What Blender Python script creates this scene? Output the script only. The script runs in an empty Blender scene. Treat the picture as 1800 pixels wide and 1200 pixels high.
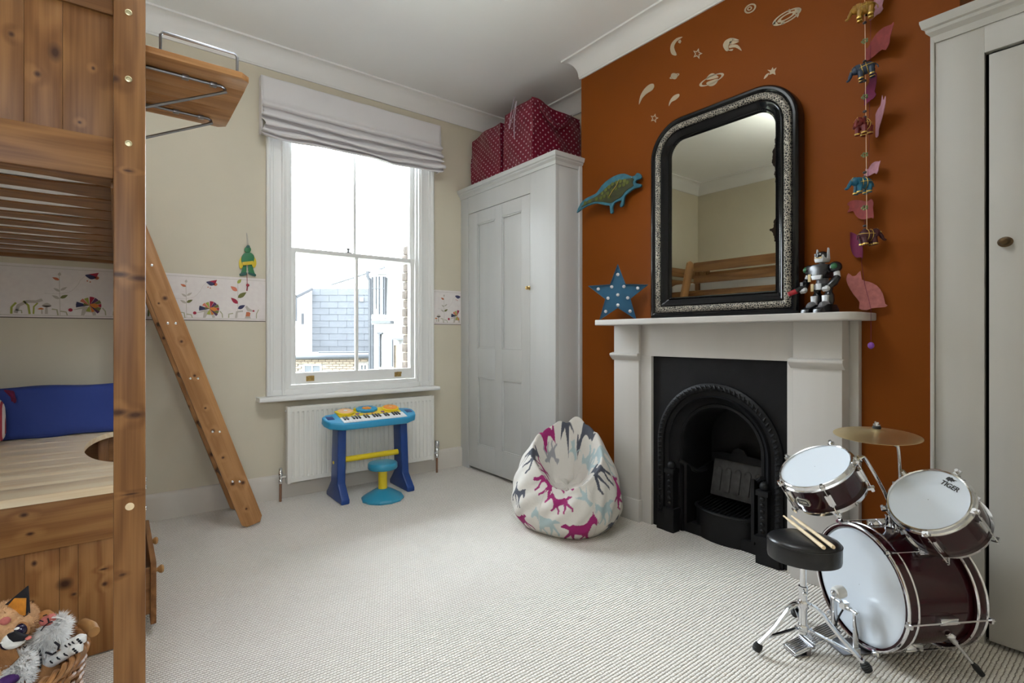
import bpy, bmesh, math, random
from mathutils import Vector as V, Matrix as MX
random.seed(7)
PI = math.pi
S = bpy.context.scene
COL = S.collection

# ---------------------------------------------------------------- camera
# x runs along the window wall, y towards the window wall, z up; metres.
CAM_H = 1.10
FPX, CXP, CYP = 899.0, 900.0, 591.0          # focal length / horizon in 1800x1200 pixels
YAW = math.atan2(1160.0, 899.0)
FW = V((math.cos(YAW), math.sin(YAW), 0)); RT = V((math.sin(YAW), -math.cos(YAW), 0))
cd = bpy.data.cameras.new('camera'); cam = bpy.data.objects.new('camera', cd); COL.objects.link(cam)
cd.sensor_fit = 'HORIZONTAL'; cd.sensor_width = 36.0; cd.lens = 36.0 * FPX / 1800.0
cd.shift_y = -9.0 / 1800.0; cd.clip_start = 0.02; cd.clip_end = 300
cam.location = (0, 0, CAM_H)
cam.rotation_euler = (PI / 2, 0, math.atan2(FW.y, FW.x) - PI / 2)
S.camera = cam

# ---------------------------------------------------------------- sky light
SKY = 33.0      # zenith; an overcast sky falls to a third of this at the horizon
w = bpy.data.worlds.new('overcast_sky'); S.world = w; w.use_nodes = True
bg = w.node_tree.nodes['Background']
bg.inputs[0].default_value = (0.83, 0.925, 1.0, 1)
wn = w.node_tree; wt = wn.nodes.new('ShaderNodeTexCoord'); wx = wn.nodes.new('ShaderNodeSeparateXYZ'); wn.links.new(wt.outputs['Generated'], wx.inputs[0])
w1 = wn.nodes.new('ShaderNodeMath'); w1.operation = 'MAXIMUM'; wn.links.new(wx.outputs[2], w1.inputs[0]); w1.inputs[1].default_value = 0.0
w2 = wn.nodes.new('ShaderNodeMath'); w2.operation = 'MULTIPLY_ADD'; wn.links.new(w1.outputs[0], w2.inputs[0]); w2.inputs[1].default_value = SKY * 2 / 3; w2.inputs[2].default_value = SKY / 3
wn.links.new(w2.outputs[0], bg.inputs[1])
# portal in the window opening: adds no light, only guides the sampling of the sky
pl = bpy.data.lights.new('window_portal', 'AREA'); pl.shape = 'RECTANGLE'; pl.size = 1.05; pl.size_y = 2.0
po = bpy.data.objects.new('window_portal', pl); COL.objects.link(po)
po.location = (1.43, 3.90, 1.72); po.rotation_euler = (-PI / 2, 0, 0); pl.cycles.is_portal = True
p2_ = bpy.data.lights.new('fill_window_portal', 'AREA'); p2_.shape = 'RECTANGLE'; p2_.size = .58; p2_.size_y = .82
po2 = bpy.data.objects.new('fill_window_portal', p2_); COL.objects.link(po2)
po2.location = (-.30, -.86, 1.70); po2.rotation_euler = (PI / 2, 0, 0); p2_.cycles.is_portal = True
vs = S.view_settings
vs.view_transform = 'Standard'; vs.look = 'None'; vs.exposure = 0.57; vs.gamma = 1.0; vs.use_curve_mapping = False
S.cycles.max_bounces = 11; S.cycles.diffuse_bounces = 7; S.cycles.glossy_bounces = 6
S.cycles.transparent_max_bounces = 12
S.cycles.use_denoising = True
S.cycles.sample_clamp_indirect = 6.0

# ---------------------------------------------------------------- helpers: picture point -> place on a known plane
def _ray(px, py):
    return FW + RT * ((px - CXP) / FPX) + V((0, 0, -(py - CYP) / FPX))
def on_z(px, py, z=0.0):
    d = _ray(px, py); return V((0, 0, CAM_H)) + d * ((z - CAM_H) / d.z)
def on_x(px, py, x):
    d = _ray(px, py); return V((0, 0, CAM_H)) + d * (x / d.x)
def on_y(px, py, y):
    d = _ray(px, py); return V((0, 0, CAM_H)) + d * (y / d.y)
def at_d(px, py, dist):
    return V((0, 0, CAM_H)) + _ray(px, py) * dist

# ---------------------------------------------------------------- mesh builder
ORG = {}
class G:
    def __init__(self, M=None):
        self.v = []; self.f = []; self.uv = []; self.M = M or MX.Identity(4); self.col = None
    def add(self, vs_, fs_, M=None, uvs=None):
        b = len(self.v); T = self.M @ M if M is not None else self.M
        for p in vs_: self.v.append(T @ V(p))
        if uvs is not None: self.uv += list(uvs)
        elif self.uv: self.uv += [(0, 0)] * len(vs_)
        for q in fs_: self.f.append(tuple(b + i for i in q))
        return self
    def box(self, x0, x1, y0, y1, z0, z1, M=None):
        vs_ = [(x, y, z) for z in (z0, z1) for y in (y0, y1) for x in (x0, x1)]
        return self.add(vs_, [(0, 2, 3, 1), (4, 5, 7, 6), (0, 1, 5, 4), (2, 6, 7, 3), (0, 4, 6, 2), (1, 3, 7, 5)], M)
    def prism(self, poly, z0, z1, M=None):
        n = len(poly)
        a = sum(poly[i][0] * poly[(i + 1) % n][1] - poly[(i + 1) % n][0] * poly[i][1] for i in range(n))
        if a < 0: poly = poly[::-1]
        vs_ = [(p[0], p[1], z0) for p in poly] + [(p[0], p[1], z1) for p in poly]
        fs = [tuple(range(n))[::-1], tuple(range(n, 2 * n))] + [(i, (i + 1) % n, n + (i + 1) % n, n + i) for i in range(n)]
        return self.add(vs_, fs, M)
    def tube(self, pts, r, n=8, closed=False, M=None, caps=True):
        pts = [V(p) for p in pts]; m = len(pts)
        rs = r if isinstance(r, (list, tuple)) else [r] * m
        vs_ = []; up = None
        for i, p in enumerate(pts):
            if closed: t = pts[(i + 1) % m] - pts[i - 1]
            else: t = pts[min(i + 1, m - 1)] - pts[max(i - 1, 0)]
            if t.length < 1e-9: t = V((0, 0, 1))
            t.normalize()
            if up is None:
                up = V((0, 0, 1)) if abs(t.z) < .9 else V((1, 0, 0))
            u = (up - t * up.dot(t))
            if u.length < 1e-6: u = t.orthogonal()
            u.normalize(); w_ = t.cross(u); up = u
            k = 1.0
            if 0 < i < m - 1 and not closed:
                a = (pts[i] - pts[i - 1]).normalized(); c = a.dot(t); k = 1.0 / max(c, .7)
            for j in range(n):
                an = 2 * PI * j / n
                vs_.append(p + (u * math.cos(an) + w_ * math.sin(an)) * rs[i] * (k if 0 < i < m - 1 else 1))
        fs = []
        for i in range(m if closed else m - 1):
            for j in range(n):
                a, b = i * n + j, i * n + (j + 1) % n
                c, d = ((i + 1) % m) * n + (j + 1) % n, ((i + 1) % m) * n + j
                fs.append((a, b, c, d))
        if not closed and caps:
            fs.append(tuple(range(n))[::-1]); fs.append(tuple((m - 1) * n + j for j in range(n)))
        return self.add(vs_, fs, M)
    def lathe(self, prof, n=24, M=None, caps=True):
        vs_ = []; m = len(prof)
        for (r, z) in prof:
            for j in range(n):
                a = 2 * PI * j / n; vs_.append((max(r, 1e-5) * math.cos(a), max(r, 1e-5) * math.sin(a), z))
        fs = [(i * n + j, i * n + (j + 1) % n, (i + 1) * n + (j + 1) % n, (i + 1) * n + j) for i in range(m - 1) for j in range(n)]
        if caps:
            fs.append(tuple(range(n))[::-1]); fs.append(tuple((m - 1) * n + j for j in range(n)))
        return self.add(vs_, fs, M)
    def ball(self, c, r, nu=14, nv=9, M=None):
        r = r if isinstance(r, (tuple, list, V)) else (r, r, r)
        T = MX.Translation(V(c)) @ MX.Diagonal((r[0], r[1], r[2], 1))
        if M is not None: T = M @ T
        prof = [(math.sin(PI * i / nv), -math.cos(PI * i / nv)) for i in range(nv + 1)]
        return self.lathe(prof, nu, T, caps=False)
    def grid(self, fn, nu, nv, closed_u=False, uvfn=None):
        vs_ = []; uvs = [] if uvfn else None
        cu = nu if closed_u else nu + 1
        for j in range(nv + 1):
            for i in range(cu):
                vs_.append(fn(i / nu, j / nv))
                if uvfn: uvs.append(uvfn(i / nu, j / nv))
        fs = []
        for j in range(nv):
            for i in range(nu):
                a = j * cu + i; b = j * cu + (i + 1) % cu
                fs.append((a, b, b + cu, a + cu))
        return self.add(vs_, fs, uvs=uvs)
    def build(self, name, mat, parent=None, bevel=0, seg=2, angle=40, flat=False, org=None):
        o_ = V(org) if org is not None else (ORG[parent.name] if parent is not None else V((0, 0, 0)))
        me = bpy.data.meshes.new(name)
        me.from_pydata([tuple(p - o_) for p in self.v], [], self.f)
        if self.uv:
            ul = me.uv_layers.new(name='UVMap')
            for l in me.loops: ul.data[l.index].uv = self.uv[l.vertex_index]
        if self.col:
            ca = me.color_attributes.new('print', 'FLOAT_COLOR', 'POINT')
            for i, c in enumerate(self.col): ca.data[i].color = c
        if not self.col:
            bm = bmesh.new(); bm.from_mesh(me)
            bmesh.ops.recalc_face_normals(bm, faces=bm.faces)
            if bevel:
                es = [e for e in bm.edges if len(e.link_faces) == 2 and e.calc_face_angle(0) > math.radians(30)]
                bmesh.ops.bevel(bm, geom=es, offset=bevel, segments=seg, affect='EDGES', clamp_overlap=True, profile=.6)
            bm.to_mesh(me); bm.free()
        if not flat:
            me.shade_smooth(); me.set_sharp_from_angle(angle=math.radians(angle))
        if mat is not None: me.materials.append(mat)
        o = bpy.data.objects.new(name, me); COL.objects.link(o)
        if parent is not None: o.parent = parent
        else: o.location = o_
        ORG[o.name] = o_
        return o

def tag(o, label=None, cat=None, group=None, kind=None):
    if label: o['label'] = label
    if cat: o['category'] = cat
    if group: o['group'] = group
    if kind: o['kind'] = kind
    return o
def thing(name, label, cat, loc, group=None):
    o = bpy.data.objects.new(name, None); COL.objects.link(o); o.location = loc; o.empty_display_size = .05
    ORG[o.name] = V(loc)
    return tag(o, label, cat, group)
def place(name, loc):
    o = bpy.data.objects.new(name, None); COL.objects.link(o); o.location = loc; o.empty_display_size = .05
    ORG[o.name] = V(loc); o['kind'] = 'structure'
    return o
def bx(name, mat, parent, x0, x1, y0, y1, z0, z1, bevel=.002, M=None, org=None):
    return G().box(x0, x1, y0, y1, z0, z1, M).build(name, mat, parent, bevel, org=org)
def again(o, parent, off):
    """another piece that shares o's mesh, moved by off"""
    c = o.copy(); COL.objects.link(c); c.parent = parent; c.location = o.location + V(off); ORG[c.name] = ORG[o.name]
    return c
def frame_m(o, x, y, z):
    """matrix whose columns are the axes x, y, z at origin o"""
    x, y, z = V(x), V(y), V(z)
    return MX(((x.x, y.x, z.x, o[0]), (x.y, y.y, z.y, o[1]), (x.z, y.z, z.z, o[2]), (0, 0, 0, 1)))
def axis_m(o, z, up=(0, 0, 1)):
    z = V(z).normalized(); u = V(up)
    x = u - z * u.dot(z)
    if x.length < 1e-4: x = V((1, 0, 0)) - z * z.x
    x.normalize(); y = z.cross(x)
    return frame_m(o, x, y, z)
XWALL = lambda x: frame_m((x, 0, 0), (0, 1, 0), (0, 0, 1), (1, 0, 0))      # local (y, z, +x) on a wall of constant x
YWALL = lambda y: frame_m((0, y, 0), (1, 0, 0), (0, 0, 1), (0, -1, 0))     # local (x, z, -y) on a wall of constant y
def smooth_closed(pts, k=4):
    """Catmull-Rom through a closed outline"""
    n = len(pts); out = []
    for i in range(n):
        a, b, c, d = (V((*pts[(i + j - 1) % n][:2], 0)) for j in range(4))
        for s in range(k):
            t = s / k
            q = .5 * ((2 * b) + (c - a) * t + (2 * a - 5 * b + 4 * c - d) * t * t + (3 * b - a - 3 * c + d) * t ** 3)
            out.append((q.x, q.y))
    return out
def smooth_path(pts, k=6):
    pts = [V(p) for p in pts]; n = len(pts); out = []
    for i in range(n - 1):
        a, b, c, d = pts[max(i - 1, 0)], pts[i], pts[i + 1], pts[min(i + 2, n - 1)]
        for s in range(k):
            t = s / k
            out.append(.5 * ((2 * b) + (c - a) * t + (2 * a - 5 * b + 4 * c - d) * t * t + (3 * b - a - 3 * c + d) * t ** 3))
    return out + [pts[-1]]

# ---------------------------------------------------------------- materials
def new_mat(name):
    m = bpy.data.materials.new(name); m.use_nodes = True
    nt = m.node_tree; return m, nt, nt.nodes['Principled BSDF']
def N(nt, t, **kw):
    n = nt.nodes.new(t)
    for k, v in kw.items():
        if k.startswith('i_'):
            n.inputs[k[2:].replace('_', ' ')].default_value = v
        else: setattr(n, k, v)
    return n
def mathn(nt, op, a, b=None, c=None):
    n = nt.nodes.new('ShaderNodeMath'); n.operation = op
    for i, x in enumerate((a, b, c)):
        if x is None: continue
        if isinstance(x, (int, float)): n.inputs[i].default_value = x
        else: nt.links.new(x, n.inputs[i])
    return n.outputs[0]
def ramp(nt, fac, stops):
    r = nt.nodes.new('ShaderNodeValToRGB'); e = r.color_ramp.elements
    while len(e) < len(stops): e.new(.5)
    for i, (p, c) in enumerate(stops): e[i].position = p; e[i].color = (*c, 1)
    nt.links.new(fac, r.inputs[0]); return r.outputs[0]
def mixc(nt, fac, a, b):
    n = nt.nodes.new('ShaderNodeMix'); n.data_type = 'RGBA'
    for s, x in ((0, fac), (6, a), (7, b)):
        if isinstance(x, (int, float)): n.inputs[s].default_value = x
        elif isinstance(x, tuple): n.inputs[s].default_value = (*x, 1)
        else: nt.links.new(x, n.inputs[s])
    return n.outputs[2]
def mat(name, col, rough=.5, metal=0., spec=.5, var=0., vscale=6., bump=0., bscale=200., coat=0., stretch=None):
    m, nt, b = new_mat(name)
    b.inputs['Base Color'].default_value = (*col, 1); b.inputs['Roughness'].default_value = rough
    b.inputs['Metallic'].default_value = metal; b.inputs['Specular IOR Level'].default_value = spec
    b.inputs['Coat Weight'].default_value = coat; b.inputs['Coat Roughness'].default_value = .06
    tc = N(nt, 'ShaderNodeTexCoord'); src = tc.outputs['Object']
    if stretch:
        mp = N(nt, 'ShaderNodeMapping'); mp.inputs['Scale'].default_value = stretch; nt.links.new(src, mp.inputs[0]); src = mp.outputs[0]
    if var:
        n1 = N(nt, 'ShaderNodeTexNoise', i_Scale=vscale, i_Detail=4.); nt.links.new(src, n1.inputs['Vector'])
        lo = tuple(c * (1 - var) for c in col); hi = tuple(min(1, c * (1 + var)) for c in col)
        nt.links.new(ramp(nt, n1.outputs[0], [(.3, lo), (.7, hi)]), b.inputs['Base Color'])
    if bump:
        n2 = N(nt, 'ShaderNodeTexNoise', i_Scale=bscale, i_Detail=3.); nt.links.new(src, n2.inputs['Vector'])
        bp = N(nt, 'ShaderNodeBump', i_Strength=bump, i_Distance=.002)
        nt.links.new(n2.outputs[0], bp.inputs['Height']); nt.links.new(bp.outputs[0], b.inputs['Normal'])
    return m
def pine(name, axis, light=(.275, .130, .046), dark=(.14, .055, .016), rough=.42, knots=()):
    m, nt, b = new_mat(name)
    tc = N(nt, 'ShaderNodeTexCoord'); oi = N(nt, 'ShaderNodeObjectInfo')
    ad = N(nt, 'ShaderNodeVectorMath', operation='ADD')
    sc = mathn(nt, 'MULTIPLY', oi.outputs['Random'], 11.0)
    cb = N(nt, 'ShaderNodeCombineXYZ')
    for i in range(3): nt.links.new(sc, cb.inputs[i])
    nt.links.new(tc.outputs['Object'], ad.inputs[0]); nt.links.new(cb.outputs[0], ad.inputs[1])
    def mapped(across, along):
        mp = N(nt, 'ShaderNodeMapping'); s = [across] * 3; s['xyz'.index(axis)] = along
        mp.inputs['Scale'].default_value = s; nt.links.new(ad.outputs[0], mp.inputs[0]); return mp.outputs[0]
    # knots
    vo = N(nt, 'ShaderNodeTexVoronoi', i_Scale=1.); nt.links.new(mapped(10., 4.2), vo.inputs['Vector'])
    sel = N(nt, 'ShaderNodeSeparateColor'); nt.links.new(vo.outputs['Color'], sel.inputs[0])
    on = mathn(nt, 'GREATER_THAN', sel.outputs[0], .55)
    kn = mathn(nt, 'MULTIPLY', mathn(nt, 'SUBTRACT', 1.0, mathn(nt, 'SMOOTH_MIN', mathn(nt, 'DIVIDE', vo.outputs['Distance'], .17), 1.0, .2)), on)
    swirl = mathn(nt, 'MULTIPLY', mathn(nt, 'SUBTRACT', 1.0, mathn(nt, 'MINIMUM', mathn(nt, 'DIVIDE', vo.outputs['Distance'], .5), 1.0)), on)
    if knots:                        # knots seen in the photograph, at their places on the boards
        kd = None
        for (c, r) in knots:
            s1 = N(nt, 'ShaderNodeVectorMath', operation='SUBTRACT'); nt.links.new(tc.outputs['Object'], s1.inputs[0]); s1.inputs[1].default_value = c
            s2 = N(nt, 'ShaderNodeVectorMath', operation='DIVIDE'); nt.links.new(s1.outputs[0], s2.inputs[0]); s2.inputs[1].default_value = r
            s3 = N(nt, 'ShaderNodeVectorMath', operation='LENGTH'); nt.links.new(s2.outputs[0], s3.inputs[0])
            kd = s3.outputs['Value'] if kd is None else mathn(nt, 'MINIMUM', kd, s3.outputs['Value'])
        kn = mathn(nt, 'MAXIMUM', mathn(nt, 'MULTIPLY', kn, .0), mathn(nt, 'MULTIPLY', mathn(nt, 'SUBTRACT', 1.25, mathn(nt, 'MINIMUM', kd, 1.25)), 1.1))
        swirl = mathn(nt, 'MAXIMUM', mathn(nt, 'MULTIPLY', swirl, .4), mathn(nt, 'SUBTRACT', 1.0, mathn(nt, 'MINIMUM', mathn(nt, 'DIVIDE', kd, 4.), 1.0)))
    # growth rings: bands across the board, bent around the knots
    nz = N(nt, 'ShaderNodeTexNoise', i_Scale=1., i_Detail=2.); nt.links.new(mapped(9., .9), nz.inputs['Vector'])
    ph = mathn(nt, 'ADD', mathn(nt, 'MULTIPLY', nz.outputs[0], 34.), mathn(nt, 'MULTIPLY', swirl, 4.))
    rg = mathn(nt, 'MULTIPLY_ADD', mathn(nt, 'SINE', ph), .5, .5)
    fine = N(nt, 'ShaderNodeTexNoise', i_Scale=1., i_Detail=3.); nt.links.new(mapped(170., 4.), fine.inputs['Vector'])
    g = mathn(nt, 'ADD', mathn(nt, 'MULTIPLY', rg, .40), mathn(nt, 'MULTIPLY', fine.outputs[0], .62))
    c = ramp(nt, g, [(.2, light), (.85, dark)])
    hs = N(nt, 'ShaderNodeHueSaturation'); nt.links.new(c, hs.inputs['Color'])
    nt.links.new(mathn(nt, 'MULTIPLY_ADD', oi.outputs['Random'], .22, .90), hs.inputs['Value'])
    c2 = mixc(nt, mathn(nt, 'MINIMUM', mathn(nt, 'MAXIMUM', kn, 0.), 1.), hs.outputs[0], (.060, .022, .010))
    nt.links.new(c2, b.inputs['Base Color']); b.inputs['Roughness'].default_value = rough; b.inputs['Specular IOR Level'].default_value = .28
    bp = N(nt, 'ShaderNodeBump', i_Strength=.12, i_Distance=.001); nt.links.new(g, bp.inputs['Height']); nt.links.new(bp.outputs[0], b.inputs['Normal'])
    return m

M = {}
M['cream'] = mat('cream_wall_paint', (.63, .575, .46), .62, var=.03, vscale=2.5, bump=.06, bscale=90)
M['orange'] = mat('orange_wall_paint', (.195, .047, .0022), .6, spec=.15, var=.04, vscale=2., bump=.06, bscale=90)
M['ceil'] = mat('white_ceiling_paint', (.86, .86, .85), .8, var=.02, vscale=1.5)
M['cornice'] = mat('cornice_paint', (.80, .79, .77), .6)
M['white'] = mat('white_satin_paint', (.53, .535, .53), .5, var=.03, vscale=3., bump=.10, bscale=60, stretch=(3, 3, .25))
M['mantel'] = mat('mantel_satin_paint', (.52, .50, .475), .42, var=.03, vscale=3., bump=.10, bscale=60, stretch=(3, 3, .25))
M['white_dimmed'] = mat('white_satin_paint_dimmed', (.41, .395, .365), .5, var=.03, vscale=3., bump=.10, bscale=60, stretch=(3, 3, .25))  # same white, darkened to paint in weaker light on the right cupboard
M['skirt'] = mat('skirting_paint', (.62, .575, .52), .45, var=.03)
M['pine_warm'] = pine('pine_shelf', 'x', (.46, .235, .090), (.29, .125, .040))
M['gloss'] = mat('white_gloss_paint', (.84, .84, .83), .28, bump=.05, bscale=50)
M['rad'] = mat('radiator_enamel', (.80, .785, .74), .25)
for a in 'xyz': M['pine_' + a] = pine('pine_' + a, a)
M['pine_lit'] = pine('lit_pine_x', 'x', (.93, .80, .60), (.82, .63, .41), .35)  # same pine, lightened to paint window light into the desk top
M['pine_end'] = mat('pine_end_grain', (.47, .25, .09), .5, var=.15, vscale=60)
M['chrome'] = mat('chrome', (.80, .81, .83), .10, 1.0)
M['steel'] = mat('grey_steel_wire', (.28, .28, .30), .32, 1.0)
M['zinc'] = mat('zinc_bolt', (.62, .56, .36), .35, 1.0)
M['brass'] = mat('aged_brass', (.50, .34, .13), .35, 1.0, var=.2, vscale=80)
M['copper'] = mat('painted_copper_pipe', (.28, .15, .09), .4, .6)
M['iron'] = mat('black_cast_iron', (.006, .006, .007), .48, 0, .22, var=.3, vscale=14, bump=.25, bscale=120)
M['brick_fire'] = mat('sooty_firebrick', (.045, .043, .042), .8, var=.3, vscale=30, bump=.3, bscale=80)
M['black'] = mat('black_gloss_lacquer', (.004, .004, .005), .14, 0, .32)
M['vinyl'] = mat('black_vinyl', (.010, .010, .011), .30, 0, .5, bump=.12, bscale=260)
M['rubber'] = mat('black_rubber', (.012, .012, .013), .6)
M['skin'] = mat('white_drumhead_film', (.70, .76, .83), .22, 0, .5)
M['wine'] = mat('wine_red_drum_lacquer', (.028, .003, .006), .12, 0, .45)
M['cymbal'] = mat('brass_cymbal', (.78, .64, .36), .34, 1.0, bump=.1, bscale=40)
M['stick'] = mat('pale_hickory', (.78, .62, .40), .5, var=.1, vscale=40)
M['felt_white'] = mat('white_felt', (.78, .77, .74), .9)
M['linen'] = mat('white_linen', (.74, .72, .73), .9, bump=.35, bscale=420)
M['sheet'] = mat('white_sheet', (.80, .80, .82), .85, bump=.2, bscale=30)
M['navy'] = mat('royal_blue_cotton', (.020, .045, .24), .8, bump=.25, bscale=60)
def plastic(n, c, r=.3): M[n] = mat(n + '_plastic', c, r)
plastic('sky_blue', (.030, .32, .58)); plastic('deep_blue', (.004, .040, .20)); plastic('yellow', (.80, .60, .02))
plastic('amber', (.85, .30, .03)); plastic('keys_white', (.80, .80, .82)); plastic('keys_black', (.01, .01, .012))
plastic('teal_blue', (.025, .25, .40)); plastic('peach', (.85, .50, .25)); plastic('violet', (.22, .06, .40))
def flat(n, c, r=.8): M[n] = mat(n, c, r)
# ---------------------------------------------------------------- room dimensions
XL, YW, YR = -0.86, 3.72, -0.75      # left wall, window wall, rear wall
XC, YC0, YC1 = 2.57, 0.50, 2.526     # chimney breast front and its two ends
XA = 2.95                            # alcove back
ZC = 3.03                            # ceiling
T = .14

# carpet: rows of woven loops
def carpet():
    m, nt, b = new_mat('woven_loop_carpet')
    tc = N(nt, 'ShaderNodeTexCoord'); mp = N(nt, 'ShaderNodeMapping')
    mp.inputs['Rotation'].default_value = (0, 0, math.radians(0)); nt.links.new(tc.outputs['Object'], mp.inputs[0])
    nz = N(nt, 'ShaderNodeTexNoise', i_Scale=55., i_Detail=2.); nt.links.new(mp.outputs[0], nz.inputs['Vector'])
    sp = N(nt, 'ShaderNodeSeparateXYZ'); nt.links.new(mp.outputs[0], sp.inputs[0])
    wob = mathn(nt, 'MULTIPLY', mathn(nt, 'SUBTRACT', nz.outputs[0], .5), .55)
    u = mathn(nt, 'ADD', mathn(nt, 'MULTIPLY', sp.outputs[1], 1 / .0125), wob)
    row = mathn(nt, 'FLOOR', u)
    v = mathn(nt, 'ADD', mathn(nt, 'ADD', mathn(nt, 'MULTIPLY', sp.outputs[0], 1 / .0115), mathn(nt, 'MULTIPLY', row, .5)), wob)
    hu = mathn(nt, 'ABSOLUTE', mathn(nt, 'SINE', mathn(nt, 'MULTIPLY', u, PI)))
    hv = mathn(nt, 'ABSOLUTE', mathn(nt, 'SINE', mathn(nt, 'MULTIPLY', v, PI)))
    h = mathn(nt, 'MULTIPLY', mathn(nt, 'POWER', hu, .7), mathn(nt, 'MULTIPLY_ADD', mathn(nt, 'POWER', hv, .6), .65, .35))
    big = N(nt, 'ShaderNodeTexNoise', i_Scale=2.2, i_Detail=3.); nt.links.new(mp.outputs[0], big.inputs['Vector'])
    yarn = ramp(nt, h, [(.10, (.22, .185, .15)), (.42, (.74, .69, .63)), (.75, (.90, .86, .81))])  # gaps between loops coloured dark: crevice shade painted into the yarn
    hs = N(nt, 'ShaderNodeHueSaturation'); nt.links.new(yarn, hs.inputs['Color'])
    nt.links.new(mathn(nt, 'MULTIPLY_ADD', big.outputs[0], .16, .92), hs.inputs['Value'])
    nt.links.new(hs.outputs[0], b.inputs['Base Color']); b.inputs['Roughness'].default_value = .95
    b.inputs['Specular IOR Level'].default_value = .1
    bp = N(nt, 'ShaderNodeBump', i_Strength=.9, i_Distance=.004); nt.links.new(h, bp.inputs['Height'])
    nt.links.new(bp.outputs[0], b.inputs['Normal'])
    return m
M['carpet'] = carpet()
tag(G().box(XL - T, XA + T, YR - T, YW + .3, -.12, 0).build('floor', M['carpet']), kind='structure')
tag(G().box(XL - T, XA + T, YR - T, YW + .3, ZC, ZC + .12).build('ceiling', M['ceil']), kind='structure')
tag(G().box(XL - T, XL, YR - T, YW, 0, ZC).build('wall_left', M['cream']), kind='structure')
RX0, RX1, RZ0, RZ1 = -.58, -.02, 1.30, 2.10     # unseen opening behind the camera, added to let in fill daylight
g = G()
for a in ((XL, RX0, 0, ZC), (RX1, XA, 0, ZC), (RX0, RX1, 0, RZ0), (RX0, RX1, RZ1, ZC)): g.box(a[0], a[1], YR - T, YR, a[2], a[3])
tag(g.build('wall_rear', M['cream']), kind='structure')
tag(G().box(XA, XA + T, YR - T, YW, 0, ZC).build('wall_right', M['cream']), kind='structure')
# window wall with its opening
WX0, WX1, WZ0, WZ1 = .935, 1.95, .70, 2.72
g = G()
for a in ((XL - T, WX0, 0, ZC), (WX1, XA + T, 0, ZC), (WX0, WX1, 0, WZ0), (WX0, WX1, WZ1, ZC)):
    g.box(a[0], a[1], YW, YW + .30, a[2], a[3])
tag(g.build('wall_window', M['cream']), kind='structure')
# chimney breast with the hearth opening
HY0, HY1, HZ = 1.10, 1.86, .98
g = G()
g.box(XC, XA, HY1, YC1, 0, ZC); g.box(XC, XA, YC0, HY0, 0, ZC); g.box(XC, XA, HY0, HY1, HZ, ZC)
chim = tag(g.build('wall_chimney', M['orange']), kind='structure')

# cornice: a cove swept round the room
path = [(XL, YR), (XL, YW), (XA, YW), (XA, YC1), (XC, YC1), (XC, YC0), (XA, YC0), (XA, YR)]
ph, pv = .10, .125
prof = [(0, -pv - .012), (.010, -pv - .012), (.012, -pv)]
for i in range(9):
    a = PI / 2 * i / 8
    prof.append((.014 + (ph - .02) * (1 - math.cos(a)), -pv + (pv - .012) * math.sin(a)))
prof += [(ph, -.012), (ph, 0), (0, 0)]
n = len(path); vs_ = []; m_ = len(prof)
for i in range(n):
    p = V((*path[i], 0)); a = V((*path[i - 1], 0)); c = V((*path[(i + 1) % n], 0))
    d1 = (p - a).normalized(); d2 = (c - p).normalized()
    n1 = V((d1.y, -d1.x, 0)); n2 = V((d2.y, -d2.x, 0))
    mi = (n1 + n2); mi = mi / mi.dot(n1)
    for (o, z) in prof: vs_.append((p.x + mi.x * o, p.y + mi.y * o, ZC + z))
fs = [(i * m_ + j, i * m_ + (j + 1) % m_, ((i + 1) % n) * m_ + (j + 1) % m_, ((i + 1) % n) * m_ + j) for i in range(n) for j in range(m_)]
tag(G().add(vs_, fs).build('trim_1', M['cornice'], angle=28), kind='structure')

# skirting boards
def skirting(name, pts_poly):
    g = G(); g.add(*pts_poly); return tag(g.build(name, M['skirt']), kind='structure')
sk = [(0, 0), (.020, 0), (.020, .135), (.014, .152), (.006, .160), (0, .162)]
g = G(); g.prism([(z, o) for (o, z) in sk], XL, 2.33, frame_m((0, YW, 0), (0, 0, 1), (0, -1, 0), (1, 0, 0)))
tag(g.build('baseboard_window', M['skirt']), kind='structure')
g = G(); g.prism([(z, o) for (o, z) in sk], YR, YW - .02, frame_m((XL, 0, 0), (0, 0, 1), (1, 0, 0), (0, 1, 0)))
tag(g.build('baseboard_left', M['skirt']), kind='structure')
g = G(); g.prism([(z, o) for (o, z) in sk], XL + .02, 2.4, frame_m((0, YR, 0), (0, 0, 1), (0, 1, 0), (1, 0, 0)))
tag(g.build('baseboard_rear', M['skirt']), kind='structure')

# ---------------------------------------------------------------- sash window
W = place('window_1', (1.43, YW, WZ0))
ax = [(0, 0), (.018, 0), (.018, .012), (.024, .018), (.024, .030), (.014, .036), (.014, .085), (.020, .090), (.020, .105), (.030, .110), (.034, .122), (.030, .130), (0, .130)]
def arch(x_in, sgn):
    poly = [(x_in + sgn * b, a) for (a, b) in ax]
    g = G(); g.prism(poly, .70, 2.74, frame_m((0, YW, 0), (1, 0, 0), (0, -1, 0), (0, 0, 1))); return g
arch(.925, -1).build('architrave', M['gloss'], W, .0012)
arch(1.925, 1).build('architrave', M['gloss'], W, .0012)
bx('architrave_head', M['gloss'], W, .80, 2.05, YW - .03, YW, 2.74, 2.80)
for x0, x1 in ((.925, .945), (1.932, 1.952)): bx('jamb_lining', M['gloss'], W, x0, x1, YW - .015, YW + .20, .70, 2.74)
bx('head_lining', M['gloss'], W, .945, 1.932, YW, YW + .20, 2.70, 2.74)
for x0, x1 in ((.945, .962), (1.915, 1.932)): bx('staff_bead', M['gloss'], W, x0, x1, YW + .018, YW + .036, .755, 2.70)
bx('bottom_bead', M['gloss'], W, .945, 1.932, YW + .005, YW + .036, .735, .762)
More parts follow.
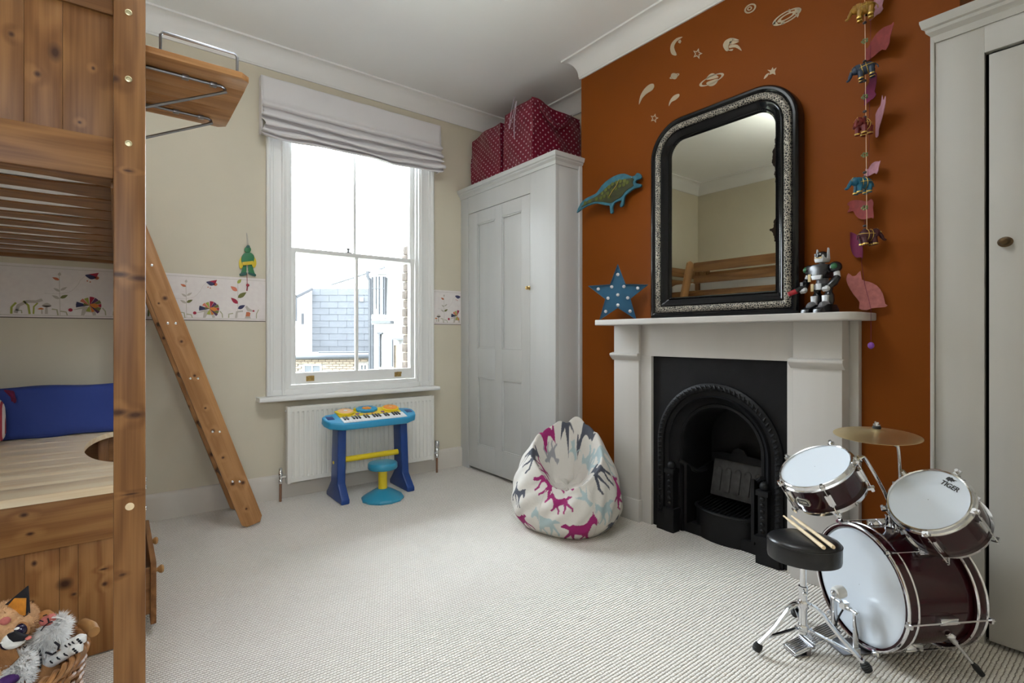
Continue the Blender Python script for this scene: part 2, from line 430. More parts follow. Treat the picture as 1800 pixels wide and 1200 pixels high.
bx('apron_rail', M['gloss'], W, .80, 2.05, YW - .018, YW + .05, .698, .737)
def glass_mat():
    m, nt, b = new_mat('window_glass'); nt.nodes.remove(b)
    tr = N(nt, 'ShaderNodeBsdfTransparent'); gl = N(nt, 'ShaderNodeBsdfGlossy', i_Roughness=.0); mx = N(nt, 'ShaderNodeMixShader')
    fr = N(nt, 'ShaderNodeFresnel', i_IOR=1.45)
    out = [n_ for n_ in nt.nodes if n_.type == 'OUTPUT_MATERIAL'][0]
    nt.links.new(fr.outputs[0], mx.inputs[0]); nt.links.new(tr.outputs[0], mx.inputs[1]); nt.links.new(gl.outputs[0], mx.inputs[2])
    nt.links.new(mx.outputs[0], out.inputs[0]); return m
M['glass'] = glass_mat()
def sash(name, y, x0, x1, z0, z1, st, rb, rt, bar):
    s = bpy.data.objects.new(name, None); COL.objects.link(s); s.parent = W; ORG[s.name] = ORG[W.name]
    for a, b in ((x0, x0 + st), (x1 - st, x1)): bx('stile', M['gloss'], s, a, b, y, y + .036, z0, z1)
    bx('bottom_rail', M['gloss'], s, x0 + st, x1 - st, y, y + .036, z0, z0 + rb)
    bx('top_rail', M['gloss'], s, x0 + st, x1 - st, y, y + .036, z1 - rt, z1)
    c = (x0 + x1) / 2
    bx('glazing_bar', M['gloss'], s, c - bar / 2, c + bar / 2, y + .004, y + .032, z0 + rb, z1 - rt)
    for a, b in ((x0 + st, c - bar / 2), (c + bar / 2, x1 - st)):
        bx('pane', M['glass'], s, a, b, y + .019, y + .021, z0 + rb, z1 - rt, 0)
    return s
ls = sash('lower_sash', YW + .038, .963, 1.914, .762, 1.722, .034, .083, .030, .020)
us = sash('upper_sash', YW + .082, .946, 1.931, 1.690, 2.70, .036, .032, .05, .018)
for x in (on_y(545, 662, YW + .04).x, on_y(699, 655, YW + .04).x):      # brass sash lifts
    g = G(); z = .80
    g.box(x - .028, x + .028, YW + .034, YW + .038, z - .018, z + .018)
    g.box(x - .020, x + .020, YW + .012, YW + .036, z + .006, z + .011); g.box(x - .020, x + .020, YW + .010, YW + .014, z + .006, z + .022)
    o = g.build('sash_lift', M['brass'], ls, .001); o['label'] = 'small brass sash lift'
g = G(); c = on_y(612, 436, YW + .06)
g.box(c.x - .022, c.x + .022, YW + .042, YW + .072, 1.722, 1.728); g.lathe([(.008, 0), (.008, .016), (.012, .02), (.012, .03), (.004, .034)], 12, MX.Translation((c.x, YW + .056, 1.728)))
g.build('sash_catch', M['steel'], ls)
# sill board
g = G(); g.prism([(YW + .02, .668), (3.615, .668), (3.607, .675), (3.607, .690), (3.615, .698), (YW + .02, .698)], .735, 2.065, frame_m((0, 0, 0), (0, 1, 0), (0, 0, 1), (1, 0, 0)))
g.build('window_sill', M['gloss'], W, .002)
# outer stone sill
bx('outer_sill', mat('stone_sill', (.45, .44, .41), .8, var=.1), W, .90, 2.0, YW + .125, YW + .40, .68, .735)

W2 = place('added_fill_window', (-.05, YR, RZ0))  # unseen window, added as a source of fill daylight
for x0, x1 in ((RX0, RX0 + .03), (-.315, -.285), (RX1 - .03, RX1)): bx('frame_upright', M['gloss'], W2, x0, x1, YR - .10, YR - .05, RZ0, RZ1)
for z0, z1 in ((RZ0, RZ0 + .03), (RZ1 - .03, RZ1)): bx('frame_rail', M['gloss'], W2, RX0 + .03, RX1 - .03, YR - .098, YR - .052, z0, z1)
for x0, x1 in ((RX0 + .03, -.315), (-.285, RX1 - .03)): bx('pane', M['glass'], W2, x0, x1, YR - .077, YR - .073, RZ0 + .03, RZ1 - .03, 0)
# ---------------------------------------------------------------- roman blind
B = thing('roman_blind', 'white linen roman blind gathered in soft folds over the window', 'blind', (1.43, YW - .03, 2.43))
pf = [(-.062, 2.815), (-.068, 2.80), (-.066, 2.72), (-.070, 2.66), (-.100, 2.630), (-.104, 2.612), (-.080, 2.606), (-.074, 2.622), (-.070, 2.600), (-.100, 2.575), (-.122, 2.556),
      (-.118, 2.540), (-.088, 2.545), (-.080, 2.560), (-.078, 2.535), (-.118, 2.512), (-.134, 2.496), (-.128, 2.482), (-.092, 2.490), (-.088, 2.478), (-.120, 2.462),
      (-.130, 2.450), (-.122, 2.440), (-.086, 2.452), (-.084, 2.440), (-.112, 2.428), (-.110, 2.418), (-.060, 2.432)]
pfs = smooth_path([(0, y, z) for y, z in pf], 4)
def blindf(u, v):
    k = v * (len(pfs) - 1); i = min(int(k), len(pfs) - 2); p = pfs[i].lerp(pfs[i + 1], k - i)
    x = .757 + u * 1.335; low = max(0, (2.66 - p.z) / .24)
    sag = -.014 * math.sin(PI * u) * low + .008 * math.sin(u * 9 + p.z * 30) * low + .004 * math.sin(u * 23 + p.z * 55) * low
    z = p.z + sag + .018 * (u - .5) * low
    y = YW + p.y - .004 + .010 * math.sin(u * 6.5 + p.z * 40) * low + .003 * math.sin(u * 31 + p.z * 20)
    xx = x + (.012 * math.sin(p.z * 70) * low) * (1 if u > .9 else -1 if u < .1 else 0)
    return (xx, y, z)
g = G(); g.grid(blindf, 70, len(pfs) - 1)
o = g.build('fabric', M['linen'], B, angle=80)
sm = o.modifiers.new('thickness', 'SOLIDIFY'); sm.thickness = .004
for u in (0., 1.):      # side returns back to the wall
    x = .757 + u * 1.335
    g = G(); g.prism([(YW - .066, 2.815), (YW - .005, 2.815), (YW - .005, 2.44), (YW - .075, 2.44), (YW - .078, 2.62)], x - .004, x + .004, frame_m((0, 0, 0), (0, 1, 0), (0, 0, 1), (1, 0, 0)))
    g.build('side_return', M['linen'], B)
bx('headrail', M['linen'], B, .765, 2.085, YW - .06, YW - .004, 2.775, 2.812)

# ---------------------------------------------------------------- built-in cupboards
def panel_door(g_name, parent, x, y0, y1, z0, z1, panels):
    """door in a plane x=const facing -x; panels are (y0,y1,z0,z1) sunk fields"""
    d = bpy.data.objects.new(g_name, None); COL.objects.link(d); d.parent = parent; ORG[d.name] = ORG[parent.name]
    bx('door_slab', M['white'], d, x + .012, x + .030, y0, y1, z0, z1, .001)
    ys = sorted({y0, y1} | {p[0] for p in panels} | {p[1] for p in panels}); zs = sorted({z0, z1} | {p[2] for p in panels} | {p[3] for p in panels})
    g = G()
    zr = sorted(set((p[2], p[3]) for p in panels)); yr = sorted(set((p[0], p[1]) for p in panels))
    ycuts = [y0] + [v for q in yr for v in q] + [y1]; zcuts = [z0] + [v for q in zr for v in q] + [z1]
    for i in range(0, len(ycuts), 2): g.box(x, x + .0125, ycuts[i], ycuts[i + 1], z0, z1)
    for j in range(0, len(zcuts), 2):
        for q in yr: g.box(x + .0002, x + .0125, q[0], q[1], zcuts[j], zcuts[j + 1])
    g.build('door_frame', M['white'], d, .0015)
    for p in panels:       # bead round each field
        g = G(); a, b, c, e = p
        for (u0, u1, w0, w1) in ((a, b, c, c + .012), (a, b, e - .012, e), (a, a + .012, c, e), (b - .012, b, c, e)):
            g.box(x + .003, x + .0125, u0, u1, w0, w1)
        g.build('panel_bead', M['white'], d, .003)
    return d
def cup_cornice(parent, x, y0, y1, zt, h, wrap0, wrap1, mt=None):
    prof = [(0, -h), (.006, -h), (.010, -h * .72), (.024, -h * .55), (.026, -h * .42), (.034, -h * .36), (.040, -h * .1), (.040, 0), (-.02, 0), (-.02, -h)]
    g = G(); pr = [(a, b) for a, b in prof]
    ya = y0 - (.04 if wrap0 else 0); yb = y1 + (.04 if wrap1 else 0)
    vs_ = []
    for o, z in pr: vs_.append((x - o, y0 - (o if wrap0 else 0), zt + z))
    for o, z in pr: vs_.append((x - o, y1 + (o if wrap1 else 0), zt + z))
    m_ = len(pr); fs = [tuple(range(m_)), tuple(range(m_, 2 * m_))[::-1]] + [(i, (i + 1) % m_, m_ + (i + 1) % m_, m_ + i) for i in range(m_)]
    g.add(vs_, fs)
    if wrap0:
        v2 = [(x - o, y0 - o, zt + z) for o, z in pr] + [(XC - .002, y0 - o, zt + z) for o, z in pr]
        g.add(v2, fs)
    return g.build('cornice_moulding', mt or M['white'], parent, 0, angle=25)
# left cupboard
XK, YK = 2.33, 2.53
CL = thing('built_in_cupboard', 'tall white built-in cupboard beside the window with four-panel door', 'cupboard', (2.5, 3.1, 0))
dy0, dy1, dz1 = 2.80, 3.60, 2.115
g = G(); g.box(XK, XK + .03, YK, dy0 - .004, 0, 2.28); g.box(XK, XK + .03, dy1 + .004, YW - .002, 0, 2.28); g.box(XK, XK + .03, dy0 - .004, dy1 + .004, dz1 + .004, 2.28)
g.build('face_frame', M['white'], CL, .001)
bx('side_panel', M['white'], CL, XK + .03, XC - .002, YK, YK + .02, 0, 2.28, .001)
bx('top_board', M['white'], CL, XK, XA - .002, YK, YW - .002, 2.28, 2.33, .001)
bx('inner_shadow_board', M['white'], CL, XK + .06, XK + .07, YK + .03, YW - .03, .0, 2.27, 0)
cup_cornice(CL, XK, YK, YW - .002, 2.332, .075, True, False)
bx('corner_bead', M['white'], CL, XC - .03, XC - .002, YK - .018, YK, 0, 2.28, .004)
d = panel_door('door', CL, XK + .002, dy0, dy1, .025, dz1, [(2.893, 3.135, .215, .770), (2.893, 3.135, 1.00, 2.015), (3.225, 3.47, .215, .770), (3.225, 3.47, 1.00, 2.015)])
k = on_x(930, 506, XK)
g = G(); g.lathe([(.014, 0), (.014, .003), (.006, .006), (.006, .012), (.013, .02), (.012, .028), (.004, .031)], 16, axis_m((XK + .002, k.y, k.z), (-1, 0, 0)))
o = g.build('knob', M['brass'], d); o['label'] = 'small aged brass knob'
# right cupboard
XR = 2.45
CR = thing('built_in_cupboard', 'tall white built-in cupboard behind the drum kit with plain door', 'cupboard', (2.7, 0, 0))
ry1 = .398; ry0 = -.45; rz1 = 2.10
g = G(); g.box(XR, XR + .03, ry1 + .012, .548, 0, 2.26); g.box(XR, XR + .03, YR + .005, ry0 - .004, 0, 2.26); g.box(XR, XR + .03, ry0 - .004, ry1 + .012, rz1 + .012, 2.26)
g.build('face_frame', M['white_dimmed'], CR, .001)
bx('side_panel', M['white_dimmed'], CR, XR + .03, XC - .002, .528, .548, 0, 2.26, .001)
bx('corner_bead', M['white_dimmed'], CR, XR - .008, XR + .012, .549, .562, 0, 2.26, .003)
bx('top_board', M['white_dimmed'], CR, XR, XA - .002, YR + .005, YC0 - .004, 2.26, 2.29, .001)
bx('top_board', M['white_dimmed'], CR, XR, XC - .002, YC0 - .004, .548, 2.26, 2.29, .001)
bx('gap_shade_board', M['iron'], CR, XR + .07, XR + .08, YR + .02, .45, .0, 2.25, 0)  # black sheet behind the door, so its gaps show painted shade
cup_cornice(CR, XR, YR + .005, .548, 2.292, .085, False, True, M['white_dimmed'])
dr = bpy.data.objects.new('door', None); COL.objects.link(dr); dr.parent = CR; ORG[dr.name] = ORG[CR.name]
for i in range(8):      # boarded door
    a = ry0 + i * (ry1 - ry0) / 8; b = ry0 + (i + 1) * (ry1 - ry0) / 8
    bx('door_board', M['white_dimmed'], dr, XR + .003, XR + .026, a + .0002, b - .0002, .02, rz1, .0006)
k = on_x(1767, 425, XR)
g = G(); g.lathe([(.021, 0), (.021, .003), (.014, .005), (.012, .006), (.010, .012), (.016, .022), (.012, .03), (.003, .032)], 20, axis_m((XR + .003, k.y, k.z), (-1, 0, 0)) @ MX.Diagonal((.85, 1, 1, 1)))
o = g.build('knob', mat('dark_bronze', (.10, .065, .035), .4, 1.), dr); o['label'] = 'dark bronze oval door knob'

# ---------------------------------------------------------------- radiator
R_ = thing('radiator', 'white ribbed panel radiator on the wall under the window', 'radiator', (1.47, 3.65, .12))
ra, rb_, yf = .905, 2.012, 3.612
def radf(u, v):
    n_ = 33; x = ra + .02 + u * (rb_ - ra - .04); t = (u * n_) % 1.0
    d = .006 * (1 if .28 < t < .72 else 0); edge = .0
    z = .125 + v * .485
    inner = 1 if .06 < v < .94 else 0
    return (x, yf + (d if inner else 0), z)
g = G(); n_ = 33
us_ = []
for i in range(n_):
    for t, dd in ((0, 0), (.25, 0), (.38, .007), (.62, .007), (.75, 0)): us_.append(((i + t) / n_, dd))
us_.append((1, 0))
zs_ = [(0.118, 0, .004), (.122, 0, 0), (.148, 0, 0), (.160, 1, 0), (.582, 1, 0), (.594, 0, 0), (.618, 0, 0), (.622, 0, .004)]
vs_ = [(ra + .02 + u * (rb_ - ra - .04), yf + dd * k + e, z) for (z, k, e) in zs_ for (u, dd) in us_]
c = len(us_); fs = [(j * c + i, j * c + i + 1, (j + 1) * c + i + 1, (j + 1) * c + i) for j in range(len(zs_) - 1) for i in range(c - 1)]
g.add(vs_, fs); g.build('ribbed_panel', M['rad'], R_, angle=30)
g = G()
g.box(ra, ra + .02, yf - .002, yf + .058, .112, .628); g.box(rb_ - .02, rb_, yf - .002, yf + .058, .112, .628); g.build('side_grille', M['rad'], R_, .005)
bx('top_grille', M['rad'], R_, ra + .02, rb_ - .02, yf + .002, yf + .055, .612, .628, .003)
bx('back_panel', M['rad'], R_, ra + .02, rb_ - .02, yf + .045, yf + .052, .13, .612, .002)
g = G()
for x in (1.15, 1.77): g.box(x - .02, x + .02, yf + .05, YW - .001, .2, .5)
g.build('wall_bracket', M['rad'], R_)
for px, side in ((493, -1), (768, 1)):
    x = on_y(px, 860, 3.64).x; y = 3.64
    g = G(); g.tube([(x, y, 0), (x, y, .13)], .0085, 10); g.build('feed_pipe', M['copper'], R_)
    g = G(); g.lathe([(.012, 0), (.014, .005), (.014, .02), (.011, .025), (.011, .05), (.016, .055), (.016, .075), (.012, .08)] + ([(.015, .082), (.019, .088), (.019, .13), (.015, .138)] if side > 0 else [(.012, .10), (.006, .105)]), 16, MX.Translation((x, y, .12)))
    g.tube([(x, y, .16), (ra if side < 0 else rb_, y, .16)], .010, 10); g.build('valve', M['chrome'], R_)
g = G(); g.lathe([(.009, 0), (.009, .006), (.004, .007), (.004, .012)], 10, axis_m((ra - .0005, yf + .02, .60), (-1, 0, 0))); g.build('bleed_plug', M['chrome'], R_)
# ---------------------------------------------------------------- wallpaper border with printed motifs
def wallpaper():
    m, nt, b = new_mat('wallpaper_border_print')
    tc = N(nt, 'ShaderNodeTexCoord'); nz = N(nt, 'ShaderNodeTexNoise', i_Scale=40., i_Detail=3.)
    nt.links.new(tc.outputs['Object'], nz.inputs['Vector'])
    nt.links.new(ramp(nt, nz.outputs[0], [(.3, (.76, .70, .69)), (.7, (.80, .75, .73))]), b.inputs['Base Color'])
    b.inputs['Roughness'].default_value = .7; return m
M['border'] = wallpaper()
for n_, c_ in dict(p_grey=(.50, .45, .40), p_rust=(.50, .15, .07), p_olive=(.16, .16, .05), p_navy=(.04, .04, .10), p_crim=(.34, .02, .05), p_lime=(.36, .38, .07), p_plum=(.09, .03, .09), p_coral=(.62, .19, .12), p_orange=(.62, .20, .04), p_sage=(.42, .40, .28), p_line=(.58, .53, .50), p_choc=(.06, .04, .03)).items(): flat(n_, c_)
BZ0, BZ1 = 1.198, 1.484
def border(name, x0, x1):
    o = bx(name, M['border'], None, x0, x1, YW - .0012, YW - .0001, BZ0, BZ1, 0); tag(o, kind='structure')
    bx('edge_line', M['p_choc'], o, x0, x1, YW - .0018, YW - .0011, BZ0, BZ0 + .0045, 0)
    bx('edge_line', M['p_grey'], o, x0, x1, YW - .0016, YW - .0011, BZ0 + .014, BZ0 + .0165, 0)
    bx('edge_line', M['p_grey'], o, x0, x1, YW - .0016, YW - .0011, BZ1 - .016, BZ1 - .0140, 0)
    return o
b1 = border('trim_2', XL + .001, .793); b2 = border('trim_3', 2.058, 2.329)
# motif outlines, measured on the wall in metres (x from the grey-leaved plant, z up)
X0 = on_y(327, 520, YW).x
def wl(x, y, crop=4):
    px, py = (250 + x / 7.826, 470 + y / 7.826) if crop == 4 else (x / 6.923, 450 + y / 6.923)
    p = on_y(px, py, YW); return (p.x - (X0 if crop == 4 else on_y(104.5, 520, YW).x), p.z)
def leaf(p, q, w_):
    a = V((*p, 0)); b = V((*q, 0)); d = b - a; nn = V((-d.y, d.x, 0)).normalized() * w_
    return [tuple((a + d * t + nn * s * math.sin(PI * t ** .8))[:2]) for t, s in ((0, 0), (.2, 1), (.45, 1), (.7, 1), (.88, 1), (1, 0), (.88, -1), (.7, -1), (.45, -1), (.2, -1))]
def line(pts, w_):
    out = []; back = []
    for i, p in enumerate(pts):
        a = V((*pts[max(i - 1, 0)], 0)); b = V((*pts[min(i + 1, len(pts) - 1)], 0)); d = (b - a).normalized()
        out.append((p[0] - d.y * w_, p[1] + d.x * w_)); back.append((p[0] + d.y * w_, p[1] - d.x * w_))
    return out + back[::-1]
def disc(c, r, n_=14): return [(c[0] + r * math.cos(2 * PI * i / n_), c[1] + r * math.sin(2 * PI * i / n_)) for i in range(n_)]
Mo = []   # (name, material, outline, level)
def mo(name, m_, poly, lv=0): Mo.append((name, m_, poly, lv))
mo('plant_stem', 'p_grey', line([wl(600, 215), wl(605, 400), wl(610, 690)], .0012))
for p, q, w_, c_ in (((603, 262), (525, 228), .0075, 'p_rust'), ((600, 212), (607, 165), .007, 'p_grey'), ((610, 402), (537, 358), .0065, 'p_grey'), ((612, 388), (686, 345), .0065, 'p_grey'), ((605, 492), (520, 445), .0075, 'p_grey'), ((610, 482), (695, 443), .0085, 'p_olive')):
    mo('leaf', c_, leaf(wl(*p), wl(*q), w_), 1)
mo('flight_line', 'p_line', line(smooth_path([(*wl(*p), 0) for p in ((440, 425), (600, 428), (720, 400), (800, 320), (830, 262), (880, 215))], 5), .0008), 0)
# bird
mo('bird_body', 'p_navy', smooth_closed([wl(*p) for p in ((880, 200), (915, 190), (970, 195), (1010, 215), (990, 240), (945, 250), (910, 230))], 3), 1)
mo('bird_wing', 'p_crim', [wl(*p) for p in ((918, 188), (1030, 170), (1005, 225), (970, 205))], 2)
mo('bird_tail', 'p_rust', disc(wl(1008, 232), .010), 1)
mo('bird_foot', 'p_rust', disc(wl(905, 270), .0035), 1); mo('bird_foot', 'p_rust', disc(wl(936, 282), .0035), 1)
mo('berry', 'p_crim', disc(wl(722, 625), .0095), 1)
# leafy hedgehog
mo('animal_legs', 'p_grey', [wl(*p) for p in ((835, 690), (850, 610), (760, 625), (750, 622), (870, 580), (990, 600), (1000, 690), (965, 692), (955, 655), (890, 650), (870, 690))], 0)
cc = (930, 570)
for k_, (a0, a1, rr, c_) in enumerate(((160, 190, 150, 'p_navy'), (128, 152, 120, 'p_coral'), (98, 125, 108, 'p_lime'), (62, 90, 120, 'p_crim'), (35, 60, 120, 'p_plum'), (12, 34, 130, 'p_olive'), (-12, 10, 128, 'p_crim'), (-38, -14, 130, 'p_olive'), (-52, -36, 138, 'p_plum'), (-76, -54, 95, 'p_orange'), (-120, -84, 85, 'p_lime'), (150, 178, 70, 'p_olive'))):
    pts = [cc] + [(cc[0] + rr * math.cos(math.radians(a)), cc[1] - rr * .9 * math.sin(math.radians(a))) for a in (a0, (a0 + a1) / 2, a1)]
    mo('spine_leaf', c_, [wl(*p) for p in pts], 1 + (k_ % 2))
mo('spine_leaf', 'p_orange', smooth_closed([wl(*p) for p in ((930, 560), (985, 545), (1035, 575), (985, 600))], 3), 3)
# second plant with coloured leaves
mo('plant_stem', 'p_grey', line([wl(1315, 190), wl(1315, 400), wl(1312, 690)], .0010))
for p, q, w_, c_ in (((1310, 220), (1362, 160), .010, 'p_lime'), ((1308, 325), (1215, 258), .013, 'p_coral'), ((1315, 418), (1432, 340), .014, 'p_olive'), ((1316, 498), (1220, 415), .013, 'p_crim'), ((1315, 568), (1415, 518), .012, 'p_navy')):
    mo('leaf', c_, leaf(wl(*p), wl(*q), w_), 1)
def stalk(pts, w_, c_, crop=4): mo('grass_blade', c_, line([wl(*p, crop) for p in pts], w_), 0)
stalk([(520, 615), (575, 622), (588, 690)], .0035, 'p_sage'); stalk([(610, 640), (675, 650), (688, 690)], .003, 'p_sage')
stalk([(1070, 600), (1100, 640), (1105, 690)], .003, 'p_sage'); stalk([(1250, 630), (1192, 640), (1188, 692)], .0035, 'p_sage')
stalk([(1385, 600), (1300, 610), (1288, 695)], .0055, 'p_grey'); stalk([(1600, 580), (1570, 640), (1570, 700)], .003, 'p_sage')
stalk([(1700, 580), (1640, 595), (1610, 640), (1605, 700)], .0055, 'p_grey')
# mouse in a red coat
mo('mouse_head', 'p_grey', smooth_closed([wl(*p) for p in ((1418, 540), (1440, 528), (1470, 560), (1530, 595), (1525, 608), (1450, 600), (1430, 570))], 3), 1)
mo('mouse_nose', 'p_crim', disc(wl(1531, 598), .006), 2)
mo('mouse_coat', 'p_rust', [wl(*p) for p in ((1432, 612), (1470, 612), (1488, 628), (1480, 672), (1420, 672))], 1)
mo('mouse_legs', 'p_grey', [wl(*p) for p in ((1420, 672), (1480, 672), (1495, 700), (1410, 700))], 0)
# grass arch and toadstools, left of the grey-leaved plant
stalk([(195, 565), (140, 620), (138, 700)], .0045, 'p_lime', 3); stalk([(285, 545), (345, 600), (362, 705)], .0045, 'p_lime', 3)
stalk([(460, 570), (412, 615), (408, 703)], .0035, 'p_lime', 3); stalk([(515, 530), (440, 555), (330, 552), (225, 600), (190, 690)], .0075, 'p_grey', 3)
stalk([(190, 655), (262, 662), (265, 695)], .003, 'p_sage', 3)
mo('toadstool_cap', 'p_grey', smooth_closed([wl(*p, 3) for p in ((510, 605), (570, 568), (625, 605))], 4), 1)
mo('toadstool_gills', 'p_choc', smooth_closed([wl(*p, 3) for p in ((508, 604), (570, 600), (628, 606), (570, 622))], 3), 2)
mo('toadstool_stem', 'p_grey', [wl(*p, 3) for p in ((552, 620), (578, 620), (584, 703), (545, 703))], 0)
mo('toadstool_cap', 'p_orange', smooth_closed([wl(*p, 3) for p in ((458, 645), (500, 628), (535, 645), (500, 650))], 3), 1)
mo('toadstool_stem', 'p_grey', [wl(*p, 3) for p in ((502, 650), (516, 650), (522, 703), (500, 703))], 0)
def print_motifs(par, xc, lo, hi, skip=()):
    for name, m_, poly, lv in Mo:
        xs = [p[0] + xc for p in poly]
        if min(xs) < lo or max(xs) > hi: continue
        g = G(); g.prism([(p[0] + xc, p[1]) for p in poly], .0013, .0016 + lv * .0002, YWALL(YW))
        g.build(name, M[m_], par, flat=True)
print_motifs(b1, X0, XL, .790); print_motifs(b1, on_y(104.5, 520, YW).x, XL, X0 - .1)
print_motifs(b2, 2.165, 2.060, 2.327)

# ---------------------------------------------------------------- seen through the window
flatm = lambda n_, c_, **k: mat(n_, c_, .85, **k)
M['slate'] = flatm('slate_cladding', (.036, .039, .044), var=.12, vscale=3)
M['lbrick'] = flatm('yellow_stock_brick', (.115, .088, .062), var=.25, vscale=25, bump=.3, bscale=30)
M['render'] = flatm('white_render', (.40, .40, .40), var=.04)
M['lead'] = flatm('dark_lead', (.016, .017, .020))
M['pipe'] = flatm('grey_downpipe', (.026, .028, .032))
M['dglass'] = mat('distant_window_glass', (.035, .04, .045), .3)
M['rbrick'] = flatm('weathered_reveal_brick', (.075, .058, .046), var=.4, vscale=30, bump=.4, bscale=40)
M['mortar'] = flatm('mortar', (.16, .145, .125))
tag(G().box(-40, 60, 4.2, 70, -3.7, -3.5).build('ground', flatm('garden_ground', (.10, .11, .07), var=.2)), kind='structure')
def facing(px0, px1, py0, py1, d):
    """rectangle facing the room at depth d: returns origin, width, height in a frame parallel to the picture"""
    a = at_d(px0, py1, d); b = at_d(px1, py1, d); c = at_d(px0, py0, d)
    return a, (b - a).length, c.z - a.z
def fbox(g, px0, px1, py0, py1, d, thick):
    a, w_, h_ = facing(px0, px1, py0, py1, d)
    g.box(0, w_, 0, thick, 0, h_, frame_m(a, RT, FW, (0, 0, 1)))
# unseen brick block, added left of the window to cut sky light indoors
NW = thing('added_light_block', 'unseen brick block added left of the window to cut daylight', 'building', (-3.2, 6.3, -3.5))
bx('wall', M['lbrick'], NW, -6., -.55, 4.10, 8.6, -3.5, 4.0, 0)
bx('parapet', M['render'], NW, -6.05, -.50, 4.05, 8.65, 4.0, 4.12, 0)
# slate-clad roof extension
d = 18.
SE = thing('roof_extension', 'grey slate-clad roof extension seen through the lower window pane', 'building', at_d(598, 620, d + 1))
g = G(); fbox(g, 548, 655, 508, 622, d + .06, 5); g.build('wall', M['slate'], SE)
a, w_, h_ = facing(547, 656, 507, 620, d)
rows = 10; rh = h_ / rows; tw = .62
tile = None
for r in range(rows):
    x = -(tw / 2) * (r % 2)
    while x < w_ - .05:
        x0, x1 = max(x, 0), min(x + tw, w_)
        if x1 - x0 > .04:
            g = G(); g.add([(x0 + .004, .018, r * rh), (x1 - .004, .018, r * rh), (x1 - .004, .030, (r + 1) * rh), (x0 + .004, .030, (r + 1) * rh), (x0 + .004, .05, r * rh), (x1 - .004, .05, r * rh), (x1 - .004, .055, (r + 1) * rh), (x0 + .004, .055, (r + 1) * rh)],
                             [(0, 1, 2, 3), (4, 7, 6, 5), (0, 4, 5, 1), (3, 2, 6, 7), (0, 3, 7, 4), (1, 5, 6, 2)], frame_m(a, RT, FW, (0, 0, 1)))
            g.build('slate', M['slate'], SE, flat=True)
        x += tw
# pale parapet wall in front and lead eave to its left
g = G(); P0 = at_d(521, 622, 17.0); P1 = at_d(548, 622, 18.0)
for (pa, pb, top) in ((521, 547.5, 521),):
    q0, q1, q2, q3 = at_d(pa, 623, 17.4), at_d(pb, 623, 18), at_d(pb, 509, 18), at_d(pa, top, 17.4)
    bk = FW * 2.5 + RT * .3
    g.add([q0, q1, q2, q3, q0 + bk, q1 + bk, q2 + bk, q3 + bk], [(0, 1, 2, 3), (4, 7, 6, 5), (0, 4, 5, 1), (3, 2, 6, 7), (0, 3, 7, 4), (1, 5, 6, 2)])
g.build('side_wall', M['render'], SE)
g = G(); g.tube([at_d(520, 521, 17.3), at_d(548, 507, 17.9)], .07, 6); g.tube([at_d(521, 522, 17.3), at_d(520.5, 565, 17.3)], .035, 6); g.build('eave', M['lead'], SE)
g = G(); fbox(g, 529.5, 532.5, 550, 570, 17.45, .1); g.build('slot_window', M['lead'], SE)
g = G(); a1, w1, h1 = facing(633, 638, 523, 529, d - .03); g.box(0, w1, 0, .05, 0, h1, frame_m(a1, RT, FW, (0, 0, 1))); g.build('vent', M['render'], SE)
# brick back addition below
d = 16.5
BA = thing('brick_building', 'low pale brick building below the slate extension outside', 'building', at_d(590, 655, d + 2))
g = G(); fbox(g, 505, 655, 627, 760, d + .05, 1.3); g.build('wall', M['mortar'], BA)
a, w_, h_ = facing(505, 655, 627, 700, d)
bw, bh = .225, .075
hole = lambda x, z: any(p.x < x < q.x2 for p, q in ()) 
wa, ww, wh = facing(532, 565, 640, 668, d); wo = (wa - a).dot(RT); wo_z = wa.z - a.z
va, vw, vh = facing(632, 646, 639, 668, d); vo_ = (va - a).dot(RT); vo_z = va.z - a.z
protob = G().box(0, bw - .012, 0, .06, 0, bh - .012, frame_m((0, 0, 0), RT, FW, (0, 0, 1))).build('brick', M['lbrick'], BA, flat=True, org=(0, 0, 0))
protob.location = V(a) - ORG[BA.name] + V((0, 0, h_ - bh)); nb = 1
for r in range(8):
    z = h_ - (r + 1) * bh; x = -(bw / 2) * (r % 2)
    while x < w_ - bw:
        cxm = x + bw / 2
        inw = (wo - .1 < cxm < wo + ww + .1 and z < wo_z + wh) or (vo_ - .1 < cxm < vo_ + vw + .1 and z < vo_z + vh)
        if not inw and x >= 0 and nb < 290 and not (r == 0 and x == 0):
            c = protob.copy(); COL.objects.link(c); c.parent = BA
            c.location = V(a) + RT * x + V((0, 0, z)) - ORG[BA.name]; nb += 1
        x += bw
for (q, w1, h1) in ((wa, ww, wh), (va, vw, vh)):
    g = G(); g.box(0, w1, .03, .08, 0, h1, frame_m(q, RT, FW, (0, 0, 1))); f_ = g.build('window', M['dglass'], BA)
    g = G(); Fm = frame_m(q, RT, FW, (0, 0, 1))
    for (x0, x1, z0, z1) in ((0, w1, h1 - .05, h1), (0, .05, 0, h1), (w1 - .05, w1, 0, h1), (w1 / 2 - .02, w1 / 2 + .02, 0, h1)): g.box(x0, x1, .0, .04, z0, z1, Fm)
    g.build('window_frame', M['render'], f_)
g = G(); g.tube([at_d(515, 628, d - .1), at_d(652, 626, d - .1)], .07, 8); g.build('gutter', M['pipe'], BA)
g = G(); fbox(g, 515, 655, 620, 624.5, d, .9); g.build('coping', M['render'], BA)
g = G(); g.tube([at_d(560, 619, d - .2), at_d(650, 619, d - .2)], .028, 6); g.build('rail', M['pipe'], BA)
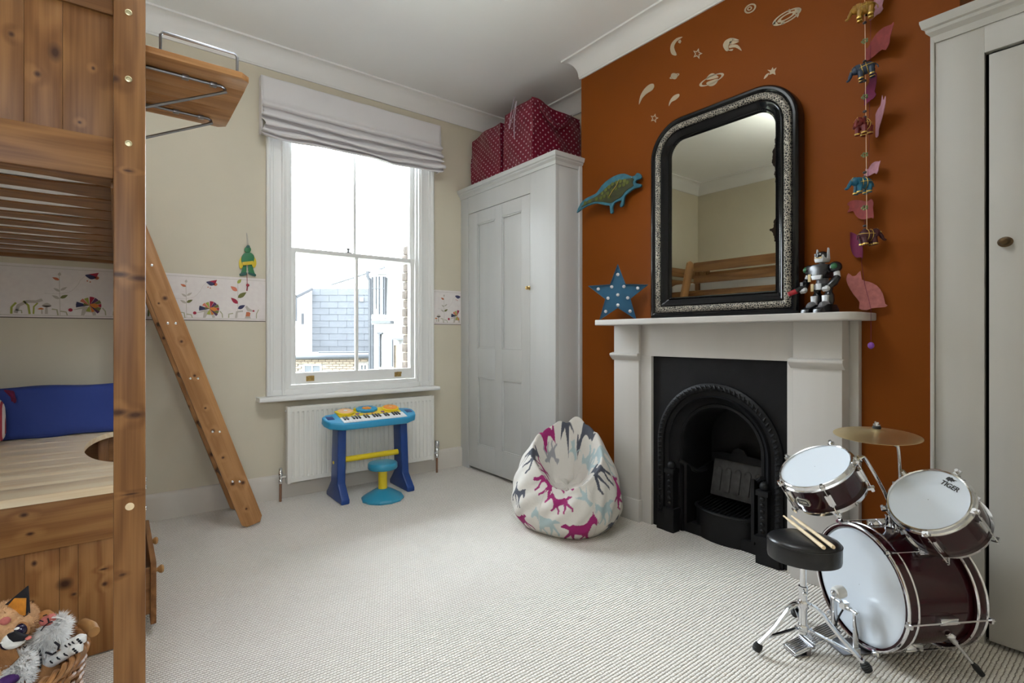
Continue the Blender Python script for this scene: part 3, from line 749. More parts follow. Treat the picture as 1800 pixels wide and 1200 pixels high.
# white rendered house to the right with a glazed balcony
d = 14.5
WH = thing('rendered_house', 'white rendered house with glazed balcony and downpipes outside the window', 'building', at_d(690, 650, d + 3))
g = G()
q = [at_d(649, 800, d), at_d(718, 800, d - 2.0), at_d(718, 452, d - 2.0), at_d(678, 478, d - .6), at_d(649, 489, d)]
bk = FW * 4
nq = len(q); g.add(q + [p + bk for p in q], [tuple(range(nq)), tuple(range(nq, 2 * nq))[::-1]] + [(i, (i + 1) % nq, nq + (i + 1) % nq, nq + i) for i in range(nq)])
g.build('wall', M['render'], WH)
def slanted(px0, px1, py0, py1, off, th, tag_name, m_, par):
    """box on that house front (front runs nearer towards the right)"""
    dd = lambda px: d - 2.0 * (px - 649) / 69.0 - off
    q0, q1 = at_d(px0, py1, dd(px0)), at_d(px1, py1, dd(px1)); t0, t1 = at_d(px0, py0, dd(px0)), at_d(px1, py0, dd(px1)); bk = FW * th
    g = G(); g.add([q0, q1, t1, t0, q0 + bk, q1 + bk, t1 + bk, t0 + bk], [(0, 1, 2, 3), (4, 7, 6, 5), (0, 4, 5, 1), (3, 2, 6, 7), (0, 3, 7, 4), (1, 5, 6, 2)])
    return g.build(tag_name, m_, par, flat=True)
win = slanted(653, 677, 486, 553, .03, .1, 'window', M['dglass'], WH)
for p0, p1 in ((653, 654.5), (660, 661), (665, 666.5), (672, 674), (675.5, 677)): slanted(p0, p1, 486, 553, .07, .06, 'mullion', M['lead'], win)
slanted(653, 677, 506, 507.5, .07, .06, 'transom', M['lead'], win)
slanted(653, 676, 553, 559, .25, .3, 'balcony_base', M['render'], WH)
slanted(652, 686, 563, 568, .45, .5, 'canopy', M['pipe'], WH)
slanted(652, 678, 474, 481, .2, .25, 'roof_edge', M['render'], WH)
g = G(); g.tube([at_d(583, 500, d + 2), at_d(612, 491, d + 1.4), at_d(676, 470, d - .9)], .03, 6); g.tube([at_d(646, 476, d - .1), at_d(646, 486, d - .1), at_d(651, 494, d - .1), at_d(651, 655, d - .1)], .055, 6)
g.tube([at_d(655, 570, d - .6), at_d(655, 650, d - .6)], .04, 6); g.build('downpipe', M['pipe'], WH)
slanted(665, 668, 585, 645, .2, .08, 'waste_pipe', M['pipe'], WH)
slanted(662, 671, 584, 587, .2, .1, 'pipe_head', M['pipe'], WH)
slanted(688, 713, 594, 597, .5, .5, 'tiled_porch', M['pipe'], WH); slanted(687, 690, 597, 645, .5, .1, 'porch_pipe', M['pipe'], WH)
slanted(692, 713, 606, 650, .3, .2, 'brick_patch', M['lbrick'], WH)
# brick outer reveal of the window, right-hand side, with uneven joints
random.seed(12)
for r in range(26):
    z = .738 + r * .075
    if z > 1.80: break
    pr_ = .006 + .010 * (r % 2) + .003 * random.random()
    bx('reveal_brick', M['rbrick'], W, 1.9515 - pr_ - .008, 1.9515, YW + .205, YW + .298, z + .005, z + .072, .003)
# ---------------------------------------------------------------- fireplace surround
FS = thing('fireplace_surround', 'white painted wooden mantelpiece around the black fireplace', 'mantelpiece', (2.5, 1.48, 0))
SX = 2.45                            # front of the pilasters
LY0, LY1, RY0, RY1 = 1.935, 2.125, .862, 1.062
sh = [(2.318, .835), (2.318, 2.165), (2.568, 2.165), (2.568, .772), (2.405, .772), (2.372, .778), (2.342, .793), (2.324, .813)]
G().prism(sh, 1.167, 1.200).build('mantel_shelf', M['mantel'], FS, .006, 3)
for y0, y1 in ((LY0, LY1), (RY0, RY1)):
    p = bx('pilaster', M['mantel'], FS, SX, 2.568, y0, y1, .13, 1.167, .002)
    bx('plinth', M['mantel'], p, SX - .012, 2.568, y0 - .008, y1 + .008, .001, .13, .003)
    g = G(); g.prism([(SX, .955), (SX - .020, .972), (SX - .030, .985), (SX - .030, .997), (SX, 1.003)], y0 - .012, y1 + .012, frame_m((0, 0, 0), (1, 0, 0), (0, 0, 1), (0, 1, 0)))
    g.build('capital_moulding', M['mantel'], p, .003)
bx('frieze', M['mantel'], FS, SX + .022, 2.568, RY1, LY0, .985, 1.167, .002)
for y0, y1 in ((1.862, LY0), (RY1, 1.098)): bx('inner_jamb', M['mantel'], FS, SX + .022, 2.568, y0, y1, .001, .985, .002)
for y0, y1 in ((LY1, LY1 + .035), (RY0 - .035, RY0)): bx('return_strip', M['mantel'], FS, 2.53, 2.568, y0, y1, .001, 1.167, .002)

# ---------------------------------------------------------------- cast-iron insert
FI = thing('fireplace_insert', 'black cast-iron arched fireplace insert with rope moulding', 'fireplace', (2.52, 1.48, 0))
IX = 2.492; cy, cz = 1.472, .50
def arc_poly(r, n_=28, zb=0.0): return [(cy + r, zb)] + [(cy + r * math.cos(PI * i / n_), cz + r * math.sin(PI * i / n_)) for i in range(n_ + 1)] + [(cy - r, zb)]
def arch_band(prof, name, m_, n_=36, zb=.0, par=None):
    """sweep a profile (radius, x) along the arch: legs up, half circle, legs down"""
    path = [(1, 0, zb)] + [(math.cos(PI * i / n_), math.sin(PI * i / n_), None) for i in range(n_ + 1)] + [(-1, 0, zb)]
    vs_ = []
    for (c, s, z) in path:
        for (r, x) in prof: vs_.append((x, cy + c * r, z if z is not None else cz + s * r))
    m2 = len(prof); fs = [(i * m2 + j, i * m2 + (j + 1), (i + 1) * m2 + (j + 1), (i + 1) * m2 + j) for i in range(len(path) - 1) for j in range(m2 - 1)]
    return G().add(vs_, fs).build(name, m_, par or FI, angle=35)
# plate: outer rectangle minus arch
ra_ = .350
out = [(1.100, 0.001), (1.100, .984), (1.862, .984), (1.862, .001)]
ap = arc_poly(ra_, 32, .001)
poly = [(1.100, .001), ] + ap[:0]
pl_ = [(1.862, .001), (1.862, .984), (1.100, .984), (1.100, .001)] + ap[::1][:0]
# closed outline running round the rectangle and back along the arch
outline = [(cy + ra_, .001), (1.862, .001), (1.862, .984), (1.100, .984), (1.100, .001), (cy - ra_, .001)] + [(cy - ra_ * math.cos(PI * i / 32), cz + ra_ * math.sin(PI * i / 32)) for i in range(33)]
G().prism(outline, 0, .012, XWALL(IX)).build('plate', M['iron'], FI, 0)
arch_band([(ra_ + .004, IX + .004), (ra_ + .002, IX - .012), (ra_ - .012, IX - .022), (ra_ - .026, IX - .022), (ra_ - .036, IX - .012), (ra_ - .038, IX + .002), (ra_ - .062, IX + .006), (ra_ - .070, IX - .006), (ra_ - .076, IX + .010), (ra_ - .108, IX + .045), (ra_ - .112, IX + .040), (ra_ - .126, IX + .040), (ra_ - .132, IX + .050), (ra_ - .145, IX + .16), (ra_ - .150, IX + .30)], 'arch_frame', M['iron'])
g = G()                                # rope moulding: slanted beads round the arch
L = PI * (ra_ - .019); legs = cz - .02; tot = L + 2 * legs; nb_ = 74
for i in range(nb_):
    s = (i + .5) / nb_ * tot; r = ra_ - .019
    if s < legs: p = V((IX - .021, cy + r, .02 + s)); tg = V((0, 0, 1))
    elif s < legs + L:
        a = (s - legs) / r; p = V((IX - .021, cy + r * math.cos(a), cz + r * math.sin(a))); tg = V((0, -math.sin(a), math.cos(a)))
    else: p = V((IX - .021, cy - r, cz - (s - legs - L))); tg = V((0, 0, -1))
    n2 = V((-1, 0, 0)); side = tg.cross(n2)
    dirv = (tg * .55 + side).normalized()
    g.ball((0, 0, 0), (.0075, .017, .007), 6, 4, frame_m(p, tg.lerp(-side, .4).normalized(), dirv, n2))
g.build('rope_moulding', M['iron'], FI)
# inner firebox
bx('firebox_back', M['iron'], FI, IX + .30, IX + .315, cy - .22, cy + .22, .001, .74, 0)
bx('firebox_floor', M['iron'], FI, IX + .05, IX + .30, cy - .215, cy + .215, .001, .06, 0)
for sgn in (-1, 1):                    # half columns at the mouth of the hearth
    y = cy + sgn * .262
    g = G(); Mx = MX.Translation((IX - .004, y, 0))
    g.box(-.03, .03, -.03, .03, .001, .10, Mx); g.box(-.036, .03, -.036, .036, .10, .135, Mx); g.box(-.022, .03, -.022, .022, .135, .33, Mx); g.box(-.030, .03, -.030, .030, .33, .355, Mx)
    g.ball((0, 0, .37), (.024, .024, .026), 12, 8, Mx)
    for k in range(6): g.ball((-.024, 0, .16 + k * .031), (.008, .012, .011), 8, 5, Mx)
    g.build('hearth_post', M['iron'], FI, 0)
    g = G(); y2 = cy + sgn * .315
    g.prism([(y2 - .03, .001), (y2 + .03, .001), (y2 + .024, .10), (y2 - .024, .10)], -.034, .0, XWALL(IX)); g.build('foot_block', M['iron'], FI, .004)
    g = G()                            # scrolling cheek towards the grate
    pts = smooth_path([(IX + .03, cy + sgn * .235, .40), (IX + .06, cy + sgn * .20, .37), (IX + .10, cy + sgn * .165, .345), (IX + .16, cy + sgn * .15, .35)], 5)
    g.tube(pts, .013, 8)
    cheek = [(IX + .02, .06), (IX + .02, .39), (IX + .08, .355), (IX + .16, .34), (IX + .29, .37), (IX + .29, .06)]
    g.prism(cheek, cy + sgn * .19 - .008, cy + sgn * .19 + .008, frame_m((0, 0, 0), (1, 0, 0), (0, 0, 1), (0, 1, 0)))
    g.build('cheek', M['iron'], FI)
# fire basket: sloping slotted firebrick and bottom grate
bt = MX.Translation((IX + .20, cy, .20)) @ MX.Rotation(math.radians(14), 4, 'Y')
g = G(); g.box(0, .03, -.15, .15, 0, .22, bt); fb = g.build('fire_back', M['brick_fire'], FI, .006)
for k in range(5):
    y = -.112 + k * .056
    g = G(); g.box(-.008, .001, y - .019, y + .019, .03, .145, bt); g.ball((-.001, y, .145), (.008, .019, .02), 10, 6, bt); g.build('fire_back_rib', M['brick_fire'], fb, .003)
g = G(); g.prism([(cy - .16, .425), (cy - .10, .440), (cy - .045, .442), (cy - .03, .470), (cy, .480), (cy + .03, .470), (cy + .045, .442), (cy + .10, .440), (cy + .16, .425), (cy + .16, .40), (cy - .16, .40)], 0, .012, XWALL(IX + .24))
g.build('throat_plate', M['iron'], FI, .002)
g = G()
gr = []
for i in range(17):
    a = PI * (i / 16); gr.append((IX + .14 - .115 * math.sin(a), cy - .185 * math.cos(a), .155 + .0 * i))
g.tube(gr, .010, 8)
for k in range(15):
    y = cy - .165 + k * .0236; t = (y - cy) / .185; xf = IX + .14 - .115 * math.sqrt(max(0, 1 - t * t))
    g.tube([(xf, y, .157), (IX + .27, y, .185)], .0052, 6)
g.build('grate', M['iron'], FI)
g = G(); g.prism([(IX + .14 - .115 * math.sin(PI * i / 16), cy - .185 * math.cos(PI * i / 16)) for i in range(17)], .001, .148)
g.build('ash_front', M['iron'], FI)

# ---------------------------------------------------------------- mirror
MI = thing('mirror', 'arched black framed mirror with embossed silver band above the mantel', 'mirror', (2.52, 1.455, 1.2))
my0, my1, mz0, mz1 = 1.052, 1.878, 1.2015, 2.325
def rounded(y0, y1, z0, z1, r, rb=.004, k=14):
    pts = [(y0 + rb, z0), (y1 - rb, z0), (y1, z0 + rb)]
    pts += [(y1 - r + r * math.cos(PI / 2 * i / k), z1 - r + r * math.sin(PI / 2 * i / k)) for i in range(k + 1)]
    pts += [(y0 + r - r * math.sin(PI / 2 * i / k), z1 - r + r * math.cos(PI / 2 * i / k)) for i in range(k + 1)]
    return pts + [(y0, z0 + rb)]
def ring(o, i_=0):
    """outline inset by o from the outer edge"""
    return rounded(my0 + o, my1 - o, mz0 + o, mz1 - o, max(.205 - o * 1.0, .02), .004)
def frame_sweep(prof, name, m_, par, ang=35, steps=None):
    rings = [[(x, p[0], p[1]) for p in ring(o)] for (o, x) in prof]
    n2 = len(rings[0]); vs_ = [p for r in rings for p in r]
    fs = [(j * n2 + i, j * n2 + (i + 1) % n2, (j + 1) * n2 + (i + 1) % n2, (j + 1) * n2 + i) for j in range(len(rings) - 1) for i in range(n2)]
    return G().add(vs_, fs).build(name, m_, par, angle=ang)
MXF = 2.475
fr_ = frame_sweep([(0, 2.545), (0, MXF + .022), (.003, MXF + .010), (.012, MXF + .002), (.022, MXF + .002), (.028, MXF + .008), (.034, MXF + .012)], 'frame', M['black'], MI)
frame_sweep([(.068, MXF + .012), (.074, MXF + .006), (.082, MXF + .010), (.090, MXF + .022), (.104, MXF + .030), (.108, MXF + .034), (.112, MXF + .030), (.118, MXF + .040), (.122, MXF + .046)], 'inner_frame', M['black'], MI)
def embossed():
    m, nt, b = new_mat('embossed_silver_leaf')
    tc = N(nt, 'ShaderNodeTexCoord')
    vo = N(nt, 'ShaderNodeTexVoronoi', i_Scale=95., feature='DISTANCE_TO_EDGE'); nz = N(nt, 'ShaderNodeTexNoise', i_Scale=60., i_Detail=2.)
    nt.links.new(tc.outputs['Object'], nz.inputs['Vector'])
    mx = N(nt, 'ShaderNodeVectorMath', operation='MULTIPLY_ADD'); nt.links.new(nz.outputs['Color'], mx.inputs[0]); mx.inputs[1].default_value = (.012, .012, .012); nt.links.new(tc.outputs['Object'], mx.inputs[2])
    nt.links.new(mx.outputs[0], vo.inputs['Vector'])
    k = ramp(nt, vo.outputs['Distance'], [(.04, (.40, .36, .30)), (.16, (.015, .014, .013))])
    nt.links.new(k, b.inputs['Base Color']); b.inputs['Roughness'].default_value = .4; b.inputs['Metallic'].default_value = .3
    bp = N(nt, 'ShaderNodeBump', i_Strength=.8, i_Distance=.003, invert=True); nt.links.new(vo.outputs['Distance'], bp.inputs['Height']); nt.links.new(bp.outputs[0], b.inputs['Normal'])
    return m
M['emboss'] = embossed()
frame_sweep([(.034, MXF + .012), (.038, MXF + .005), (.046, MXF + .001), (.056, MXF + .001), (.064, MXF + .005), (.068, MXF + .012)], 'embossed_band', M['emboss'], MI, 60)
g = G(); pts = ring(.112); pv_ = [V((MXF + .030, p[0], p[1])) for p in pts] 
per = []
for i in range(len(pv_)):
    a, b = pv_[i], pv_[(i + 1) % len(pv_)]; n3 = max(1, int((b - a).length / .0085))
    for k in range(n3): per.append(a.lerp(b, k / n3))
for p in per: g.ball(p, .0036, 5, 3)
g.build('bead_row', M['black'], MI)
def mirror_mat():
    m, nt, b = new_mat('old_mirror_silvering')
    tc = N(nt, 'ShaderNodeTexCoord'); nz = N(nt, 'ShaderNodeTexNoise', i_Scale=26., i_Detail=6.); nt.links.new(tc.outputs['Object'], nz.inputs['Vector'])
    sp = N(nt, 'ShaderNodeSeparateXYZ'); nt.links.new(tc.outputs['Object'], sp.inputs[0])
    # foxing creeps in from the right edge (y = my0 side) in two patches
    edge = mathn(nt, 'SUBTRACT', 1.0, mathn(nt, 'MULTIPLY', mathn(nt, 'ADD', sp.outputs[1], 1.455 - (my0 + .122)), 30.))
    def patch(z0, wd): return mathn(nt, 'SUBTRACT', 1.0, mathn(nt, 'MULTIPLY', mathn(nt, 'ABSOLUTE', mathn(nt, 'SUBTRACT', sp.outputs[2], z0 - 1.2)), 1 / wd))
    pm = mathn(nt, 'MAXIMUM', patch(1.96, .16), patch(1.62, .10))
    fx = mathn(nt, 'ADD', mathn(nt, 'ADD', edge, pm), mathn(nt, 'MULTIPLY', nz.outputs[0], 1.6))
    on = mathn(nt, 'MULTIPLY', mathn(nt, 'GREATER_THAN', fx, 2.30), mathn(nt, 'GREATER_THAN', pm, 0.))
    nt.links.new(mixc(nt, on, (.53, .525, .44), (.04, .03, .025)), b.inputs['Base Color'])
    b.inputs['Metallic'].default_value = 1.; b.inputs['Roughness'].default_value = .012
    return m
M['mirror'] = mirror_mat()
G().prism(ring(.120), 0, .004, XWALL(MXF + .044)).build('mirror_glass', M['mirror'], MI)
G().prism(ring(.002), 0, .003, XWALL(2.545)).build('backing_board', M['pine_z'], MI)

# ---------------------------------------------------------------- star lamp
flat('star_blue', (.012, .14, .27), .35); M['star_blue'] = mat('star_blue_enamel', (.005, .085, .175), .45, var=.08, vscale=20)
M['bulb'] = mat('white_bulb', (.82, .80, .84), .25)
nrm = V((-.775, -.632, 0)).normalized(); side = V((-nrm.y, nrm.x, 0)) * -1
Rr = .187; cs = V((2.415, 2.065, 1.2005 + Rr * math.cos(PI / 5)))
SM = frame_m(cs, side if side.dot(RT) > 0 else -side, (0, 0, 1), nrm)
ST = thing('star_light', 'blue metal star light with white round bulbs on the mantel', 'light', (2.415, 2.065, 1.2))
def star_pts(r, k=.42, rot=0): return [((r if i % 2 == 0 else r * k) * math.sin(PI * i / 5 + rot), (r if i % 2 == 0 else r * k) * math.cos(PI * i / 5 + rot)) for i in range(10)]
G().prism(star_pts(Rr - .004), -.020, .004, SM).build('back_plate', M['star_blue'], ST, 0)
o_, i_ = star_pts(Rr), star_pts(Rr - .007)
g = G()
for i in range(10):
    j = (i + 1) % 10
    g.add([(*o_[i], -.02), (*o_[j], -.02), (*o_[j], .018), (*o_[i], .018), (*i_[i], -.02), (*i_[j], -.02), (*i_[j], .018), (*i_[i], .018)], [(0, 1, 2, 3), (4, 7, 6, 5), (3, 2, 6, 7), (0, 4, 5, 1)], SM)
g.build('rim', M['star_blue'], ST)
for (r, k) in [(Rr * .66, i * 2) for i in range(5)] + [(Rr * .30, i * 2 + (0 if i else 0)) for i in range(5)] + [(0, 0)]:
    a = PI * k / 5
    if r == Rr * .30: a = PI * k / 5 + (PI / 5 if False else 0); 
    rr = r
    if abs(r - Rr * .30) < 1e-6: a += PI / 5; rr = Rr * .33
    g = G(); g.ball((rr * math.sin(a), rr * math.cos(a), .006), (.0105, .0105, .010), 12, 8, SM); g.build('bulb', M['bulb'], ST)

# ---------------------------------------------------------------- toy robot
RB = thing('toy_robot', 'black and white toy robot with red blaster on the mantel', 'toy', (2.44, .935, 1.2))
M['rb_white'] = mat('robot_white', (.42, .43, .44), .25); M['rb_black'] = mat('robot_black', (.010, .010, .012), .18); M['rb_grey'] = mat('robot_grey', (.12, .12, .13), .3)
M['rb_red'] = mat('robot_red', (.32, .01, .02), .2); M['rb_green'] = mat('robot_green', (.01, .10, .03), .3); M['rb_gold'] = mat('robot_sticker', (.48, .36, .16), .5)
rf = V((-.93, .36, 0)).normalized(); rs = V((rf.y, -rf.x, 0))     # front, robot's left/right (picture right)
if rs.dot(RT) < 0: rs = -rs
KB = frame_m((2.44, .935, 1.2008), rs * 1.06, rf, (0, 0, 1.04))
def rp(name, m_, fn, par=RB, bev=.0015):
    g = G(KB); fn(g); return g.build(name, M[m_], par, bev)
for s in (-1, 1):
    def foot(g, s=s): g.prism([(-.034, 0), (-.034, .014), (-.02, .034), (.026, .036), (.064, .016), (.066, 0)], -.020, .020, frame_m((s * .030, 0, 0), (0, 1, 0), (0, 0, 1), (1, 0, 0)))
    ft = rp('boot', 'rb_black', foot)
    rp('boot_cap', 'rb_grey', lambda g, s=s: g.ball((s * .030, .022, .026), (.019, .030, .024), 12, 8), ft, 0)
    lg = rp('leg', 'rb_black', lambda g, s=s: g.lathe([(.015, .03), (.021, .05), (.020, .075), (.013, .088), (.015, .11)], 12, MX.Translation((s * .027, -.004, 0))))
    rp('shin_guard', 'rb_white', lambda g, s=s: g.prism([(-.012, .036), (.012, .036), (.014, .074), (-.014, .074)], .010, .020, frame_m((s * .027, 0, 0), (1, 0, 0), (0, 0, 1), (0, 1, 0))), lg)
rp('hips', 'rb_black', lambda g: g.box(-.034, .034, -.020, .020, .095, .122))
rp('belt_panel', 'rb_white', lambda g: (g.box(-.014, .014, .018, .026, .098, .124), g.box(-.030, -.018, .016, .024, .100, .120)))
rp('waist', 'rb_grey', lambda g: g.lathe([(.020, .115), (.024, .13), (.022, .145), (.028, .155)], 12, MX.Diagonal((1.1, .9, 1, 1))))
ch = rp('chest', 'rb_black', lambda g: g.prism([(-.030, .145), (.030, .145), (.050, .172), (.046, .198), (.020, .206), (-.020, .206), (-.046, .198), (-.050, .172)], -.026, .030, frame_m((0, 0, 0), (1, 0, 0), (0, 0, 1), (0, 1, 0))), bev=.006)
rp('chest_plate', 'rb_white', lambda g: g.prism([(-.020, .140), (.020, .140), (.026, .158), (-.026, .158)], .026, .036, frame_m((0, 0, 0), (1, 0, 0), (0, 0, 1), (0, 1, 0))), ch)
for (x, z) in ((-.036, .150), (-.022, .108)): rp('sticker_panel', 'rb_gold', lambda g, x=x, z=z: g.box(x - .007, x + .007, .030, .033, z - .016, z + .016), ch)
for s in (-1, 1):
    sh_ = rp('shoulder', 'rb_black', lambda g, s=s: g.ball((s * .060, 0, .186), (.024, .026, .024), 14, 10), bev=0)
    rp('shoulder_badge', 'rb_green', lambda g, s=s: g.ball((s * .066, .014, .188), (.014, .014, .014), 12, 8), sh_, 0)
    rp('upper_arm', 'rb_white', lambda g, s=s: g.tube([(s * .064, 0, .17), (s * .072, .004, .142)], .012, 10), bev=0)
    fa = rp('forearm', 'rb_black', lambda g, s=s: g.tube([(s * .072, .002, .146), (s * .068, .020, .122), (s * .058, .034, .106)], [.013, .017, .013], 10), bev=0)
    def fist(g, s=s):
        g.ball((s * .054, .038, .100), (.012, .012, .012), 10, 7)
        for k in range(4): g.tube([(s * .054 - .009 + k * .006, .048, .104), (s * .054 - .009 + k * .006, .052, .096), (s * .054 - .009 + k * .006, .045, .088)], .0032, 6)
        g.tube([(s * .043, .040, .104), (s * .040, .048, .097)], .0036, 6)
    rp('fist', 'rb_white', fist, fa, 0)
rp('neck', 'rb_grey', lambda g: g.tube([(0, 0, .20), (0, .002, .216)], .010, 10), bev=0)
hd = rp('head', 'rb_white', lambda g: g.prism([(-.018, .212), (.018, .212), (.022, .226), (.020, .244), (-.020, .244), (-.022, .226)], -.020, .022, frame_m((0, 0, 0), (1, 0, 0), (0, 0, 1), (0, 1, 0))), bev=.004)
rp('helmet', 'rb_black', lambda g: g.ball((0, 0, .240), (.026, .028, .020), 14, 10), hd, 0)
rp('visor', 'rb_gold', lambda g: g.box(-.017, .017, .020, .025, .229, .235), hd)
for s in (-1, 1): rp('ear_fin', 'rb_white', lambda g, s=s: g.prism([(-.010, .225), (.006, .225), (.0, .272), (-.006, .268)], s * .026 - .003, s * .026 + .003, frame_m((0, 0, 0), (0, 1, 0), (0, 0, 1), (1, 0, 0))), hd)
rp('helmet_dot', 'rb_white', lambda g: [g.ball((x, .027, .246), (.004, .003, .004), 8, 5) for x in (-.012, .0, .012)], hd, 0)
rp('blaster', 'rb_black', lambda g: (g.tube([(-.060, .036, .112), (-.078, .062, .098)], .012, 10), g.box(-.070, -.056, .030, .046, .105, .135)), bev=0)
o = rp('blaster_tip', 'rb_red', lambda g: g.tube([(-.076, .058, .099), (-.094, .086, .084)], [.012, .010], 10), bev=0); o['label'] = 'red blaster barrel'

# ---------------------------------------------------------------- wall stickers
M['sticker'] = mat('glow_sticker', (.45, .365, .25), .6)
def sticker(name, label, polys, holes_lines=()):
    par = None
    for i, poly in enumerate(polys):
        P2 = [(on_x(px, py, XC).y, on_x(px, py, XC).z) for px, py in poly]
        g = G(); g.prism(P2, -.0016, -.0002, XWALL(XC))
        if par is None:
            c = (sum(p[0] for p in P2) / len(P2), sum(p[1] for p in P2) / len(P2))
            par = thing(name, label, 'sticker', (XC - .001, c[0], c[1]), 'space stickers on the orange wall')
        g.build('sticker_piece', M['sticker'], par, flat=True)
def stp(x, y): return (980 + x / 3.6, y / 3.6)
def cs_(pts, k=3): return smooth_closed([stp(*p) for p in pts], k)
def ringpoly(c, r_, k=.45, w_=.62):
    o = [(c[0] + (r_ if i % 2 == 0 else r_ * k) * math.sin(PI * i / 5 + .25), c[1] - (r_ * 1.12 if i % 2 == 0 else r_ * k * 1.12) * math.cos(PI * i / 5 + .25)) for i in range(11)]
    inn = [(c[0] + (x - c[0]) * w_, c[1] + (y - c[1]) * w_) for x, y in o]
    return [[stp(*o[i]), stp(*o[i + 1]), stp(*inn[i + 1]), stp(*inn[i])] for i in range(10)]
def ell_ring(c, a, b, rot, w_, n_=18, a0=0, a1=360):
    out = []
    for i in range(n_):
        t0, t1 = math.radians(a0 + (a1 - a0) * i / n_), math.radians(a0 + (a1 - a0) * (i + 1) / n_)
        def pt(t, k): x, y = a * k * math.cos(t), b * k * math.sin(t); return stp(c[0] + x * math.cos(rot) - y * math.sin(rot), c[1] + x * math.sin(rot) + y * math.cos(rot))
        out.append([pt(t0, 1), pt(t1, 1), pt(t1, w_), pt(t0, w_)])
    return out
sticker('moon_sticker', 'crescent moon wall sticker left of the comet on the orange wall', [cs_([(792, 234), (755, 262), (738, 300), (755, 348), (725, 345), (714, 310), (724, 272), (755, 242)]), [stp(*p) for p in ((778, 250), (784, 262), (776, 276), (764, 270), (766, 258))]])
sticker('star_sticker', 'open outline star sticker between moon and comet stickers', ringpoly((886, 340), 32))
sticker('star_sticker', 'open outline star sticker just above the mirror frame corner', ringpoly((613, 748), 27))
sticker('comet_sticker', 'round comet wall sticker with flame tail above the mirror', [cs_([(1048, 290), (1062, 258), (1098, 240), (1112, 250), (1100, 268), (1082, 290), (1084, 318), (1066, 322)]), cs_([(1095, 262), (1148, 262), (1128, 274), (1092, 282)]), cs_([(1092, 286), (1140, 284), (1166, 322), (1126, 300), (1088, 304)]), cs_([(1108, 240), (1150, 254), (1112, 258)]), cs_([(1080, 318), (1112, 310), (1104, 322)])])
sticker('planet_sticker', 'small ringed planet sticker below the moon sticker', [cs_([(718, 480), (728, 464), (752, 466), (760, 482), (748, 500), (728, 498)])] + ell_ring((741, 482), 34, 11, -.45, .72))
sticker('planet_sticker', 'large ringed planet sticker in the middle of the orange wall', [cs_([(944, 505), (960, 474), (986, 464), (1012, 480), (1014, 492)]), cs_([(948, 520), (1016, 498), (1002, 532), (970, 546), (948, 536)])] + ell_ring((976, 505), 86, 24, -.45, .80, 26))
sticker('shooting_star_sticker', 'shooting star sticker right of the large ringed planet', [[stp(*p) for p in ((1386, 428), (1376, 452), (1380, 474), (1362, 466), (1340, 474), (1346, 456), (1328, 442), (1352, 444), (1362, 426), (1368, 440))], cs_([(1340, 462), (1318, 474), (1306, 500), (1326, 486)])])
sticker('shooting_star_sticker', 'long-tailed shooting star sticker near the ceiling cornice end', [cs_([(606, 530), (612, 548), (598, 572), (566, 592), (538, 620), (516, 662), (524, 610), (548, 566), (580, 536)])])
sticker('shooting_star_sticker', 'short-tailed shooting star sticker below the small planet', [cs_([(768, 594), (770, 610), (748, 632), (722, 646), (705, 672), (712, 638), (736, 606)])])
sticker('galaxy_sticker', 'small swirl sticker at the top of the orange wall', ell_ring((1220, 54), 42, 26, -.6, .72) + ell_ring((1216, 54), 18, 12, -.6, .5, 12))
sticker('galaxy_sticker', 'large spiky galaxy sticker near the elephant garland', ell_ring((1452, 106), 104, 32, -.52, .80, 26) + ell_ring((1452, 106), 70, 17, -.52, .62, 18) + [[stp(*p) for p in q] for q in (((1540, 54), (1500, 62), (1516, 84)), ((1362, 156), (1398, 152), (1380, 132)), ((1424, 158), (1410, 140), (1440, 136)), ((1520, 112), (1500, 86), (1530, 92)), ((1470, 56), (1478, 78), (1452, 76)))])

# ---------------------------------------------------------------- dinosaur wall hanging
dn = [(1014, 374), (1021, 358), (1030, 349), (1042, 343), (1050, 338), (1058, 326), (1072, 314), (1086, 307), (1098, 305), (1108, 309), (1116, 309), (1120, 304), (1126, 306), (1128, 313), (1119, 317), (1118, 322), (1128, 324), (1126, 329), (1116, 331), (1106, 338), (1099, 344), (1097, 352), (1096, 361), (1091, 364), (1090, 360), (1093, 353), (1088, 353), (1080, 357), (1077, 365), (1078, 373), (1073, 375), (1072, 362), (1065, 361), (1053, 358), (1044, 358), (1032, 362), (1022, 368)]
def dpt(px, py):
    t = (px - 1014) / 114.; x = 2.470 + t * .075; return on_x(px, py, x)
A = dpt(1014, 340); Bq = dpt(1128, 340); ux = (Bq - A); ux.z = 0; ux.normalize(); nx = V((-abs(ux.y), 0, 0)); nx = V((0, 0, 1)).cross(ux)
if nx.x > 0: nx = -nx
DM = frame_m((A.x, A.y, 0), ux, (0, 0, 1), nx)
d2 = []
for p in dn:
    q = dpt(*p); d2.append(((q - V((A.x, A.y, 0))).dot(ux), q.z))
DI = thing('dinosaur_plaque', 'sequinned green and blue dinosaur cut-out hanging on the orange wall', 'wall hanging', dpt(1075, 360))
M['dn_blue'] = mat('dinosaur_blue_felt', (.03, .13, .18), .8, var=.2, vscale=30, bump=.4, bscale=200); M['dn_green'] = mat('dinosaur_green_felt', (.030, .034, .005), .7, var=.4, vscale=25, bump=.4, bscale=150)
M['sequin'] = mat('green_sequin', (.13, .15, .035), .25, .3); M['gold'] = mat('gold_paint', (.62, .44, .12), .3, .8)
G().prism(smooth_closed(d2, 2), -.010, .006, DM).build('body', M['dn_blue'], DI, .003)
cx_, cz_ = sum(p[0] for p in d2) / len(d2), sum(p[1] for p in d2) / len(d2)
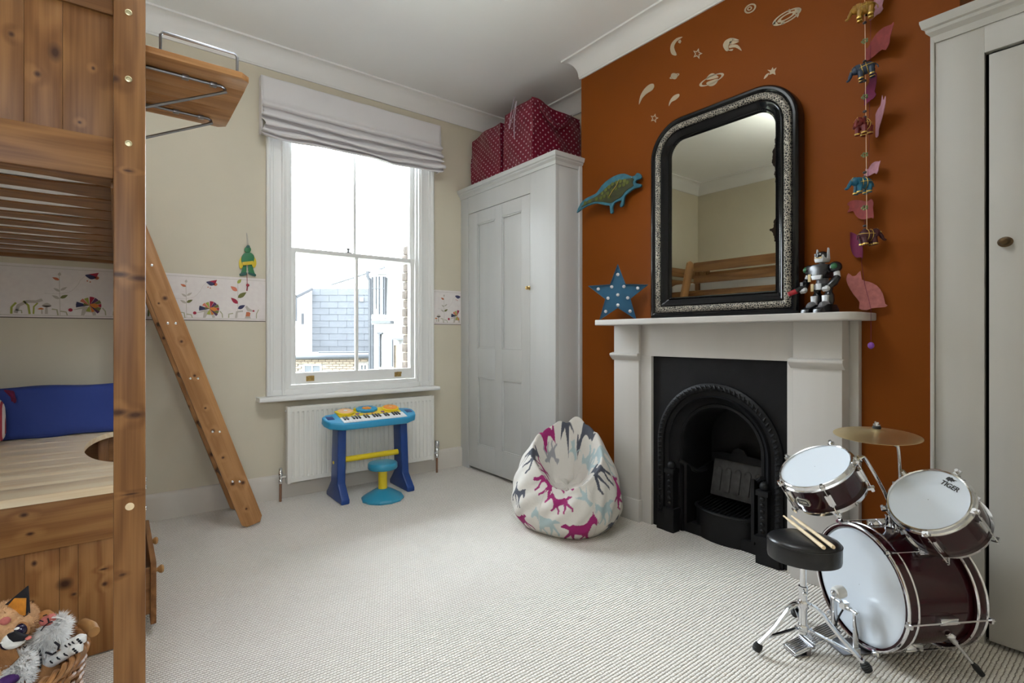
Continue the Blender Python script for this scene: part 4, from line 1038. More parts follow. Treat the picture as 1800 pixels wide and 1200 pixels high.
inner = [(1022, 365), (1034, 353), (1048, 346), (1058, 338), (1070, 327), (1084, 319), (1100, 315), (1114, 314), (1113, 322), (1114, 327), (1102, 335), (1093, 346), (1084, 351), (1074, 357), (1060, 355), (1046, 355), (1034, 359)]
i2 = [((dpt(*p) - V((A.x, A.y, 0))).dot(ux), dpt(*p).z) for p in inner]
G().prism(smooth_closed(i2, 3), .006, .010, DM).build('belly_patch', M['dn_green'], DI, .001)
random.seed(3)
for p in ((1060, 340), (1066, 334), (1072, 329), (1078, 324), (1085, 321), (1092, 319), (1099, 318), (1064, 345), (1070, 340), (1077, 335), (1084, 331), (1091, 327), (1098, 325), (1058, 348), (1072, 346), (1050, 350), (1104, 321), (1030, 357), (1038, 354)):
    q = dpt(*p); x = (q - V((A.x, A.y, 0))).dot(ux)
    g = G(); g.lathe([(.012, 0), (.012, .0012), (.006, .0016)], 10, DM @ MX.Translation((x, q.z, .0102))); g.build('sequin', M['sequin'], DI)
g = G(); q = [dpt(*p) for p in ((1072, 346), (1078, 336), (1084, 328), (1090, 316))]
g.tube([DM @ V(((p - V((A.x, A.y, 0))).dot(ux), p.z, .013)) for p in q], .0022, 6); g.build('gold_stitch', M['gold'], DI)
g = G(); q = dpt(1112, 312); g.ball(DM @ V(((q - V((A.x, A.y, 0))).dot(ux), q.z, .010)), .004, 8, 6); g.build('eye', M['rb_white'], DI)
g = G(); q = dpt(1075, 330); g.tube([(q.x + .01, q.y, q.z), (XC, q.y, q.z)], .004, 6); g.build('wall_peg', M['steel'], DI)

# ---------------------------------------------------------------- elephant garland
def elephant_mesh(g, K):
    g.ball((0, 0, 0), (.036, .025, .026), 14, 10, K)
    g.ball((.036, 0, .010), (.020, .018, .020), 12, 8, K)
    g.tube(smooth_path([(.048, 0, .012), (.060, 0, -.002), (.070, 0, -.018), (.082, 0, -.022)], 4), [.010] * 3 + [.008] * 4 + [.006] * 4 + [.004, .0035], 8, M=K)
    for sx, sy in ((.022, .014), (.022, -.014), (-.020, .014), (-.020, -.014)):
        g.tube([(sx, sy, -.010), (sx + .004, sy * 1.1, -.030), (sx + .006, sy * 1.1, -.046)], [.013, .010, .011], 8, M=K)
    for s in (-1, 1): g.prism([(.030, -.012), (.014, -.014), (.008, .004), (.018, .022), (.034, .024)], s * .018 - .0015, s * .020 + .0015, K @ frame_m((0, 0, 0), (1, 0, 0), (0, 0, 1), (0, 1, 0)))
    g.tube([(-.036, 0, .004), (-.043, 0, -.008), (-.043, 0, -.020)], .0025, 5, M=K)
def elephant_trim(g, K):
    for a in (-.004, .014):
        g.tube([(a, .0255 * math.cos(t), .0265 * math.sin(t)) for t in [2 * PI * i / 16 for i in range(16)]], .0018, 5, True, K)
    g.tube([(.037 * math.cos(t), .026 * math.sin(t), .004) for t in [2 * PI * i / 20 for i in range(20)]], .0018, 5, True, K)
    for sx, sy in ((.028, .0154), (.028, -.0154), (-.014, .0154), (-.014, -.0154)):
        g.lathe([(.0118, -.044), (.0118, -.038)], 8, K @ MX.Translation((sx, sy, 0)))
    g.tube([(.056, .010, .010), (.044, .0, .029), (.056, -.010, .010)], .0016, 5, M=K)
GA = thing('elephant_garland', 'string of five coloured elephant ornaments hanging on the orange wall', 'garland', on_x(1520, 560, 2.49))
for n_, c_ in dict(e_gold=(.30, .15, .012), e_navy=(.012, .026, .055), e_red=(.14, .008, .008), e_teal=(.008, .10, .17), e_wine=(.05, .006, .012)).items(): M[n_] = mat(n_ + '_cloth', c_, .45, var=.15, vscale=40)
ex = 2.485
toL = V((.0, 1, 0)); 
for (px, py, m_, fwd, tilt, lb) in ((1522, 14, 'e_gold', (-.25, 1, -.1), 8, 'gold elephant'), (1522, 120, 'e_navy', (-.25, 1, -.25), 16, 'navy elephant'), (1519, 219, 'e_red', (-1, .25, -.1), 0, 'red elephant facing forward'), (1518, 322, 'e_teal', (-.8, .75, -.05), 0, 'turquoise elephant'), (1524, 413, 'e_wine', (.8, -.75, 0), 0, 'wine red elephant seen from behind')):
    c = on_x(px, py, ex); f_ = V(fwd).normalized(); up = V((0, 0, 1)); sd = up.cross(f_).normalized(); up = f_.cross(sd)
    K = frame_m(c, f_ * .92, sd * .92, up * .92)
    g = G(); elephant_mesh(g, K); e_ = g.build('elephant', M[m_], GA); e_['label'] = lb
    g = G(); elephant_trim(g, K); g.build('gold_trim', M['gold'], e_)
    if m_ == 'e_gold':
        g = G(); g.prism([(-.008, -.024), (.010, -.024), (.010, .03), (-.008, .03)], -.0285, -.026, K @ frame_m((0, 0, 0), (1, 0, 0), (0, 0, 1), (0, 1, 0))); g.build('saddle_cloth', M['rb_black'], e_)
top = on_x(1520, 0, ex); bot = on_x(1524, 430, ex)
g = G(); g.tube([(ex, top.y, ZC - .001), (ex, top.y, top.z), (ex, bot.y, bot.z)], .0011, 5); g.build('string', M['stick'], GA)
g = G(); g.box(ex - .01, XC + .0, top.y - .006, top.y + .006, ZC - .14, ZC - .13); g.build('ceiling_hook', M['steel'], GA)
M['bead'] = mat('dark_bead', (.03, .025, .03), .3); M['bead_y'] = mat('green_bead', (.12, .14, .05), .3)
for py in (40, 108, 142, 196, 206, 303, 311, 397, 404): g = G(); g.ball(on_x(1520, py, ex), (.0075, .0075, .006), 10, 6); g.build('bead', M['bead'], GA)
for py in (72, 170, 272, 365):
    c = on_x(1520, py, ex); g = G()
    for k in range(5): a = 2 * PI * k / 5; g.ball(c + V((0, .009 * math.cos(a), .007 * math.sin(a))), (.004, .006, .005), 6, 4)
    g.build('flower_bead', M['bead_y'], GA)
# paper-cat string behind it
PG = thing('paper_cat_garland', 'string of pink and red paper cats hanging behind the elephants', 'garland', on_x(1525, 610, 2.548))
for n_, c_ in dict(c_pink=(.36, .115, .105), c_pale=(.36, .17, .21), c_red=(.20, .03, .028), c_mag=(.12, .003, .04)).items(): M[n_] = mat(n_ + '_paper', c_, .8, var=.15, vscale=60)
def cat(px, py, s, m_, flip, rot, yaw=0, depth=2.535, th=.002):
    # sitting cat outline in picture-like units
    out = [(-.50, .42), (-.44, .62), (-.34, .52), (-.22, .53), (-.10, .66), (-.06, .38), (.12, .30), (.34, .16), (.50, -.10), (.56, -.42), (.62, -.46), (.56, -.52), (.22, -.54), (.06, -.60), (-.14, -.54), (-.12, -.34), (-.28, -.10), (-.42, .16)]
    c = on_x(px, py, depth); P2 = []
    for x, z in out:
        x = -x if flip else x; a = math.radians(rot); P2.append((-s * (x * math.cos(a) - z * math.sin(a)), s * (x * math.sin(a) + z * math.cos(a))))
    g = G(); yw = math.radians(yaw); ya_ = V((math.sin(yw), math.cos(yw), 0)); g.prism(smooth_closed(P2, 2), -th / 2, th / 2, frame_m(c, ya_, (0, 0, 1), V((math.cos(yw), -math.sin(yw), 0)))); return g.build('paper_cat', M[m_], PG)
cat(1519, 512, .135, 'c_pink', False, 0); cat(1540, 80, .130, 'c_red', False, 62, 35); cat(1545, 207, .130, 'c_pale', True, -20, 58); cat(1545, 2, .09, 'c_pale', True, 10, 30); cat(1513, 366, .11, 'c_red', True, 100, 30)
cat(1503, 428, .13, 'c_mag', True, 95, 50); cat(1531, 155, .085, 'c_mag', True, 20, 30); cat(1533, 298, .070, 'c_pale', False, 60, 40)
t0 = on_x(1531, 0, 2.548)
g = G(); g.tube([(2.548, t0.y, ZC - .12), t0, on_x(1527, 300, 2.548), on_x(1514, 460, 2.548), on_x(1520, 500, 2.53)], .0008, 5)
t1 = on_x(1531, 607, 2.45); g.tube([on_x(1520, 500, 2.53), on_x(1528, 530, 2.47), on_x(1531, 545, 2.45), t1], .0008, 5); g.build('string', M['c_mag'], PG)
g = G(); g.box(2.54, XC, t0.y - .005, t0.y + .005, ZC - .126, ZC - .118); g.build('ceiling_hook', M['steel'], PG)
g = G(); g.ball(t1, (.010, .012, .014), 10, 7); o = g.build('end_bead', M['violet'], PG); o['label'] = 'purple end bead'
# ---------------------------------------------------------------- high sleeper bed
BY0, BY1 = 1.60, 3.60
BXR, BXL = .0605, -.84
BD = thing('loft_bed', 'tall pine high-sleeper bed frame along the left wall', 'bed', (-.39, 2.6, 0))
def kn_y(org, y, pts): return [((lambda q: tuple(q - V(org)))(on_y(px, py, y)), (rx, .02, rz)) for (px, py, rx, rz) in pts]
M['pine_bz'] = pine('pine_bed_upright', 'z', knots=kn_y((-.39, 2.6, 0), BY0, [(208, 482, .026, .008), (246, 489, .026, .009), (206, 725, .024, .009), (238, 729, .022, .010), (202, 138, .012, .010), (225, 300, .010, .003), (215, 1010, .008, .004), (230, 868, .020, .003)])
    + kn_y((-.39, 2.6, 0), BY0 + .02, [(97, 92, .013, .022), (66, 130, .007, .008), (164, 120, .004, .005), (20, 60, .006, .007), (140, 215, .004, .004)]))
posts = [(-.0045, BXR, BY0, BY0 + .060, 2.02), (BXL, BXL + .065, BY0, BY0 + .060, 2.02), (-.0045, .052, BY1 - .06, BY1, 1.93), (BXL, BXL + .065, BY1 - .06, BY1, 1.93)]
for i, (a, b, c, e, h) in enumerate(posts):
    p = bx('post', M['pine_bz'], BD, a, b, c, e, .001, h, .004)
    if i == 0:
        for py in (22, 139, 252):
            q = on_y(226, py, BY0); g = G(); K = axis_m((q.x, BY0, q.z), (0, -1, 0))
            g.lathe([(.0075, 0), (.0075, .0015), (.0055, .0022), (.0045, .0022), (.0038, .0005), (.0025, .0005)], 14, K); o = g.build('bolt', M['zinc'], p)
        q = on_y(228, 890, BY0); g = G(); g.lathe([(.0095, 0), (.0090, .0016), (.004, .0022)], 18, axis_m((q.x, BY0, q.z), (0, -1, 0)))
        o = g.build('bolt_cap', M['stick'], p); o['label'] = 'pale round bolt cover'
        for z in (.73, .71, .655): g = G(); g.lathe([(.006, 0), (.006, .002), (.003, .0035)], 10, axis_m((BXR, BY0 + .03, z), (1, 0, 0))); g.build('bolt', M['chrome'], p)
# near end panel above the sleeping level
ex0, ex1 = BXL + .065, -.0045
bx('end_rail', M['pine_x'], BD, ex0, ex1, BY0 + .012, BY0 + .042, 1.492, 1.592, .003)
bx('end_rail', M['pine_x'], BD, ex0, ex1, BY0 + .012, BY0 + .042, 1.898, 1.985, .003)
xs = [ex1]; 
for px in (110, 42): xs.append(on_y(px, 120, BY0 + .02).x)
while xs[-1] > ex0 + .07: xs.append(xs[-1] - .092)
xs[-1] = ex0
for a, b in zip(xs[1:], xs[:-1]): bx('end_board', M['pine_bz'], BD, a + .0002, b - .0002, BY0 + .020, BY0 + .036, 1.592, 1.898, .001)
# far end
for z0, z1 in ((1.50, 1.60), (1.68, 1.76), (1.80, 1.90)): bx('end_rail', M['pine_x'], BD, BXL + .065, -.0045, BY1 - .045, BY1 - .017, z0, z1, .003)
# side rails and guard boards
for x0, x1 in ((-.002, .026), (BXL + .02, BXL + .048)): bx('side_rail', M['pine_y'], BD, x0, x1, BY0 + .06, BY1 - .06, 1.475, 1.60, .003)
for z0, z1 in ((1.675, 1.755), (1.800, 1.900)):
    bx('guard_board', M['pine_y'], BD, .0262, .050, BY0 + .06, 3.20, z0, z1, .003)
    bx('guard_board', M['pine_y'], BD, BXL + .012, BXL + .036, BY0 + .06, BY1 - .06, z0, z1, .003)
bx('guard_upright', M['pine_z'], BD, .0, .0258, 3.15, 3.20, 1.602, 1.905, .003)
for x0, x1 in ((-.010, -.0022), (BXL + .049, BXL + .072)): bx('slat_ledge', M['pine_y'], BD, x0, x1, BY0 + .062, BY1 - .062, 1.478, 1.508, .002)
for i in range(11):                   # slats, slightly bowed as in a sprung base
    y = BY0 + .10 + i * .172; wdt = .098
    g = G(); x0, x1 = BXL + .052, -.005
    prof = []
    vs_ = []; n_ = 12
    for k in range(n_ + 1):
        t = k / n_; x = x0 + t * (x1 - x0); z = 1.5085
        w2 = wdt / 2 + .034 * max(0, (abs(2 * t - 1) - .62) / .38)
        for (yy, zz) in ((y - w2, z), (y + w2, z), (y + w2, z + .005), (y - w2, z + .005)): vs_.append((x, yy, zz))
    fs = [(k * 4 + j, k * 4 + (j + 1) % 4, (k + 1) * 4 + (j + 1) % 4, (k + 1) * 4 + j) for k in range(n_) for j in range(4)] + [(3, 2, 1, 0), (n_ * 4, n_ * 4 + 1, n_ * 4 + 2, n_ * 4 + 3)]
    g.add(vs_, fs); g.build('slat', M['pine_x'], BD, 0)
# mattress
def soft_box(g, x0, x1, y0, y1, z0, z1, r, amp=.0, seed=1, nx=24, ny=40, nz=6):
    """rounded box as a closed grid (superellipsoid-like) with soft dents"""
    cx0, cy0, cz0 = (x0 + x1) / 2, (y0 + y1) / 2, (z0 + z1) / 2; hx, hy, hz = (x1 - x0) / 2, (y1 - y0) / 2, (z1 - z0) / 2
    rnd = random.Random(seed); ph = [rnd.random() * 6 for _ in range(6)]
    vs_ = {}; V_ = []; F_ = []
    def idx(p):
        k = tuple(round(c, 5) for c in p)
        if k not in vs_: vs_[k] = len(V_); V_.append(p)
        return vs_[k]
    def q(a, b, c):      # cube coords -1..1 -> rounded box
        p = V((a * hx, b * hy, c * hz)); inn = V((max(-hx + r, min(hx - r, p.x)), max(-hy + r, min(hy - r, p.y)), max(-hz + r, min(hz - r, p.z))))
        d = p - inn
        if d.length > 1e-6: p = inn + d.normalized() * r
        w_ = amp * (math.sin(p.x * 17 + ph[0]) * math.sin(p.y * 13 + ph[1]) + .6 * math.sin(p.x * 31 + p.z * 20 + ph[2]) * math.sin(p.y * 27 + ph[3]))
        dn_ = d.normalized() if d.length > 1e-6 else V((0, 0, 0))
        return (cx0 + p.x + dn_.x * w_, cy0 + p.y + dn_.y * w_, cz0 + p.z + dn_.z * w_)
    def lin(n_): return [-1 + 2 * i / n_ for i in range(n_ + 1)]
    for (u, v, f_) in ((lin(nx), lin(ny), lambda a, b, s: (a, b, s)), (lin(nx), lin(nz), lambda a, b, s: (a, s, b)), (lin(ny), lin(nz), lambda a, b, s: (s, a, b))):
        for s in (-1, 1):
            for i in range(len(u) - 1):
                for j in range(len(v) - 1):
                    F_.append(tuple(idx(q(*f_(a, b, s))) for a, b in ((u[i], v[j]), (u[i + 1], v[j]), (u[i + 1], v[j + 1]), (u[i], v[j + 1]))))
    g.add(V_, F_)
g = G(); soft_box(g, BXL + .062, -.008, BY0 + .075, BY1 - .07, 1.5142, 1.690, .035, .002)
tag(g.build('mattress', M['sheet'], None, angle=80, org=(-.42, 2.6, 1.5142)), 'white sheeted mattress resting on the loft bed slats', 'mattress')

# ---------------------------------------------------------------- ladder
LD = thing('bed_ladder', 'pine ladder leaning on the loft bed in front of the window wall', 'ladder', (.60, 3.45, 0))
e0 = on_y(457, 903, 3.262); e1 = on_y(272, 440, 3.262)     # right-hand edge of the near stile
ld = (e1 - e0).normalized(); ln = V((-ld.z, 0, ld.x))        # ln points to the left edge
if ln.x > 0: ln = -ln
wst = .112
ft = e0 + ld * (-.045); ft.z = max(ft.z, 0)
Lz = lambda k: e0 + ld * k
def stile(y0, y1):
    base = [(e0.x, e0.z)]
    tot = 1.98 / ld.z
    A0 = V((e0.x, 0, e0.z)) - ld * ((e0.z - .03) / ld.z)
    pts = []
    # outline in the x-z plane, rounded foot and trimmed top
    r_edge = lambda t: V((A0.x, 0, A0.z)) + ld * t
    l_edge = lambda t: V((A0.x, 0, A0.z)) + ld * t + ln * wst
    for t in (0.0,): pts.append(r_edge(t))
    pts.append(r_edge(tot * .94)); pts.append(r_edge(tot * .955) + ln * .03); pts.append(l_edge(tot * .955) - ln * .03); pts.append(l_edge(tot * .94))
    lo = l_edge(0); pts.append(lo + ld * .02 * 0)
    pts.append(lo + ln * -.02 - ld * .022); pts.append(r_edge(0) + ln * .02 - ld * .030)
    mz = min(p.z for p in pts)
    pl2 = [(p.x, p.z - mz + .0015) for p in pts]
    g = G(); g.prism(pl2, y0, y1, frame_m((0, 0, 0), (1, 0, 0), (0, 0, 1), (0, 1, 0)))
    return g.build('stile', M['pine_l'], LD, .004), mz
# grain of the ladder runs along its slope
M['pine_l'] = pine('pine_ladder', 'z', (.47, .245, .100), (.30, .135, .048), knots=[((lambda q: tuple(q - V((.60, 3.45, 0))))(on_y(px, py, yy)), (r, .02, r)) for (px, py, r, yy) in ((290, 524, .013, 3.262), (279, 533, .006, 3.262), (319, 600, .009, 3.262), (342, 660, .008, 3.262), (361, 717, .007, 3.262), (374, 757, .012, 3.262), (392, 804, .008, 3.262), (427, 848, .012, 3.262), (433, 894, .007, 3.262), (409, 850, .012, 3.262), (278, 570, .014, 3.63), (288, 594, .010, 3.63), (314, 657, .016, 3.63), (330, 715, .012, 3.63), (348, 742, .014, 3.63), (372, 798, .016, 3.63), (382, 826, .018, 3.63))])
mpn = [n_ for n_ in M['pine_l'].node_tree.nodes if n_.type == 'MAPPING']
for n_ in mpn: n_.vector_type = 'TEXTURE' if False else 'POINT'
def tilt_mapping(m_, ang):
    nt = m_.node_tree; adn = [n_ for n_ in nt.nodes if n_.type == 'VECT_MATH'][0]
    tc = [n_ for n_ in nt.nodes if n_.type == 'TEX_COORD'][0]
    rot = N(nt, 'ShaderNodeMapping'); rot.inputs['Rotation'].default_value = (0, ang, 0)
    for l in list(nt.links):
        if l.to_node == adn and l.from_node == tc: nt.links.remove(l)
    nt.links.new(tc.outputs['Object'], rot.inputs[0]); nt.links.new(rot.outputs[0], adn.inputs[0])
tilt_mapping(M['pine_l'], math.atan2(-ld.x, ld.z))
s1, mz1 = stile(3.262, 3.290); s2, mz2 = stile(3.628, 3.656)
dzl = -mz1 + .0015
for (xa, xb, y_) in ((667, 667, 65), (737, 772, 320), (836, 870, 562), (934, 965, 796), (1022, 1053, 1015)):
    qs = [on_y(xx / 2.5, 440 + y_ / 2.5, 3.262) for xx in (xa, xb)]
    c = (qs[0] + qs[1]) / 2 if xa != xb else qs[0] + ln * .03
    g = G(); g.box(c.x - .045, c.x + .045, 3.2905, 3.6275, c.z - .010, c.z + .010); g.build('tread', M['pine_y'], LD, .003)
    for q in (qs if xa != xb else qs[:1]):
        g = G(); g.lathe([(.0065, 0), (.0065, .002), (.004, .003), (.002, .001)], 12, axis_m((q.x, 3.262, q.z), (0, -1, 0))); g.build('screw', M['chrome'], s1)

# ---------------------------------------------------------------- bedside shelf clipped to the guard rail
SHF = thing('bedside_shelf', 'small pine clip-on shelf with grey wire brackets on the loft bed', 'shelf', (.18, 1.95, 1.80))
ya, yb = 1.69, 2.14
zs = on_y(430, 128, ya).z
xr = on_y(440, 140, ya).x
pol = [(.052, ya), (xr - .035, ya), (xr - .010, ya + .010), (xr, ya + .04), (xr, yb - .04), (xr - .010, yb - .010), (xr - .035, yb), (.052, yb)]
nbd = 5
for i in range(nbd):
    y0 = ya + i * (yb - ya) / nbd; y1 = ya + (i + 1) * (yb - ya) / nbd
    xe0 = xr - (.022 if i == 0 else 0); xe1 = xr - (.022 if i == nbd - 1 else 0)
    pp = [(.052, y0 + .0004), (xe0, y0 + .0004), (xr, y0 + (.022 if i == 0 else .0004)), (xr, y1 - (.022 if i == nbd - 1 else .0004)), (xe1, y1 - .0004), (.052, y1 - .0004)]
    G().prism(pp, zs - .018, zs).build('shelf_board', M['pine_warm'], SHF, .0015)
g = G(); zt = zs + .052
x_a, x_b = on_y(282, 75, ya + .01).x, on_y(417, 110, ya + .01).x
g.tube([(x_a, ya + .01, zs - .002), (x_a, ya + .01, zt - .008), (x_a + .006, ya + .01, zt), (x_b - .006, ya + .01, zt), (x_b, ya + .01, zt - .008), (x_b, ya + .01, zs - .002)], .0036, 8)
g.build('wire_rail', M['steel'], SHF)
for y in (ya + .085, yb - .075):
    zu = zs - .0225; x2 = xr - .055
    g = G(); g.tube([(.056, y, zu), (x2 - .01, y, zu), (x2, y, zu - .004), (x2 + .002, y, zu - .013), (x2 - .010, y, zu - .020), (.0585, y, zu - .118), (.0585, y, zu - .15)], .0045, 8)
    b_ = g.build('bracket', M['steel'], SHF)
    for x in (x2 - .03, (x2 + .06) / 2): g = G(); g.box(x - .009, x + .009, y - .010, y + .010, zu - .006, zu + .0045); g.build('bracket_clip', M['steel'], b_, .002)
g = G()
for y in (ya + .06, yb - .06):
    g.box(.0505, .0535, y - .012, y + .012, zs - .06, zs); g.box(.0235, .0535, y - .012, y + .012, 1.9005, 1.9035) 
    g.box(.0505, .0535, y - .012, y + .012, zs - .02, 1.9035)
g.build('rail_hook', M['steel'], SHF)

# ---------------------------------------------------------------- desk under the bed
DK = thing('pull_out_desk', 'pine desk with curved cut-out edge under the loft bed', 'desk', (-.38, 2.9, 0))
DY0, DY1, DX0, DX1, DZ = 2.235, 3.60, -.80, .045, .587
nbd = 9; bwid = (DY1 - DY0) / nbd
cut = lambda y: DX1 - (.160 * math.sqrt(max(0, 1 - ((y - 3.07) / .44) ** 2)) if abs(y - 3.07) < .44 else 0) - (.05 * (1 - math.sqrt(max(0, 1 - max(0, (DY0 + .07 - y) / .07) ** 2))))
for i in range(nbd):
    y0 = DY0 + i * bwid; y1 = y0 + bwid
    pts = [(DX0, y0 + .0002)] + [(cut(y0 + (y1 - y0) * k / 10), y0 + .0002 + (y1 - y0 - .0004) * k / 10) for k in range(11)] + [(DX0, y1 - .0002)]
    G().prism(pts, DZ - .026, DZ).build('top_board', M['pine_lit'], DK, .0004)
M['pine_ax'] = pine('pine_desk_apron', 'x', (.34, .166, .058), (.19, .076, .022), knots=kn_y((-.38, 2.9, 0), 2.252, [(42, 905, .012, .008), (53, 938, .011, .006), (140, 858, .02, .012), (-40, 930, .01, .008)]))
bx('apron', M['pine_ax'], DK, DX0 + .02, -.0, 2.252, 2.272, .402, .560, .002)
bx('apron', M['pine_x'], DK, DX0 + .02, -.0, DY1 - .05, DY1 - .03, .402, .560, .002)
for x, y in ((DX0 + .02, 2.2725), (DX0 + .02, DY1 - .095), (-.075, DY1 - .095)): bx('leg', M['pine_z'], DK, x, x + .045, y, y + .045, .001, .5605, .003)
# drawer chest beneath it
CH = thing('drawer_chest', 'pine chest under the desk with its low drawer pulled open', 'chest', (-.3, 2.55, 0))
cx1 = .02
M['pine_cz'] = pine('pine_chest_board', 'z', (.37, .18, .064), (.21, .085, .024), knots=kn_y((-.3, 2.55, 0), 2.2745, [(114, 1026, .022, .020), (130, 1044, .008, .006), (184, 1026, .009, .008), (55, 1058, .008, .007), (182, 1000, .014, .004), (60, 990, .008, .01)]))
xs = [cx1]
for px in (137, 104): xs.append(on_y(px, 1000, 2.262).x)
while xs[-1] > -.66: xs.append(xs[-1] - .085)
for a, b in zip(xs[1:], xs[:-1]): bx('side_board', M['pine_cz'], CH, a + .0003, b - .0003, 2.2745, 2.290, .004, .400, .0012)
bx('back_side', M['pine_y'], CH, xs[-1], cx1, 2.86, 2.876, .004, .40, .001)
bx('top', M['pine_y'], CH, xs[-1], cx1, 2.292, 2.858, .384, .400, .001)
bx('bottom', M['pine_y'], CH, xs[-1], cx1 - .01, 2.292, 2.858, .004, .02, .001)
DRW = bpy.data.objects.new('drawer', None); COL.objects.link(DRW); DRW.parent = CH; ORG[DRW.name] = ORG[CH.name]
ty = 2.30; fxx = on_y(275, 1100, ty).x
bx('drawer_front', M['pine_y'], DRW, fxx - .018, fxx, ty, 2.845, .040, .268, .002)
bx('drawer_side', M['pine_x'], DRW, -.40, fxx - .018, ty + .012, ty + .024, .075, .245, .001)
bx('drawer_side', M['pine_x'], DRW, -.40, fxx - .018, 2.821, 2.833, .075, .245, .001)
bx('drawer_bottom', M['stick'], DRW, -.40, fxx - .018, ty + .024, 2.821, .075, .081, 0)
for y in (ty + .10, 2.845 - .10):
    g = G(); g.lathe([(.008, 0), (.007, .008), (.014, .016), (.016, .022), (.012, .028), (.004, .030)], 16, axis_m((fxx, y, .20), (1, 0, 0))); o = g.build('knob', M['pine_end'], DRW)

# cushion and striped pillow on the desk
g = G(); soft_box(g, -.72, .03, 3.475, 3.585, DZ + .001, .845, .030, .004, 5, 30, 8, 12)
tag(g.build('bolster_cushion', M['navy'], None, angle=80, org=(-.35, 3.53, DZ + .001)), 'royal blue box cushion propped behind the desk against the wall', 'cushion')
def stripes():
    m, nt, b = new_mat('red_white_stripe_cotton'); tc = N(nt, 'ShaderNodeTexCoord'); sp = N(nt, 'ShaderNodeSeparateXYZ'); nt.links.new(tc.outputs['Object'], sp.inputs[0])
    s = mathn(nt, 'GREATER_THAN', mathn(nt, 'FRACT', mathn(nt, 'MULTIPLY', sp.outputs[0], 70.)), .5)
    nt.links.new(mixc(nt, s, (.35, .03, .05), (.70, .62, .60)), b.inputs['Base Color']); b.inputs['Roughness'].default_value = .85; return m
M['stripe'] = stripes()
PW = thing('striped_pillow', 'red and white striped pillow at the desk end beside the blue cushion', 'pillow', (-.58, 3.36, DZ + .001))
g = G(); soft_box(g, -.72, on_y(9, 720, 3.36).x, 3.29, 3.42, DZ + .001, DZ + .235, .06, .004, 8, 16, 8, 12); g.build('cover', M['stripe'], PW, angle=80)
g = G(); q = on_y(11, 690, 3.36); random.seed(5)
for k in range(14): g.tube([q + V((-.006, 0, .012)), q + V((.012 + .012 * random.random(), (random.random() - .5) * .03, -.02 * random.random() + .004)), q + V((.020 + .012 * random.random(), (random.random() - .5) * .03, -.03 - .02 * random.random()))], .003, 5)
g.build('tassel', M['c_mag'], PW)
# ---------------------------------------------------------------- toy keyboard on legs
KX0, KX1 = 1.085, 1.745; KY0, KY1 = 3.335, 3.555; KZ = .475
KE = thing('toy_keyboard', 'blue toy keyboard on dark blue legs in front of the radiator', 'toy keyboard', (1.415, 3.45, 0))
for (xc, lean) in ((1.185, -1), (1.655, 1)):
    yc = 3.45
    g = G()
    prof = [(3.30, .001), (3.30, .03), (3.345, .075), (3.385, .12), (3.395, .478), (3.515, .505), (3.515, .12), (3.555, .075), (3.60, .03), (3.60, .001)]
    K = frame_m((xc, 0, 0), (0, 1, 0), (0, 0, 1), (1, 0, 0))
    g.prism(prof, -.028, .028, K)
    for i, p in enumerate(g.v):       # the legs splay slightly outwards below
        p.x += -lean * .012 * (p.z / .47) + lean * .0
    lg = g.build('leg', M['deep_blue'], KE, .009, 3)
    g = G(); g.lathe([(.011, 0), (.011, .004), (.007, .005)], 12, axis_m((xc - .0305 if lean < 0 else xc + .0265, 3.44, .255), (lean, 0, 0))); g.build('screw_cap', M['yellow'], lg)
g = G(); g.tube([(1.185 + .028, 3.45, .262), (1.655 - .030, 3.45, .262)], .020, 16); g.build('cross_bar', M['yellow'], KE)
# body outline with rounded handle ends, sunk hand holes
def kb_outline(inset=0):
    a, b, c, d_ = KX0 + inset, KX1 - inset, KY0 + inset, KY1 - inset
    return [(a + .10, c), (b - .10, c), (b - .02, c + .04), (b, c + .09), (b, d_ - .075), (b - .03, d_ - .045), (b - .09, d_ - .035), (b - .13, d_), (a + .13, d_), (a + .09, d_ - .035), (a + .03, d_ - .045), (a, d_ - .075), (a, c + .09), (a + .02, c + .04)]
TK = MX.Translation((0, KY0, KZ + .03)) @ MX.Rotation(math.radians(15), 4, 'X') @ MX.Translation((0, -KY0, -KZ - .03))
body = G(TK).prism(kb_outline(), KZ, KZ + .050).build('body', M['sky_blue'], KE, .012, 3)
for s in (0, 1):
    xa = KX0 + .022 if s == 0 else KX1 - .068
    G(TK).box(xa, xa + .046, KY0 + .085, KY0 + .14, KZ + .0490, KZ + .0512).build('hand_hole', M['deep_blue'], body, .006)
G(TK).box(KX0 + .105, KX1 - .105, KY0 + .105, KY1 - .004, KZ + .048, KZ + .056).build('control_panel', M['yellow'], KE, .004)
nk = 22; kx0, kx1 = KX0 + .105, KX1 - .10; kw = (kx1 - kx0) / nk; kb_y0 = KY0 + .012
k0 = G(TK).box(kx0 + .0006, kx0 + kw - .0006, kb_y0, KY0 + .098, KZ + .048, KZ + .0555).build('white_key', M['keys_white'], KE, .0012)
for i in range(1, nk): again(k0, KE, (i * kw, 0, 0))
k1 = G(TK).box(kx0 + kw * .72, kx0 + kw * 1.28, KY0 + .048, KY0 + .098, KZ + .054, KZ + .062).build('black_key', M['keys_black'], KE, .0015)
for i in range(1, nk - 1):
    if i % 7 not in (2, 6): again(k1, KE, (i * kw, 0, 0))
